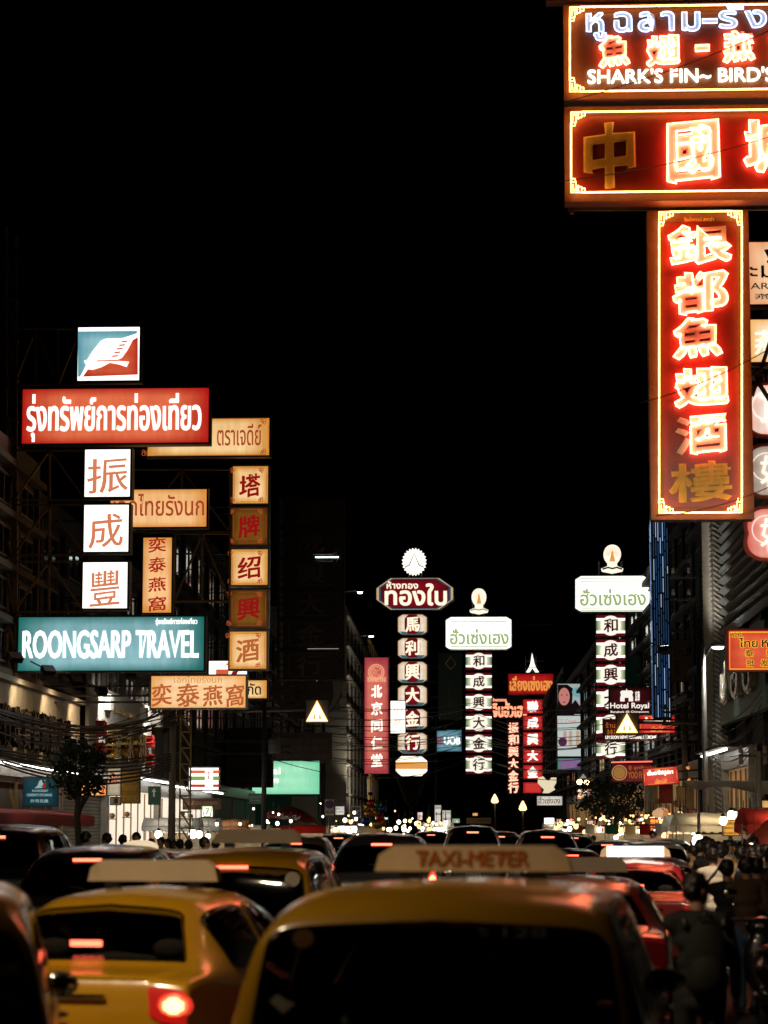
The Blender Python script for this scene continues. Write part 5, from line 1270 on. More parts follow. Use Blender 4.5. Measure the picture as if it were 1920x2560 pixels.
for a, b in ((477, 514), (534, 550)):
    s.poly([(a, 1926), (b, 1926), (b, 1934), (a, 1934)], so, 'orange_stripe', front=.003); s.poly([(a, 1941), (b, 1941), (b, 1951), (a, 1951)], glow('leaf_green_film', '7fa050', .8, False), 'green_stripe', front=.003); s.poly([(a, 1961), (b, 1961), (b, 1968), (a, 1968)], glow('red_film', 'b83020', .7, False), 'red_stripe', front=.003)
s.text([('7', 521, 1928, 526, 1950)], glow('red_film', 'b83020', .7, False), bold=.06)
s = seven('small square white light box with a green-edged 7 emblem', 503, 2012, 536, 2045, 98)
s.line([(507, 2016), (532, 2016), (527, 2041), (512, 2041)], glow('leaf_green_film', '7fa050', .8, False), .03, 'emblem_edge'); s.text([('7', 514, 2020, 526, 2037)], glow('leaf_green_film', '7fa050', .8, False), bold=.05)
s = board('brown goldsmith board with pale lettering over the convenience shop', 457, 1996, 553, 2024, 102, mat('brown_board', (.16, .05, .03), .5), [('92 SENG HENG GOLDSMITH', 461, 2003, 545, 2013)], mat('tan_ink', (.5, .36, .18), .5), bold=.04)
s = board('pale green bank fascia ending in hai with a dark green band below', 560, 1902, 800, 1986, 150, litface('mint_face', 'a8ecc4', '78d0a4', 1.), [('Thai', 640, 1918, 702, 1936), ('泰京银行', 640, 1946, 698, 1958)], wl, bold=.04)
s = board('dark green bank frontage below the mint fascia', 545, 1986, 800, 2070, 150.5, mat('bank_green', (.008, .16, .11), .5)); s.face(728, 1990, 795, 2068, mat('grey_panel', (.34, .33, .31), .6), .02, 'grey_panel', back=-.03)
t = thing('canopy_block', 'dark shadowed canopy block covering the left end of the mint bank fascia', 'canopy', pt(628, 1968, 132)); mb = MB()
k_ = 132 / F
mb.bb((-1.25, -.5, 0), (1.15, 1.5, 3.2)); mb.build('block', M_dark, t)
for i in range(9):
    mb = MB(); mb.box((-.05, -.58, .12 + i * .36), (2.5, .14, .05), rot=Matrix.Rotation(.5, 3, 'X')); mb.build('eave_strip', mat('eave_wood', (.06, .04, .03), .7), t)
s = board('teal street-name board under the power cables', 622, 1984, 655, 2010, 120, mat('street_sign_green', (.02, .12, .08), .5), [('ถนนเยาวราช', 625, 1989, 653, 1996), ('Yaowarat', 626, 1998, 650, 2003)], mat('pale_paint', (.5, .5, .45), .6))
s = board('white plate with a round blue no-parking disc', 811, 1998, 836, 2040, 105, mat('sign_white', (.6, .58, .52), .5), pole=True); s.poly(circ(824, 2011, 11), mat('sign_red', (.35, .02, .02), .5), 'red_ring', front=.004); s.poly(circ(824, 2011, 8.5), mat('sign_blue', (.02, .05, .2), .5), 'blue_disc', front=.026); s.text([('00-24', 815, 2026, 833, 2034)], bk)
board('white price board with a green foot beside the no-parking plate', 838, 2015, 862, 2038, 110, litface('grey_white_face', 'e8e6dc', 'b8b6ac', .8), [('PRICE', 841, 2019, 858, 2025), ('1000', 841, 2027, 858, 2032)], mat('green_ink', (.02, .15, .08), .6))
board('white dotted notice board above the balloon seller', 876, 2014, 904, 2046, 112, mat('sign_white', (.6, .58, .52), .5), [('88 88', 880, 2018, 900, 2025), ('8 8 8', 880, 2029, 900, 2034), ('88 88', 880, 2037, 900, 2042)], bk)
s = board('tall white price sheet hanging over the far stalls in mid street', 1086, 2012, 1104, 2068, 120, litface('sheet_face', 'e2ddd2', 'b6b0a4', .85), [('8000', 1088, 2017, 1102, 2023), ('8888', 1088, 2032, 1102, 2038)], ink)
board('shorter white price sheet beside the tall one', 1105, 2025, 1128, 2068, 122, litface('sheet_face', 'e2ddd2', 'b6b0a4', .85), [('ราคา', 1107, 2030, 1126, 2037), ('8000', 1108, 2044, 1126, 2050)], ink)
board('green and cream pair of boards on a post in mid street', 1165, 2044, 1228, 2060, 128, mat('tan_board', (.42, .3, .14), .6), [('ตลาด', 1200, 2047, 1224, 2056)], ink, pole=True)
board('small blazing white box hanging low in mid street', 1360, 2044, 1386, 2061, 130, glow('white_glare_box', 'fffdf2', 2.2))
board('blue-white mascot-free cut board above the blazing white box', 1366, 2024, 1388, 2041, 131, litface('pale_blue_cut', 'e8ecff', '9aa4d8', .9)) if False else None
s = board('red and yellow price board on the right pavement', 1623, 2045, 1648, 2070, 84, litface('price_red_face', 'e07040', 'b02818', .8), [('888', 1626, 2049, 1645, 2056), ('4440', 1626, 2060, 1645, 2067)], yo, bold=.04)
s = board('yellow placard with brown Thai lines held above the crowd', 1806, 2049, 1848, 2090, 58, litface('yellow_placard', 'f2b040', 'd8922c', .6), [('ถนนคนเดิน', 1809, 2054, 1845, 2062), ('ปิดถนน', 1809, 2066, 1832, 2073), ('ห้ามจอดรถ', 1809, 2078, 1840, 2085)], ink, bold=.03, pole=True)
s = board('cream board with a black bent arrow at the right edge', 1888, 2019, 1950, 2049, 56, mat('cream_board', (.45, .33, .18), .6), pole=True); s.line([(1901, 2042), (1901, 2030), (1914, 2030)], bk, .022, 'arrow', closed=False); s.poly([(1914, 2025), (1922, 2030), (1914, 2035)], bk, 'arrow_head', front=.01)
# green fascia with white letters, right
t = wallbox('shop_sign', 'dull green fascia with curly white metal letters on the near right building', 'fascia', 1, 62, 72.8, 5.0, 7.4, 0)
mb = MB(); mb.bb((-.42, 0, 0), (-.2, 10.8, 2.3)); mb.build('panel', mat('fascia_green', (.05, .14, .11), .5), t)
for i, ch in enumerate('ปอบ'):
    mb = MB(); letters(mb, ch, (-.9, 0, .9, 1.3), 0, bold=.05, depth=.2); mb.v = [(-.42 + y, -x + 8.4 - i * 2.9, z + .5) for x, y, z in mb.v]; mb.build('letter', mat('brushed_letter', (.55, .52, .45), .25, metal=.7), t)
t = wallbox('louvre_screen', 'band of dark horizontal louvres above the green fascia', 'louvre', 1, 60, 72.8, 7.6, 11.4, 0)
mb = MB()
for i in range(12): mb.box((-.34, 6.4, .16 + i * .31), (.26, 12.6, .03), rot=Matrix.Rotation(.5, 3, 'Y'))
mb.build('slats', mat('louvre_grey', (.16, .18, .18), .5, metal=.3), t)
# striped fin
t = wallbox('striped_fin', 'tall striped concrete fin lit from below, right of the black building', 'building fin', 1, 73.2, 76, .2, 24, 0)
mb = MB(); mb.bb((-.55, 0, 0), (-.17, 2.7, 24.)); mb.build('fin', mat('fin_concrete', (.20, .20, .19), .7), t)
mb = MB()
for i in range(150):
    z = .4 + i * .155
    if z > 23.4: break
    mb.box((-.36, -.03, z), (.42, .06, .05), rot=Matrix.Rotation(.62, 3, 'Y'))
for i in range(150):
    z = .4 + i * .155
    if z > 23.4: break
    mb.box((-.58, 1.35, z), (.06, 2.6, .05), rot=Matrix.Rotation(-.5, 3, 'X'))
mb.build('diagonal_ribs', mat('rib_pale', (.55, .5, .42), .6), t)
floodlamp('flood_lamp', 'flood lamp grazing up the striped fin', (xr(73) - 2.2, 71.6, 7.2), (xr(74) - .3, 74, 13.5), 260, (1., .93, .82))
# curtain of blue lights
s = Sign('light_curtain', 'curtain of vertical blue light strings hung down the black building', 'light curtain', 1636, 1296, 1668, 1796, 86, .5)
s.case(1634, 1290, 1670, 1800, M_black, .02, 'backing')
rnd = random.Random(3); BLU = [glow('blue_led', (.03, .09, .21), .65), glow('pale_led', (.36, .5, .75), 1.)]
a0, b0, a1, b1 = s.B(1636, 1298, 1668, 1794)
for i in range(13):
    mb = MB(); x, y = (a0 + (a1 - a0) * (i + .5) / 7, -.3) if i < 7 else (a0 - .06, -.2 + (i - 7) * .08); z = b0
    while z < b1 - .3:
        l = .25 + rnd.random() * .8; mb.tube([(x, y, z), (x, y, min(z + l, b1))], .011, 4, mi=1 if rnd.random() < .2 else 0); z += l + .07
    mb.build('light_string', BLU, s.t)
# dark pieces on the black building: tooth-like emblem, number, lit posters
t = wallbox('wall_emblem', 'row of pale jagged tooth-like metal shards on the dark building', 'emblem', 1, 77, 83.5, 15.9, 17.6, 0)
for k in range(5):
    mb = MB(); y = .4 + k * 1.25
    mb.add([(-.3, y, 1.4), (-.3, y + .9, 1.5), (-.3, y + .7, .75), (-.3, y + .1, .8), (-.2, y, 1.4), (-.2, y + .9, 1.5), (-.2, y + .7, .75), (-.2, y + .1, .8)], [(0, 1, 2, 3), (4, 7, 6, 5), (0, 4, 5, 1), (1, 5, 6, 2), (2, 6, 7, 3), (3, 7, 4, 0)]); mb.build('shard', mat('pale_shard', (.6, .48, .3), .5), t)
    mb = MB(); mb.add([(-.3, y, .6), (-.3, y + .5, .6), (-.3, y + .1, -.2), (-.2, y, .6), (-.2, y + .5, .6), (-.2, y + .1, -.2)], [(0, 1, 2), (3, 5, 4), (0, 3, 4, 1), (1, 4, 5, 2), (2, 5, 3, 0)]); mb.build('shard', mat('pale_shard', (.6, .48, .3), .5), t)
floodlamp('flood_lamp', 'small flood lamp below the jagged emblem', (xr(80) - 1.6, 79, 14.2), (xr(80) - .3, 80.2, 16.6), 60, (1., .8, .55))
s = board('dim tan poster board left of the white street lamp', 1676, 1600, 1750, 1705, 86, mat('tan_poster', (.36, .25, .12), .7, noise=.35, scale=2.), [('CHIRON', 1684, 1626, 1728, 1633)], ink); s.face(1684, 1650, 1700, 1690, mat('tan_poster2', (.2, .14, .09), .7), .01, 'picture', back=-.01)
s = board('dim amber wire-mesh panel behind the white street lamp', 1770, 1650, 1800, 1696, 86, mat('amber_panel', (.4, .26, .08), .7, noise=.3, scale=3.))
board('faint number 30 board on the dark building', 1734, 1522, 1790, 1545, 88, M_dark, [('30', 1737, 1526, 1756, 1542)], mat('tan_ink', (.5, .36, .18), .5))
board('tall green mesh panel behind the nearer white gold-shop column', 1562, 1640, 1602, 1715, 108, mat('green_panel', (.02, .16, .12), .6))
board('dark round-badged board behind the nearer white gold-shop column', 1590, 1590, 1632, 1650, 109, M_dark)

# --- trees
def tree(name, label, x, z, h, r, hz, trunk=.09, n=1500, seed=1, leaf=.16):
    rnd = random.Random(seed); t = thing(name, label, 'tree', (x, z, .13))
    mb = MB(); top = h - hz * .5
    mb.tube([(0, 0, 0), (.04, 0, top * .35), (-.05, 0, top * .7), (0, 0, top)], [trunk * 1.3, trunk, trunk * .85, trunk * .6], 9)
    tips = []
    for k in range(9):
        a = 2 * PI * k / 9 + rnd.random(); b = top * (.72 + .03 * k); e = Vector((r * .75 * math.cos(a), r * .75 * math.sin(a), h + hz * (rnd.random() - .35)))
        mb.tube([(0, 0, b), e * .5 + Vector((0, 0, b * .5 - .1)), e], [trunk * .5, trunk * .3, .012], 6); tips.append(e)
    mb.build('trunk', mat('bark', (.07, .05, .035), .9), t)
    cl = MB(); cen = []
    for k in range(34):
        a = rnd.random() * 2 * PI; q = math.sqrt(rnd.random()); zz_ = rnd.uniform(-1, 1); w_ = math.sqrt(max(0, 1 - zz_ * zz_ * .8))
        cen.append(Vector((r * q * w_ * math.cos(a), r * q * w_ * math.sin(a), h + hz * zz_)))
    for k in range(n):
        c = cen[k % len(cen)]; p = c + Vector((rnd.gauss(0, r * .17), rnd.gauss(0, r * .17), rnd.gauss(0, hz * .16)))
        d = Vector((rnd.gauss(0, 1), rnd.gauss(0, 1), rnd.gauss(0, .7))).normalized(); e = d.cross(Vector((rnd.gauss(0, 1), rnd.gauss(0, 1), rnd.gauss(0, 1)))).normalized(); l = leaf * rnd.uniform(.6, 1.3)
        cl.add([p - d * l * .5, p + e * l * .28, p + d * l * .5, p - e * l * .28], [(0, 1, 2, 3)])
    cl.build('crown', mat('leaves', (.02, .036, .012), .6, noise=.4, scale=2.), t); return t
tree('street_tree', 'slim dark street tree in front of the roller shutter on the left', pt(198, 2000, 63).x, 63, 3.3, .72, .62, .10, 1500, 2, .17)
mb = MB()
tree('street_tree', 'bushy dark street tree on the right above the food stalls', pt(1540, 2000, 104).x, 104, 3.2, 1.3, .8, .1, 1600, 5, .2)
tree('street_tree', 'small bushy street tree hidden among the far stalls', pt(1490, 2000, 124).x, 124, 3.3, 1.2, .8, .1, 900, 6, .2)
# --- poles with transformers and cable bundles
def pole(label, x, z, h, extra=None, m=None, r=.13):
    t = thing('utility_pole', label, 'utility pole', (x, z, .13)); mb = MB(); mb.tube([(0, 0, 0), (0, 0, h)], [r * 1.2, r * .85], 10); mb.build('post', m or mat('pole_concrete', (.3, .27, .22), .8), t)
    mb = MB()
    for q in (.97, .9, .8)[:1 if h < 5 else 3]: mb.bar((-.9 * min(1, h / 7), 0, h * q), (.9 * min(1, h / 7), 0, h * q), .07)
    mb.build('cross_arm', M_black, t)
    mb = MB()
    for q in (.985, .915):
        for x_ in [q_ * min(1, h / 7) for q_ in (-.8, -.3, .3, .8)]: mb.lathe((x_, 0, h * q), [(.05, 0), (.07, .06), (.04, .1), (.06, .16), (0, .2)], 8)
    mb.build('insulator', mat('insulator_glaze', (.25, .2, .16), .3), t)
    if extra:
        mb = MB(); mb.lathe((.45, 0, h * .62), [(0, 0), (.25, 0), (.27, .1), (.27, .6), (.2, .7), (0, .7)], 14); mb.build('transformer', mat('transformer_grey', (.14, .14, .14), .6), t)
    return t
poles = [(pt(430, 2000, 78).x, 78, 7.6, 'pale utility pole left of the striped convenience light box'), (pt(660, 2000, 110).x, 110, 8.4, 'dark utility pole before the mint bank fascia'), (pt(808, 2000, 128).x, 128, 9, 'dark utility pole at the right end of the mint bank fascia'), (pt(1714, 2000, 82).x, 82, 5.9, 'pale utility pole behind the askew cola box'), (pt(1898, 2000, 57).x, 57, 3.6, 'pale utility pole near the right edge above the arrow board'), (pt(1755, 2000, 76).x, 76, 10., 'dark utility pole with a transformer before the striped fin'), (pt(1090, 2000, 200).x, 200, 11, 'dark utility pole between the two central sign columns')]
for i, (x, z, h, lb) in enumerate(poles): pole(lb, x, z, h, i in (1, 5), None if i in (0, 3, 4) else M_dark, .07 if i == 4 else .11)
def cable(label, a, b, sag, r=.018, n=14, group='overhead cables', m=M_black):
    a = Vector(a); b = Vector(b); mid = (a + b) / 2; t = bpy.data.objects
    mb = MB(); mb.tube([a + (b - a) * (i / n) - Vector((0, 0, sag * 4 * (i / n) * (1 - i / n))) - a for i in range(n + 1)], r, 5)
    o = mb.build('cable', m, None, a); return tag(o, label, 'cable', group)
rnd = random.Random(11)
LB = 'thin black cable in the sagging bundle strung over the left pavement'
for k in range(14):
    y0 = 1760 + rnd.random() * 60; cable(LB, pt(-30, y0, 62 + rnd.random() * 3), pt(420 + rnd.random() * 60, 1745 + rnd.random() * 70, 78), .35 + rnd.random() * .5, .016 + rnd.random() * .012, group='cables over the left pavement', m=mat('dusty_cable', (.10, .085, .07), .7) if k % 3 == 0 else M_black)
for k in range(7):
    cable('thin black cable at the foot of the dark metal letters', pt(-30, 1868 + k * 5, 62), pt(450, 1880 + k * 6, 79), .3 + .05 * k, .03, group='cables at the foot of the letters')
LC_ = 'thin black cable crossing in front of the central sign columns'
for k in range(14):
    y0 = 1735 + k * 11 + rnd.random() * 6; cable(LC_, pt(620 + rnd.random() * 60, y0 + 10, 112), pt(1160 + rnd.random() * 60, y0 + rnd.random() * 24, 180), .5 + rnd.random() * .9, .02, group='cables before the central columns')
LD = 'thin black cable between the central columns and the right pavement'
for k in range(16):
    y0 = 1740 + k * 11; cable(LD, pt(1170 + rnd.random() * 80, y0 + rnd.random() * 30, 150), pt(1720 + rnd.random() * 40, y0 - 55 + rnd.random() * 50, 82), .4 + rnd.random() * .8, .017, group='cables towards the right pavement')
LE = 'pale sagging cable between the poles under the vermilion box'
for k in range(9):
    cable(LE, pt(1750, 1786 + k * 9, 76), pt(1905, 1725 + k * 16, 58), .35 + rnd.random() * .7, .014, group='cables under the vermilion box', m=mat('dusty_cable', (.10, .085, .07), .7))
LF = 'loop of slack cable hanging below the octagonal sign column'
for k in range(8):
    cable(LF, pt(970 + k * 3, 1925, 186), pt(1078 - k * 2, 1915 + k * 4, 186), 1.1 + .22 * k, .022, group='slack cable loops', m=mat('dusty_cable', (.10, .085, .07), .7))
for k, (a, b) in enumerate((((1380, 262, 40.5), (1960, 60, 40.5)), ((1380, 455, 40.5), (1960, 330, 40.5)), ((1590, 1010, 40.6), (1960, 850, 40.6)), ((1640, 1290, 40.6), (1960, 1200, 40.6)))):
    cable(('highest', 'second', 'third', 'lowest')[k] + ' of the thin wires slanting across the neon signs', pt(*a), pt(*b), .12, .009, group='wires before the neon signs')
# ================================================================ people
M_skin = mat('skin', (.36, .20, .12), .55, noise=.08); M_skin2 = mat('eye_dark', (.02, .015, .012), .3, noise=0); M_lip = mat('lip', (.30, .10, .08), .5, noise=0)
M_hair = mat('black_hair', (.008, .007, .006), .5, noise=.3, scale=30.)
def fuse(mb, voxel, smooth=4):
    """one continuous skin from overlapping shapes"""
    me = bpy.data.meshes.new('f'); me.from_pydata(mb.v, [], mb.f); o = bpy.data.objects.new('f', me); COL.objects.link(o)
    r = o.modifiers.new('r', 'REMESH'); r.mode = 'VOXEL'; r.voxel_size = voxel
    sm = o.modifiers.new('s', 'SMOOTH'); sm.iterations = smooth; sm.factor = .5
    dg = bpy.context.evaluated_depsgraph_get(); dg.update()
    out = bpy.data.meshes.new_from_object(o.evaluated_get(dg)); COL.objects.unlink(o); bpy.data.objects.remove(o); bpy.data.meshes.remove(me)
    out.polygons.foreach_set('use_smooth', [True] * len(out.polygons)); return out
def child(name, me, mats, parent):
    for m in (mats if isinstance(mats, list) else [mats]): me.materials.append(m)
    me.name = name; o = bpy.data.objects.new(name, me); COL.objects.link(o); o.parent = parent; return o
def chain(mb, pts, rs, n=10):
    mb.tube(pts, rs, n)
    for p, r in zip(pts, rs): mb.ell(p, (r, r, r), n)
def make_person(label, pose, hair='short', head_yaw=0., woman=False, vox=.013, shirt=None, trousers=None, long_sleeve=False):
    t = thing('person', label, 'person'); V = Vector
    k = .92 if woman else 1.
    sh, hp = .185 * k, .09
    L = pose
    hipz = .90
    def leg(s): return [V((s * hp, 0, hipz)), V((s * (hp + .01), L['knee' + 'rl'[s < 0]][0], .50)), V((s * (hp + .012), L['foot' + 'rl'[s < 0]][0], .085))]
    def arm(s):
        e = L['elb' + 'rl'[s < 0]]; w_ = L['wri' + 'rl'[s < 0]]
        return [V((s * sh, 0, 1.385)), V((s * e[0], e[1], e[2])), V((s * w_[0], w_[1], w_[2]))]
    # body
    mb = MB()
    for z, rx, ry, y in ((.92, .145, .105, 0), (1.02, .125, .095, 0), (1.15, .135, .10, .0), (1.28, .155, .108, 0), (1.37, .14, .09, -.005)): mb.ell((0, y, z), (rx * k, ry, .10), 14)
    chain(mb, [V((0, -.005, 1.38)), V((0, .01, 1.52))], [.06 * k, .055 * k])
    R = Matrix.Rotation(-head_yaw, 3, 'Z'); hc = V((0, .02, 1.615))
    H = lambda x, y, z: hc + R @ V((x, y, z))
    mb.ell(hc, (.074, .092, .108), 16, rot=R); mb.ell(H(0, .035, -.055), (.055, .058, .062), 12, rot=R); mb.ell(H(0, .098, -.018), (.014, .02, .024), 8, rot=R)
    for s in (1, -1): mb.ell(H(s * .077, -.005, -.012), (.012, .022, .032), 8, rot=R)
    for s in (1, -1):
        l = leg(s); chain(mb, l, [.078, .055, .036])
        mb.ell(l[2] + V((0, .05, -.045)), (.042, .11, .035), 10)
        a = arm(s); chain(mb, a, [.046, .037, .026])
        d = (a[2] - a[1]).normalized(); side = V((0, 1, 0)) - d * d.y; side.normalize(); pal = a[2] + d * .045
        nrm = d.cross(side)
        mb.ell(pal, (.022, .04, .045), 8, rot=Matrix((nrm, side, d)).transposed())
        for f, (o, ln) in enumerate(((.030, .062), (.011, .072), (-.010, .068), (-.029, .052))):
            b = a[2] + d * .08 + side * o; m_ = b + d * ln * .5 + nrm * -.004 * s; e = b + d * ln * .92 + nrm * -.022 * s
            mb.tube([a[2] + d * .05 + side * o * .9, b, m_, e], [.0095, .0095, .0085, .007], 6)
        th = a[2] + d * .03 + side * .035; mb.tube([th - side * .02, th + d * .02 + side * .018, th + d * .055 + side * .022], [.011, .010, .008], 6)
    me = fuse(mb, vox)
    b = child('body', me, [M_skin, M_skin2, M_lip], t)
    for p in me.polygons:
        c = R.transposed() @ (p.center - hc)
        if c.y > .055:
            if abs(abs(c.x) - .03) < .013 and abs(c.z - .008) < .008: p.material_index = 1
            elif abs(c.x) < .024 and abs(c.z + .062) < .009: p.material_index = 2
    # hair
    mb = MB(); rnd = random.Random(4)
    mb.ell(H(0, -.014, .03), (.088, .098, .098), 18, rot=R); mb.ell(H(0, -.035, -.015), (.082, .075, .075), 14, rot=R)
    if hair == 'long': chain(mb, [H(0, -.05, 0), H(0, -.075, -.14), H(0, -.07, -.25)], [.088, .075, .05])
    if hair == 'bun': mb.ell(H(0, -.11, .03), (.045, .045, .045), 10)
    for q in range(26):
        a = rnd.random() * 6.28; z = rnd.uniform(-.02, .11); r = math.sqrt(max(0, 1 - (z / .125) ** 2)); y = -.014 + .096 * r * math.sin(a)
        if y > .07 and z < .06: continue
        mb.ell(H(.085 * r * math.cos(a), y, z), (.022, .022, .02), 7, rot=R)
    if hair == 'cap':
        mb.ell(H(0, .0, .05), (.092, .103, .085), 16, rot=R); mb.ell(H(0, .11, .045), (.07, .07, .012), 12, rot=R)
    child('cap' if hair == 'cap' else 'hair', fuse(mb, .011, 2), M_hair, t)
    # shirt
    mb = MB()
    for z, rx, ry, y in ((.90, .165, .125, 0), (1.0, .155, .118, 0), (1.12, .155, .117, 0), (1.26, .172, .122, 0), (1.36, .165, .105, -.005)): mb.ell((0, y, z), (rx * k, ry, .11), 16)
    chain(mb, [V((-sh * .9, -.005, 1.40)), V((0, -.005, 1.425)), V((sh * .9, -.005, 1.40))], [.058, .07, .058])
    for s in (1, -1):
        a = arm(s); m_ = a[1] if long_sleeve else a[0].lerp(a[1], .85)
        if long_sleeve: chain(mb, [a[0], a[1], a[1].lerp(a[2], .92)], [.066, .052, .038])
        else: chain(mb, [a[0], m_], [.066, .058])
    child('shirt', fuse(mb, .014), shirt or mat('dark_cloth', (.012, .012, .014), .85), t)
    mb = MB(); mb.ell((0, 0, .90), (.158 * k, .12, .09), 14); mb.ell((0, -.02, .84), (.155 * k, .12, .09), 14)
    for s in (1, -1):
        l = leg(s); l = [l[0], l[1], l[1].lerp(l[2], .93)]; chain(mb, l, [.095, .07, .055])
    child('trousers', fuse(mb, .014), trousers or mat('navy_cloth', (.02, .022, .035), .85), t)
    for s in (1, -1):
        l = leg(s); mb = MB(); mb.ell(l[2] + V((0, .05, -.035)), (.052, .14, .05), 12); mb.ell(l[2] + V((0, .05, -.075)), (.05, .138, .014), 12)
        mb.build('shoe', M_black, t)
    return t
walk = dict(kneer=(.10,), footr=(.17,), kneel=(.02,), footl=(-.22,), elbr=(.25, -.08, 1.12), wrir=(.26, .02, .90), elbl=(-.25, .06, 1.12), wril=(-.25, .20, .93))
stand = dict(kneer=(.02,), footr=(.0,), kneel=(.02,), footl=(.03,), elbr=(.25, -.02, 1.12), wrir=(.27, .06, .88), elbl=(-.25, -.02, 1.12), wril=(-.26, .08, .89))
hold = dict(kneer=(.02,), footr=(.05,), kneel=(.02,), footl=(-.05,), elbr=(.24, -.02, 1.12), wrir=(.16, .22, 1.12), elbl=(-.24, -.02, 1.12), wril=(-.13, .23, 1.15))
C = lambda key, c: mat(key, c, .85, noise=.15)
cl_black = C('black_cloth', (.010, .010, .011)); cl_white = C('white_cloth', (.55, .52, .46)); cl_tan = C('tan_cloth', (.42, .28, .15)); cl_grey = C('grey_cloth', (.12, .12, .12)); cl_yel = C('yellow_cloth', (.5, .3, .04)); cl_red = C('red_cloth', (.4, .06, .04)); cl_blue = C('blue_cloth', (.04, .08, .16)); cl_pink = C('pink_cloth', (.5, .25, .22)); cl_green = C('green_cloth', (.03, .1, .06))
pat = mat('speckled_cloth', (.5, .44, .36), .85, noise=.5, scale=45.)
def put(o, px, z, y_head, rz=0., h=None):
    """stand a person on the road so that the head is where the photo shows it"""
    p = P(px, 2100, z); o.location = (p.x, z, .008 if RL(z) < p.x < RR(z) else .132)
    top = P(px, y_head, z).z if y_head else None
    sc_ = h or ((top - o.location.z) / 1.735); sc_ = min(1.08, max(.86, sc_)); o.scale = (sc_, sc_, sc_); o.rotation_euler[2] = rz; return o
near = make_person('person in a black jacket turning their head to the right beside the nearest taxi', stand, 'short', .95, vox=.009, shirt=cl_black, trousers=cl_black, long_sleeve=True)
put(near, 1740, 15.8, 2180, -.06)
# backpack on his shoulders
bp = thing('backpack', 'black backpack worn by the person turning to the right', 'backpack', near.location + Vector((.03, -.19, .86)), -.06)
mb = MB(); mb.ell((0, .03, .22), (.145, .09, .24), 18); mb.ell((0, .02, .08), (.15, .09, .13), 16); mb.ell((0, -.05, .1), (.11, .06, .12), 14); child('bag', fuse(mb, .014), C('black_nylon', (.006, .007, .0065)), bp)
for s in (1, -1):
    mb = MB(); mb.tube([(s * .12, .08, .40), (s * .135, .16, .48), (s * .135, .27, .46), (s * .14, .32, .34)], .022, 7); mb.build('strap', M_black, bp)
mb = MB(); mb.tube([(-.05, -.02, .46), (0, -.03, .50), (.05, -.02, .46)], .012, 6); mb.build('handle', M_black, bp)
man2 = make_person('person in a black T-shirt seen from behind, before the tan shirt', walk, 'short', 0., shirt=cl_black, trousers=C('black_denim', (.012, .013, .018)))
put(man2, 1816, 26, 2147, -.03)
wom = make_person('person with a bun of dark hair and a speckled cream blouse, walking away', walk, 'bun', 0., woman=True, shirt=pat, trousers=cl_grey)
put(wom, 1780, 33, 2120, -.05)
sb = thing('shoulder_bag', 'dark shoulder bag slung across the speckled cream blouse', 'bag', wom.location + Vector((-.21, .02, .85)), 0); mb = MB(); mb.ell((0, 0, 0), (.06, .13, .10), 12); mb.build('pouch', M_black, sb); mb = MB(); mb.tube([(0, -.05, .08), (.1, -.145, .32), (.24, -.14, .48), (.34, -.02, .60)], .013, 6); mb.build('strap', M_black, sb)
tan = make_person('person in a tan T-shirt with one bare arm, walking away at the right', walk, 'short', .2, shirt=cl_tan, trousers=cl_grey)
put(tan, 1850, 37, 2117, -.08)
bag1 = thing('carrier_bag', 'white carrier bag in the hand of the person in the tan T-shirt', 'bag', tan.location + Vector((.27, .02, .52))); mb = MB(); mb.ell((0, 0, .1), (.06, .11, .14), 12); mb.tube([(0, -.04, .22), (0, 0, .34), (0, .04, .22)], .008, 5); mb.build('bag', mat('white_plastic', (.6, .6, .58), .5), bag1)
protoA = make_person('person in grey facing the camera behind the white SUV', hold, 'short', 0., shirt=cl_grey, trousers=cl_blue)
put(protoA, 1632, 66, 2076, PI - .2)
def crowd(label, src, px, z, yh, rz, shirt, group):
    o = copy_tree(src); o['label'] = label; o['group'] = group
    for ch in o.children:
        if ch.name.startswith('shirt'): ch.material_slots[0].link = 'OBJECT'; ch.material_slots[0].material = shirt
    put(o, px, z, yh, rz); return o
GR = 'pedestrians on the right'; GL = 'pedestrians on the left pavement'
rnd = random.Random(21)
named = [('person in a yellow print shirt between the speckled blouse and tan shirt', wom, 1812, 46, 2112, -.1, cl_yel), ('person in a pink top facing the camera in the right hand crowd', wom, 1793, 55, 2103, PI + .3, cl_pink), ('person in a red top deep in the right hand crowd', man2, 1828, 62, 2098, .3, cl_red), ('person in black carrying a white strap left of the speckled blouse', man2, 1768, 40, 2106, -.1, cl_black), ('person in dark green at the far right edge of the crowd', tan, 1893, 34, 2128, -.1, cl_green), ('person in a white cap-like pale top near the red umbrella', wom, 1874, 44, 2110, .4, cl_white)]
for lb, src, px, z, yh, rz, sh in named: crowd(lb, src, px, z, yh, rz, sh, GR)
DK = 'dark-clothed pedestrian in the dense crowd between the food stalls and the teal car'
for i in range(34):
    z = 42 + rnd.random() * 46; px = rnd.uniform(1735, 1925); crowd(DK, rnd.choice([man2, tan, wom, protoA]), px, z, 2073 + (1.9 - rnd.uniform(1.58, 1.78)) * F / z, rnd.choice([0, 0, .3, -.3, PI, 1.4, -1.4]) + rnd.uniform(-.2, .2), rnd.choice([cl_black, cl_black, cl_grey, cl_blue]), 'dense crowd on the right')
EK = 'dark-clothed pedestrian at the right edge behind the person in the tan T-shirt'
for i in range(9):
    z = 24 + rnd.random() * 14; px = rnd.uniform(1862, 1935); crowd(EK, rnd.choice([man2, tan, protoA]), px, z, 2073 + (1.9 - rnd.uniform(1.58, 1.76)) * F / z, rnd.choice([0, .2, -.2, PI]), rnd.choice([cl_black, cl_grey, C('brown_cloth', (.08, .045, .025))]), 'dark crowd at the right edge')
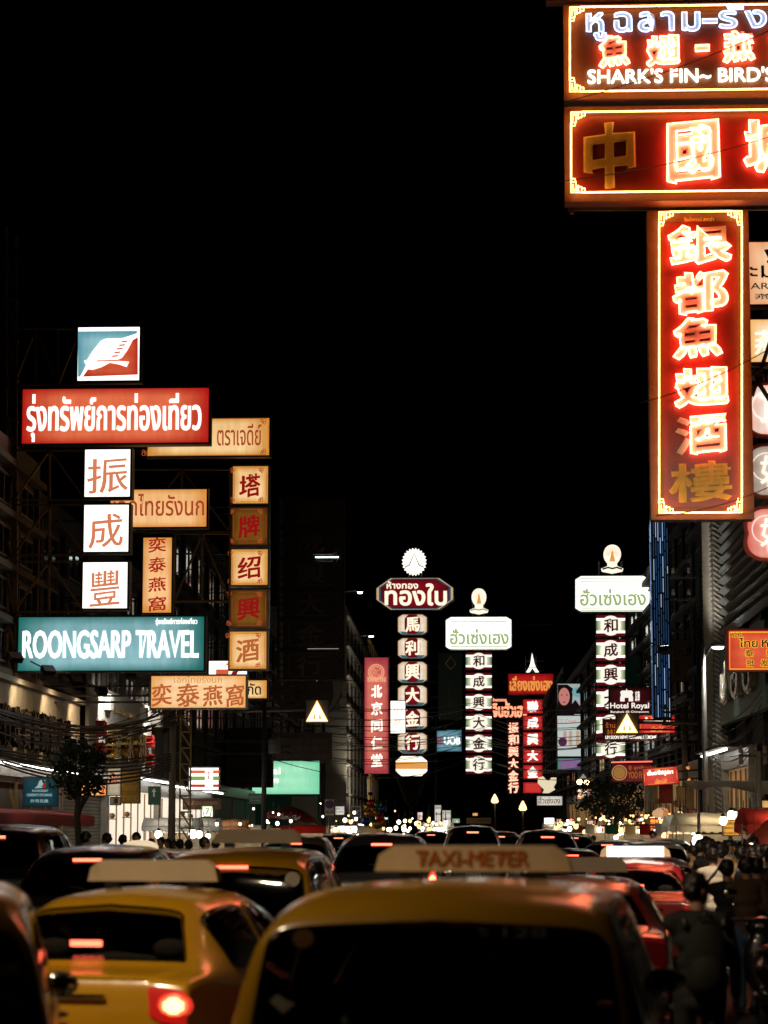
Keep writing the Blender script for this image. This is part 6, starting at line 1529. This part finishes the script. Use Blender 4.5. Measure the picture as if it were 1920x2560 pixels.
PK = 'light-clothed pedestrian in the dense crowd between the food stalls and the teal car'
for i in range(22):
    z = 38 + rnd.random() * 40; px = rnd.uniform(1725, 1925); crowd(PK, rnd.choice([man2, tan, wom, protoA]), px, z, 2073 + (1.9 - rnd.uniform(1.58, 1.78)) * F / z, rnd.choice([0, 0, .3, -.3, PI, PI, 1.4, -1.4]) + rnd.uniform(-.2, .2), rnd.choice([cl_tan, C('cream_cloth', (.5, .42, .32)), pat]), 'light-clothed crowd on the right')
FK = 'dark-clothed pedestrian among the far stalls beyond the queue of cars'
for i in range(14):
    z = 85 + rnd.random() * 40; px = rnd.uniform(1480, 1740); crowd(FK, rnd.choice([man2, wom, protoA]), px, z, 2073 + (1.9 - rnd.uniform(1.58, 1.78)) * F / z, rnd.uniform(-3, 3), rnd.choice([cl_black, cl_grey, cl_blue]), 'far pedestrians among the stalls')
for lb, src, px, z, yh, rz, sh in (('person in a white T-shirt looking down, behind the black SUV on the left', man2, 214, 45, 2078, -.5, cl_white), ('person in a dark shirt looking left, before the grey roller shutter', man2, 268, 50, 2082, 1.2, cl_black), ('person in pale clothes and a hat facing the street before the bright shop', protoA, 341, 54, 2080, PI, cl_white), ('person with dark hair just left of the person in the hat', wom, 307, 52, 2086, .4, cl_black), ('person in a cream top beside the slim lattice post', wom, 403, 58, 2092, PI - .4, C('cream_cloth', (.5, .42, .32))), ('person in black left of the person in the cream top', man2, 378, 52, 2096, .2, cl_black), ('person in a pink shirt standing behind the lattice post', protoA, 420, 64, 2096, 2.4, cl_pink), ('person in black at the left of a dark pair before the convenience shop', man2, 432, 52, 2100, -1., cl_black), ('person in dark grey at the right of a dark pair before the convenience shop', wom, 450, 50, 2098, 0.2, cl_grey), ('person with rounded dark hair looking at the stalls', wom, 472, 52, 2100, .6, cl_black), ('person in dark green turned to the right beside the 1160 taxi', man2, 510, 46, 2092, -1.2, cl_green), ('person in blue half hidden behind the 1160 taxi', protoA, 540, 56, 2098, 1., cl_blue)):
    crowd(lb, src, px, z, yh, rz, sh, GL)
# ================================================================ food stalls, bulbs, umbrellas, balloons
def hang_bulb(label, p, r, m, group, drop=.5):
    t = thing('hanging_bulb', label, 'light bulb', p, 0, group)
    mb = MB(); mb.ell((0, 0, 0), (r, r, r * 1.15), 12); mb.build('bulb', m, t)
    mb = MB(); mb.lathe((0, 0, r * .95), [(r * .5, 0), (r * .5, .07), (0, .09)], 8); mb.tube([(0, 0, r + .05), (0, 0, r + drop)], .01, 5); mb.build('cord', M_black, t)
    return t
def canvas(key, c):
    m = mat(key, c, .8); n = m.node_tree; b = n.nodes['Principled BSDF']; o = n.nodes['Material Output']
    tl = n.nodes.new('ShaderNodeBsdfTranslucent'); mx = n.nodes.new('ShaderNodeMixShader'); mx.inputs[0].default_value = .5
    tl.inputs[0].default_value = [min(1, x * 1.3) for x in c] + [1]
    n.links.new(b.outputs[0], mx.inputs[1]); n.links.new(tl.outputs[0], mx.inputs[2]); n.links.new(mx.outputs[0], o.inputs[0]); return m
cols = {'cream': canvas('cream_canvas', (.5, .42, .3)), 'white': canvas('white_canvas', (.6, .58, .54)), 'red': canvas('red_canvas', (.36, .03, .02)), 'green': canvas('green_canvas', (.03, .14, .08)), 'grey': canvas('grey_canvas', (.25, .25, .26)), 'brown': canvas('brown_canvas', (.2, .1, .05))}
M_steelbright = mat('stainless_steel', (.5, .5, .5), .25, metal=.9)
def stall(label, x, z, c, w=2.0, d=1.6, h=2.0, kind='tent', rz=0., lit=True, sign=None):
    t = thing('food_stall', label, 'stall', (x, z, .008), rz); rnd = random.Random(int(x * 31 + z * 7))
    mb = MB(); mb.bb((-w / 2, -d / 2, .72), (w / 2, -d / 2 + .7, .80)); mb.bb((-w / 2 + .04, -d / 2 + .05, .08), (w / 2 - .04, -d / 2 + .62, .72)); mb.build('counter', M_steelbright, t)
    for a in (-1, 1):
        for b in (-1, 1):
            mb = MB(); mb.tube([(a * (w / 2 - .04), b * (d / 2 - .04), 0), (a * (w / 2 - .04), b * (d / 2 - .04), h)], .022, 6); mb.build('post', M_steel, t)
    mb = MB()
    if kind == 'tent':
        n = 10
        for s in (1, -1):
            g = [[(-w / 2 - .1 + (w + .2) * i / n, s * (d / 2 + .15) * (1 - j / 3), h + .34 * (j / 3) ** .8 - .04 * math.sin(i * PI / n * 3) ** 2) for j in range(4)] for i in range(n + 1)]; mb.grid(g, flip=s > 0)
            mb.grid([[(-w / 2 - .1 + (w + .2) * i / 20, s * (d / 2 + .15), h), (-w / 2 - .1 + (w + .2) * i / 20, s * (d / 2 + .17), h - .16 - .05 * (i % 2))] for i in range(21)], smooth=False, flip=s > 0)
    else:
        mb.bb((-w / 2 - .1, -d / 2 - .2, h), (w / 2 + .1, d / 2 + .1, h + .06)); mb.bb((-w / 2 - .1, -d / 2 - .22, h - .3), (w / 2 + .1, -d / 2 - .2, h + .08))
    mb.build('canopy', cols[c], t)
    mb = MB()
    for i in range(5):
        xx = -w / 2 + .25 + i * (w - .5) / 4; mb.lathe((xx, -d / 2 + .32, .80), [(0, 0), (.12, 0), (.17, .12), (.16, .13), (.1, .03)], 12)
        for j in range(4): mb.ell((xx + rnd.uniform(-.07, .07), -d / 2 + .32 + rnd.uniform(-.06, .06), .92), (.06, .06, .05), 7, mi=1)
    mb.build('food_trays', [M_steelbright, mat('fried_food', (.4, .2, .06), .6, noise=.5, scale=20)], t)
    mb = MB(); mb.bb((-w / 2 + .1, d / 2 - .1, .9), (w / 2 - .1, d / 2 - .06, h - .25)); mb.build('back_board', mat('menu_board', (.45, .36, .25), .6, noise=.5, scale=5.), t)
    if sign:
        mb = MB(); mb.bb((-w * .35, -d / 2 - .26, h - .28), (w * .35, -d / 2 - .225, h + .06)); sg = mb.build('menu_sign', litface('stall_sign_' + sign[0], sign[0], sign[1], .9, 1.), t)
        mb = MB(); letters(mb, sign[2], (-w * .3, h - .22, w * .3, h), y=-d / 2 - .262, depth=.004, bold=.03); mb.build('sign_lettering', glow('red_film', 'b83020', .7, False), sg)
    if lit:
        mb = MB(); mb.tube([(-w * .4, -d / 2 + .3, h - .12), (w * .4, -d / 2 + .3, h - .12)], .03, 8); mb.build('strip_light', glow('stall_tube', (1., .86, .6), 30.), t)
    return t
def pxx(px, z): return P(px, 2073, z).x
SG = ('fff0d8', 'f0c890')
right = [('cream tented stall nearest the yellow placard', 1790, 64, 'cream', 'tent', None), ('white tented stall left of the yellow placard', 1755, 72, 'white', 'tent', None), ('flat-roofed stall with a glowing noodle sign beside the white tented one', 1712, 80, 'grey', 'flat', SG + ('ก๋วยเตี๋ยว',)), ('red flat-roofed stall under the askew cola box', 1668, 86, 'red', 'flat', ('ffe0b0', 'f09040', 'ข้าวมันไก่')), ('cream flat-roofed stall with a glowing sign under the red price board', 1628, 92, 'cream', 'flat', SG + ('เย็นตาโฟ',)), ('green flat-roofed stall under the bushy right hand tree', 1575, 99, 'green', 'flat', None), ('white flat-roofed stall with a pale sign, right of the tall price sheets', 1520, 110, 'white', 'flat', SG + ('ผลไม้',)), ('brown flat-roofed stall at the foot of the striped menu box post', 1462, 126, 'brown', 'flat', None), ('white tented stall farthest away in mid street', 1405, 140, 'white', 'tent', None), ('red tented stall at the right edge of the photo', 1985, 50, 'red', 'tent', None)]
for lb, px, z, c, k, sg in right: stall(lb, pxx(px, z), z, c, kind=k, sign=sg, rz=.0)
left = [('dark tented stall under the slim lattice post', 432, 92, 'grey', 'tent', None), ('grey canvas stall glowing before the convenience shop', 482, 96, 'grey', 'tent', None), ('brown tented stall before the dark green bank frontage', 560, 108, 'brown', 'tent', None), ('white flat-roofed stall with a long tube light before the bank', 620, 112, 'white', 'flat', None), ('red flat-roofed stall right of the dark utility pole', 760, 118, 'red', 'flat', None), ('white flat-roofed stall beside the no-parking plate', 858, 124, 'white', 'flat', SG + ('โจ๊ก',)), ('cream flat-roofed stall behind the balloon seller', 918, 140, 'cream', 'flat', None), ('white tented stall at the foot of the tall price sheets', 1090, 150, 'white', 'tent', None)]
for lb, px, z, c, k, sg in left: stall(lb, pxx(px, z), z, c, kind=k, sign=sg)
GB = 'bare bulbs over the right hand stalls'; GC = 'bare bulbs over the left hand stalls'
LBR = 'bare glowing bulb hanging over the food stalls on the right'; LBL = 'bare glowing bulb hanging over the food stalls on the left'
rnd = random.Random(5)
for px, py, z, r in ((1745, 2103, 62, .15), (1886, 2130, 50, .17), (1808, 2052, 62, .10), (1846, 2060, 60, .10), (1860, 2066, 60, .09), (1828, 2036, 62, .09), (1700, 2036, 84, .10), (1662, 2090, 84, .12), (1640, 2080, 88, .10), (1612, 2078, 92, .13), (1596, 2078, 96, .10), (1568, 2074, 100, .14), (1553, 2076, 100, .12), (1530, 2074, 104, .16), (1519, 2080, 108, .12), (1487, 2082, 116, .14), (1472, 2076, 118, .15), (1462, 2080, 120, .12), (1440, 2066, 124, .13), (1424, 2072, 128, .13), (1412, 2078, 130, .11), (1690, 2082, 82, .09), (1728, 2072, 76, .09), (1772, 2066, 70, .08), (1540, 2094, 104, .1), (1650, 2070, 90, .1), (1582, 2086, 98, .1), (1498, 2074, 112, .11), (1390, 2070, 134, .12)):
    warm = rnd.random() < .55; hang_bulb('bare ' + ('amber' if warm else 'white') + LBR[4:], pt(px, py, z - 5), r * .95, Y_bulb if warm else W_bulb, GB + (' amber' if warm else ' white'))
for px, py, z, r in ((396, 2086, 84, .15), (482, 2085, 94, .19), (498, 2086, 94, .16), (520, 2090, 96, .12), (556, 2086, 104, .14), (575, 2082, 106, .12), (542, 2060, 100, .08), (600, 2060, 108, .07), (634, 2022, 112, .06), (856, 2072, 122, .16), (872, 2074, 122, .2), (886, 2072, 122, .16), (906, 2066, 134, .14), (838, 2074, 124, .12), (975, 2074, 150, .16), (1008, 2068, 150, .14), (1044, 2058, 150, .2), (1090, 2076, 148, .24), (1104, 2070, 148, .22), (1074, 2074, 150, .18), (1112, 2078, 148, .16), (958, 2074, 152, .13), (990, 2070, 150, .15), (1020, 2078, 150, .1)):
    warm = rnd.random() < .15; hang_bulb('bare ' + ('amber' if warm else 'white') + LBL[4:], pt(px, py, z - 5), r * .8, Y_bulb if warm else W_bulb, GC + (' amber' if warm else ' white'))
for k, (px, py, z) in enumerate(((1832, 2034, 61), (1846, 2042, 61), (1822, 2048, 61), (1884, 2036, 57), (1856, 2060, 60))):
    t = thing('pendant_lamp', ('highest', 'second', 'left', 'rightmost', 'lowest')[k] + ' of the flat white pendant lamps over the stalls by the arrow board', 'pendant lamp', pt(px, py, z), 0, 'flat pendant lamps by the arrow board')
    mb = MB(); mb.lathe((0, 0, 0), [(0, 0), (.13, .0), (.12, .04), (0, .05)], 14); mb.build('disc', glow('pendant_disc', (1., .9, .76), 14.), t); mb = MB(); mb.lathe((0, 0, .045), [(.2, 0), (.05, .1), (0, .1)], 14); mb.tube([(0, 0, .14), (0, 0, .7)], .01, 5); mb.build('shade', M_steel, t)
# pale canopy that carries them
t = thing('canopy_roof', 'pale sheet canopy over the stalls by the arrow board', 'canopy', (pxx(1850, 61), 61, 2.2)); mb = MB(); mb.grid([[(-1.2 + 3 * i / 8, -1., .65 + .1 * math.sin(i)), (-1.2 + 3 * i / 8, 1.8, .95)] for i in range(9)]); mb.build('sheet', cols['white'], t)
for x in (-1.15, 1.75):
    mb = MB(); mb.tube([(x, -.95, -2.18), (x, -.95, .62)], .03, 6); mb.build('post', M_steel, t)
t = thing('pillar', 'white pillar between lit windows at the right edge', 'pillar', (pxx(1900, 62), 62.5, .13)); mb = MB(); mb.bb((-.12, -.1, 0), (.12, .1, 2.6)); mb.bb((-.16, -.14, 2.6), (.16, .14, 2.7)); mb.build('shaft', M_white, t); mb = MB(); mb.bb((.16, .02, .3), (.5, .06, 2.5)); mb.build('lit_panel', litface('lit_panel_warm', 'ffe2b0', 'd09a50', .9), t)
def umbrella(label, x, z, r, h, m, group=None):
    t = thing('market_umbrella', label, 'umbrella', (x, z, .132), .2, group); mb = MB(); n = 8; g = []
    for i in range(n * 4 + 1):
        a = 2 * PI * i / (n * 4); sag = .06 * abs(math.sin(a * n / 2)); g.append([(0, 0, h + .5), (r * .5 * math.cos(a), r * .5 * math.sin(a), h + .33 - sag * .5), (r * math.cos(a), r * math.sin(a), h - sag), (r * 1.0 * math.cos(a), r * 1.0 * math.sin(a), h - .16 - sag)])
    mb.grid(g); mb.build('canopy', m, t); mb = MB(); mb.tube([(0, 0, 0), (0, 0, h + .55)], .025, 8); mb.build('pole', M_steel, t)
    for i in range(8):
        a = 2 * PI * (i + .0) / 8; mb = MB(); mb.bar((0, 0, h + .1), (r * .95 * math.cos(a), r * .95 * math.sin(a), h + .02), .015); mb.build('rib', M_steel, t)
    return t
umbrella('red market umbrella at the right edge above the crowd', pxx(1965, 46), 46, .75, 1.62, mat('umbrella_red', (.3, .04, .02), .7))
u = umbrella('dark red Coca-Cola umbrella before the mint bank fascia', pxx(712, 112), 112, 1.3, 2.35, mat('umbrella_wine', (.13, .008, .008), .6)); u.rotation_euler[1] = .12
mb = MB(); letters(mb, 'Coca-Cola', (-.95, 2.18, .25, 2.42), y=-1.32, depth=.01, bold=.03, lean=.3); mb.build('lettering', mat('white_plastic', (.6, .6, .58), .5), u)
# balloon seller
rnd = random.Random(9); BC = [('golden', (.5, .28, .02)), ('red', (.45, .02, .02)), ('green', (.02, .2, .08)), ('blue', (.03, .08, .3)), ('orange', (.55, .16, .02))]
for i, (px, py, shp) in enumerate(((918, 2018, 'star'), (930, 2008, 'heart'), (945, 2012, 'round'), (955, 2022, 'heart'), (922, 2034, 'round'), (938, 2030, 'star'), (950, 2044, 'round'), (930, 2050, 'star'), (915, 2052, 'heart'), (958, 2056, 'star'), (942, 2060, 'heart'))):
    nm, c = BC[i % 5]; m = mat(nm + '_foil', c, .15, metal=.6, noise=.1)
    t = thing('foil_balloon', nm + ' ' + shp + '-shaped foil balloon in the bunch over the traffic', 'balloon', pt(px, py, 96), 0, 'foil balloons in a bunch'); mb = MB(); r = .17
    if shp == 'round': mb.ell((0, 0, 0), (r, r * .6, r), 16)
    else:
        n = 40; front = []
        for k in range(n):
            a = 2 * PI * k / n
            q = r * (1.15 if k % 8 == 0 else .62 + .4 * abs((k % 8) - 4) / 4 * .9) if shp == 'star' else r * (1.15 - .45 * abs(math.sin((a - PI / 2) / 2)) * 0 - .35 * max(0, math.cos(a - PI / 2)) ** 6)
            front.append((q * math.cos(a), q * math.sin(a)))
        vs = [(0, -.08, 0), (0, .08, 0)] + [(x * .6, -.06, z * .6) for x, z in front] + [(x, 0, z) for x, z in front] + [(x * .6, .06, z * .6) for x, z in front]; fs = []
        for k in range(n):
            j = (k + 1) % n; fs += [(0, 2 + k, 2 + j), (2 + k, 2 + n + k, 2 + n + j, 2 + j), (2 + n + k, 2 + 2 * n + k, 2 + 2 * n + j, 2 + n + j), (1, 2 + 2 * n + j, 2 + 2 * n + k)]
        mb.add(vs, fs, 0, True)
    mb.build('balloon', m, t); mb = MB(); mb.tube([(0, 0, -r), (0, 0, -1.1)], .006, 4); mb.build('string', M_white, t)
# onion-shaped lantern clusters and red banners over the right stalls
for k, (px, py, z, c) in enumerate(((1648, 2034, 80, 'peach'), (1663, 2036, 80, 'orange'), (1654, 2030, 81, 'pale'))):
    t = thing('paper_lantern', c + ' round paper lantern in the cluster over the red price board', 'lantern', pt(px, py, z), 0, 'paper lanterns over the price board'); mb = MB(); mb.ell((0, 0, 0), (.24, .24, .15), 16); mb.build('shade', glow('lantern_' + c, {'peach': 'e8b080', 'orange': 'd88048', 'pale': 'e0c0a0'}[c], .75), t); mb = MB(); mb.tube([(0, 0, .14), (0, 0, .5)], .01, 5); mb.build('cord', M_black, t)
board('red hanging banner with gold strokes above the left of the crowd', 1718, 2022, 1742, 2056, 74, mat('banner_red', (.38, .03, .025), .6), [('福', 1722, 2028, 1738, 2046)], M_goldp, name='banner', cat='banner')
board('red hanging banner behind the dark transformer pole', 1776, 2018, 1800, 2056, 77, mat('banner_red2', (.34, .025, .02), .6), [('16', 1780, 2030, 1790, 2042)], M_goldp, name='banner', cat='banner')
board('maroon round-topped board with a white ring above the crowd', 1754, 2056, 1806, 2086, 66, mat('maroon_cloth', (.2, .02, .03), .7), [('O', 1776, 2062, 1790, 2080)], mat('pale_ring', (.5, .45, .42), .5))
board('red and black stacked boards under the askew cola box', 1648, 1962, 1680, 2008, 82, mat('banner_red', (.38, .03, .025), .6))
board('plain cream box sign beside the pale utility pole', 1692, 1966, 1714, 2018, 81, mat('cream_board', (.45, .33, .18), .6))
board('red and black air vent board on the pillar right of the cream box sign', 1720, 1958, 1752, 2014, 84, mat('vent_grey', (.16, .13, .1), .6))
# low barrier and motor scooters at the far right
def scooter(label, x, z, rz, m):
    t = thing('motor_scooter', label, 'scooter', (x, z, .008), rz)
    for y in (-.6, .6):
        mb = MB(); prof = [(.14, -.05), (.24, -.05), (.26, 0), (.24, .05), (.14, .05)]; mb.lathe((0, 0, 0), prof, 20); mb.v = [(v[2], v[1] + y, v[0] + .26) for v in mb.v]; mb.build('wheel', M_tyre, t)
    mb = MB(); mb.ell((0, -.45, .62), (.17, .42, .16), 14); mb.ell((0, .05, .36), (.16, .4, .08), 12); mb.ell((0, .42, .66), (.2, .1, .32), 14); mb.ell((0, .48, .98), (.17, .14, .1), 12); child('fairing', fuse(mb, .02), m, t)
    mb = MB(); mb.ell((0, -.4, .80), (.15, .36, .06), 14); mb.build('saddle', M_black, t)
    mb = MB(); mb.tube([(-.34, .34, 1.06), (-.1, .42, 1.04), (.1, .42, 1.04), (.34, .34, 1.06)], .018, 7); mb.build('handlebar', M_black, t)
    mb = MB(); mb.ell((0, -.86, .68), (.1, .03, .05), 10); mb.build('tail_light', N_tail, t)
    for s in (-1, 1):
        mb = MB(); mb.tube([(s * .25, .36, 1.06), (s * .3, .36, 1.25)], .01, 5); mb.ell((s * .31, .36, 1.29), (.07, .015, .05), 10); mb.build('mirror', M_chrome, t)
    return t
scooter('black motor scooter at the right edge beside the person in the black jacket', 3.55, 22.5, -.05, PT_black)
scooter('dark motor scooter parked behind the pedestrians at the right edge', 5.0, 30.5, -.1, PT_grey)

# ---- more lights deep in the street
rnd = random.Random(77)
for k in range(48):
    px = rnd.uniform(1390, 1740); z = float(np.interp(px, [1405, 1520, 1628, 1712, 1790], [140, 110, 92, 80, 64])) - rnd.uniform(3, 8); warm = rnd.random() < .65
    hang_bulb('bare ' + ('amber' if warm else 'white') + LBR[4:], pt(px, 2073 + (1.9 - rnd.uniform(1.7, 2.3)) * F / z, z), rnd.uniform(.035, .10), Y_bulb if warm else W_bulb, GB + (' amber' if warm else ' white'))
for k in range(30):
    z = rnd.uniform(100, 118); px = rnd.uniform(840, 1130); warm = rnd.random() < .3
    hang_bulb('bare ' + ('amber' if warm else 'white') + LBL[4:], pt(px, 2073 + (1.9 - rnd.uniform(1.6, 2.3)) * F / z, z), rnd.uniform(.05, .10), Y_bulb if warm else W_bulb, GC + (' amber' if warm else ' white'))
for px, py, z, w_, h_, c0, c1, nm, tx, dk in ((1398, 2052, 140, 14, 10, 'fff2d0', 'e0a860', 'cream', 'ชา', 1), (1428, 2050, 132, 18, 9, 'e8583a', 'a02018', 'red', 'เป็ด', 0), (1478, 2056, 122, 22, 10, 'fff6e6', 'f0d0a0', 'ivory', 'ขนม', 1), (1506, 2040, 116, 12, 20, 'ffb060', 'c86a20', 'upright orange', 'ปู', 1), (1560, 2066, 98, 30, 10, 'fffaf0', 'ffe0b0', 'wide white', 'ทุเรียน', 1), (1597, 2050, 94, 16, 12, 'd8402c', '902018', 'scarlet', '魚', 0), (1672, 2050, 84, 20, 14, 'f0d8a8', 'c89050', 'tan', 'บะหมี่', 1), (1700, 2058, 80, 18, 10, 'e04a34', '981c14', 'crimson', '茶', 0), (1604, 2074, 92, 24, 9, 'f08a3c', 'c05a1c', 'amber', 'หอยทอด', 1), (866, 2052, 128, 20, 9, 'ffe8c0', 'e0b070', 'pale yellow', 'น้ำส้ม', 1), (900, 2062, 134, 16, 10, 'e8583b', 'a02018', 'coral', '粥', 0), (962, 2046, 150, 20, 7, '2f8fa0', '1a6070', 'teal', 'ซอย', 0), (1050, 2040, 152, 14, 20, 'fff6ec', 'e0d0c0', 'upright white', 'ปลา', 1), (1140, 2052, 150, 20, 12, 'a8d8b8', '609878', 'mint', 'ยา', 1), (1188, 2036, 170, 14, 8, 'ffd890', 'd09040', 'yellow', 'ไก่', 1)):
    board('small ' + nm + ' lit menu box lettered in ' + ('red' if dk else 'white') + ' among the far stalls', px - w_ / 2, py - h_ / 2, px + w_ / 2, py + h_ / 2, z, litface('menu_box_' + c0, c0, c1, .95, 1.), [(tx, px - w_ * .36, py - h_ * .32, px + w_ * .36, py + h_ * .32)], glow('red_film', 'b83020', .7, False) if dk else wl, bold=.03, name='menu_box', cat='menu board')
floodlamp('flood_lamp', 'flood lamp grazing up the pale tower block', (-1.2, 213, 5.), (-3.2, 226, 15), 1300, (1., .85, .62))
floodlamp('flood_lamp', 'flood lamp grazing up the far beige shophouse', (.4, 263, 5.), (-1.6, 276, 14), 2000, (1., .72, .4))

rnd = random.Random(91)
for k in range(40):
    px = rnd.uniform(1390, 1745); z = float(np.interp(px, [1405, 1520, 1628, 1712, 1790], [140, 110, 92, 80, 64])) - rnd.uniform(2, 9); warm = rnd.random() < .75
    hang_bulb('bare ' + ('amber' if warm else 'white') + LBR[4:], pt(px, 2073 + (1.9 - rnd.uniform(1.9, 2.45)) * F / z, z), rnd.uniform(.03, .085), Y_bulb if warm else W_bulb, GB + (' amber' if warm else ' white'))
for k in range(36):
    z = rnd.uniform(96, 118); px = rnd.uniform(600, 1130); warm = rnd.random() < .6
    hang_bulb('bare ' + ('amber' if warm else 'white') + LBL[4:], pt(px, 2073 + (1.9 - rnd.uniform(1.8, 2.7)) * F / z, z), rnd.uniform(.03, .085), Y_bulb if warm else W_bulb, GC + (' amber' if warm else ' white'))
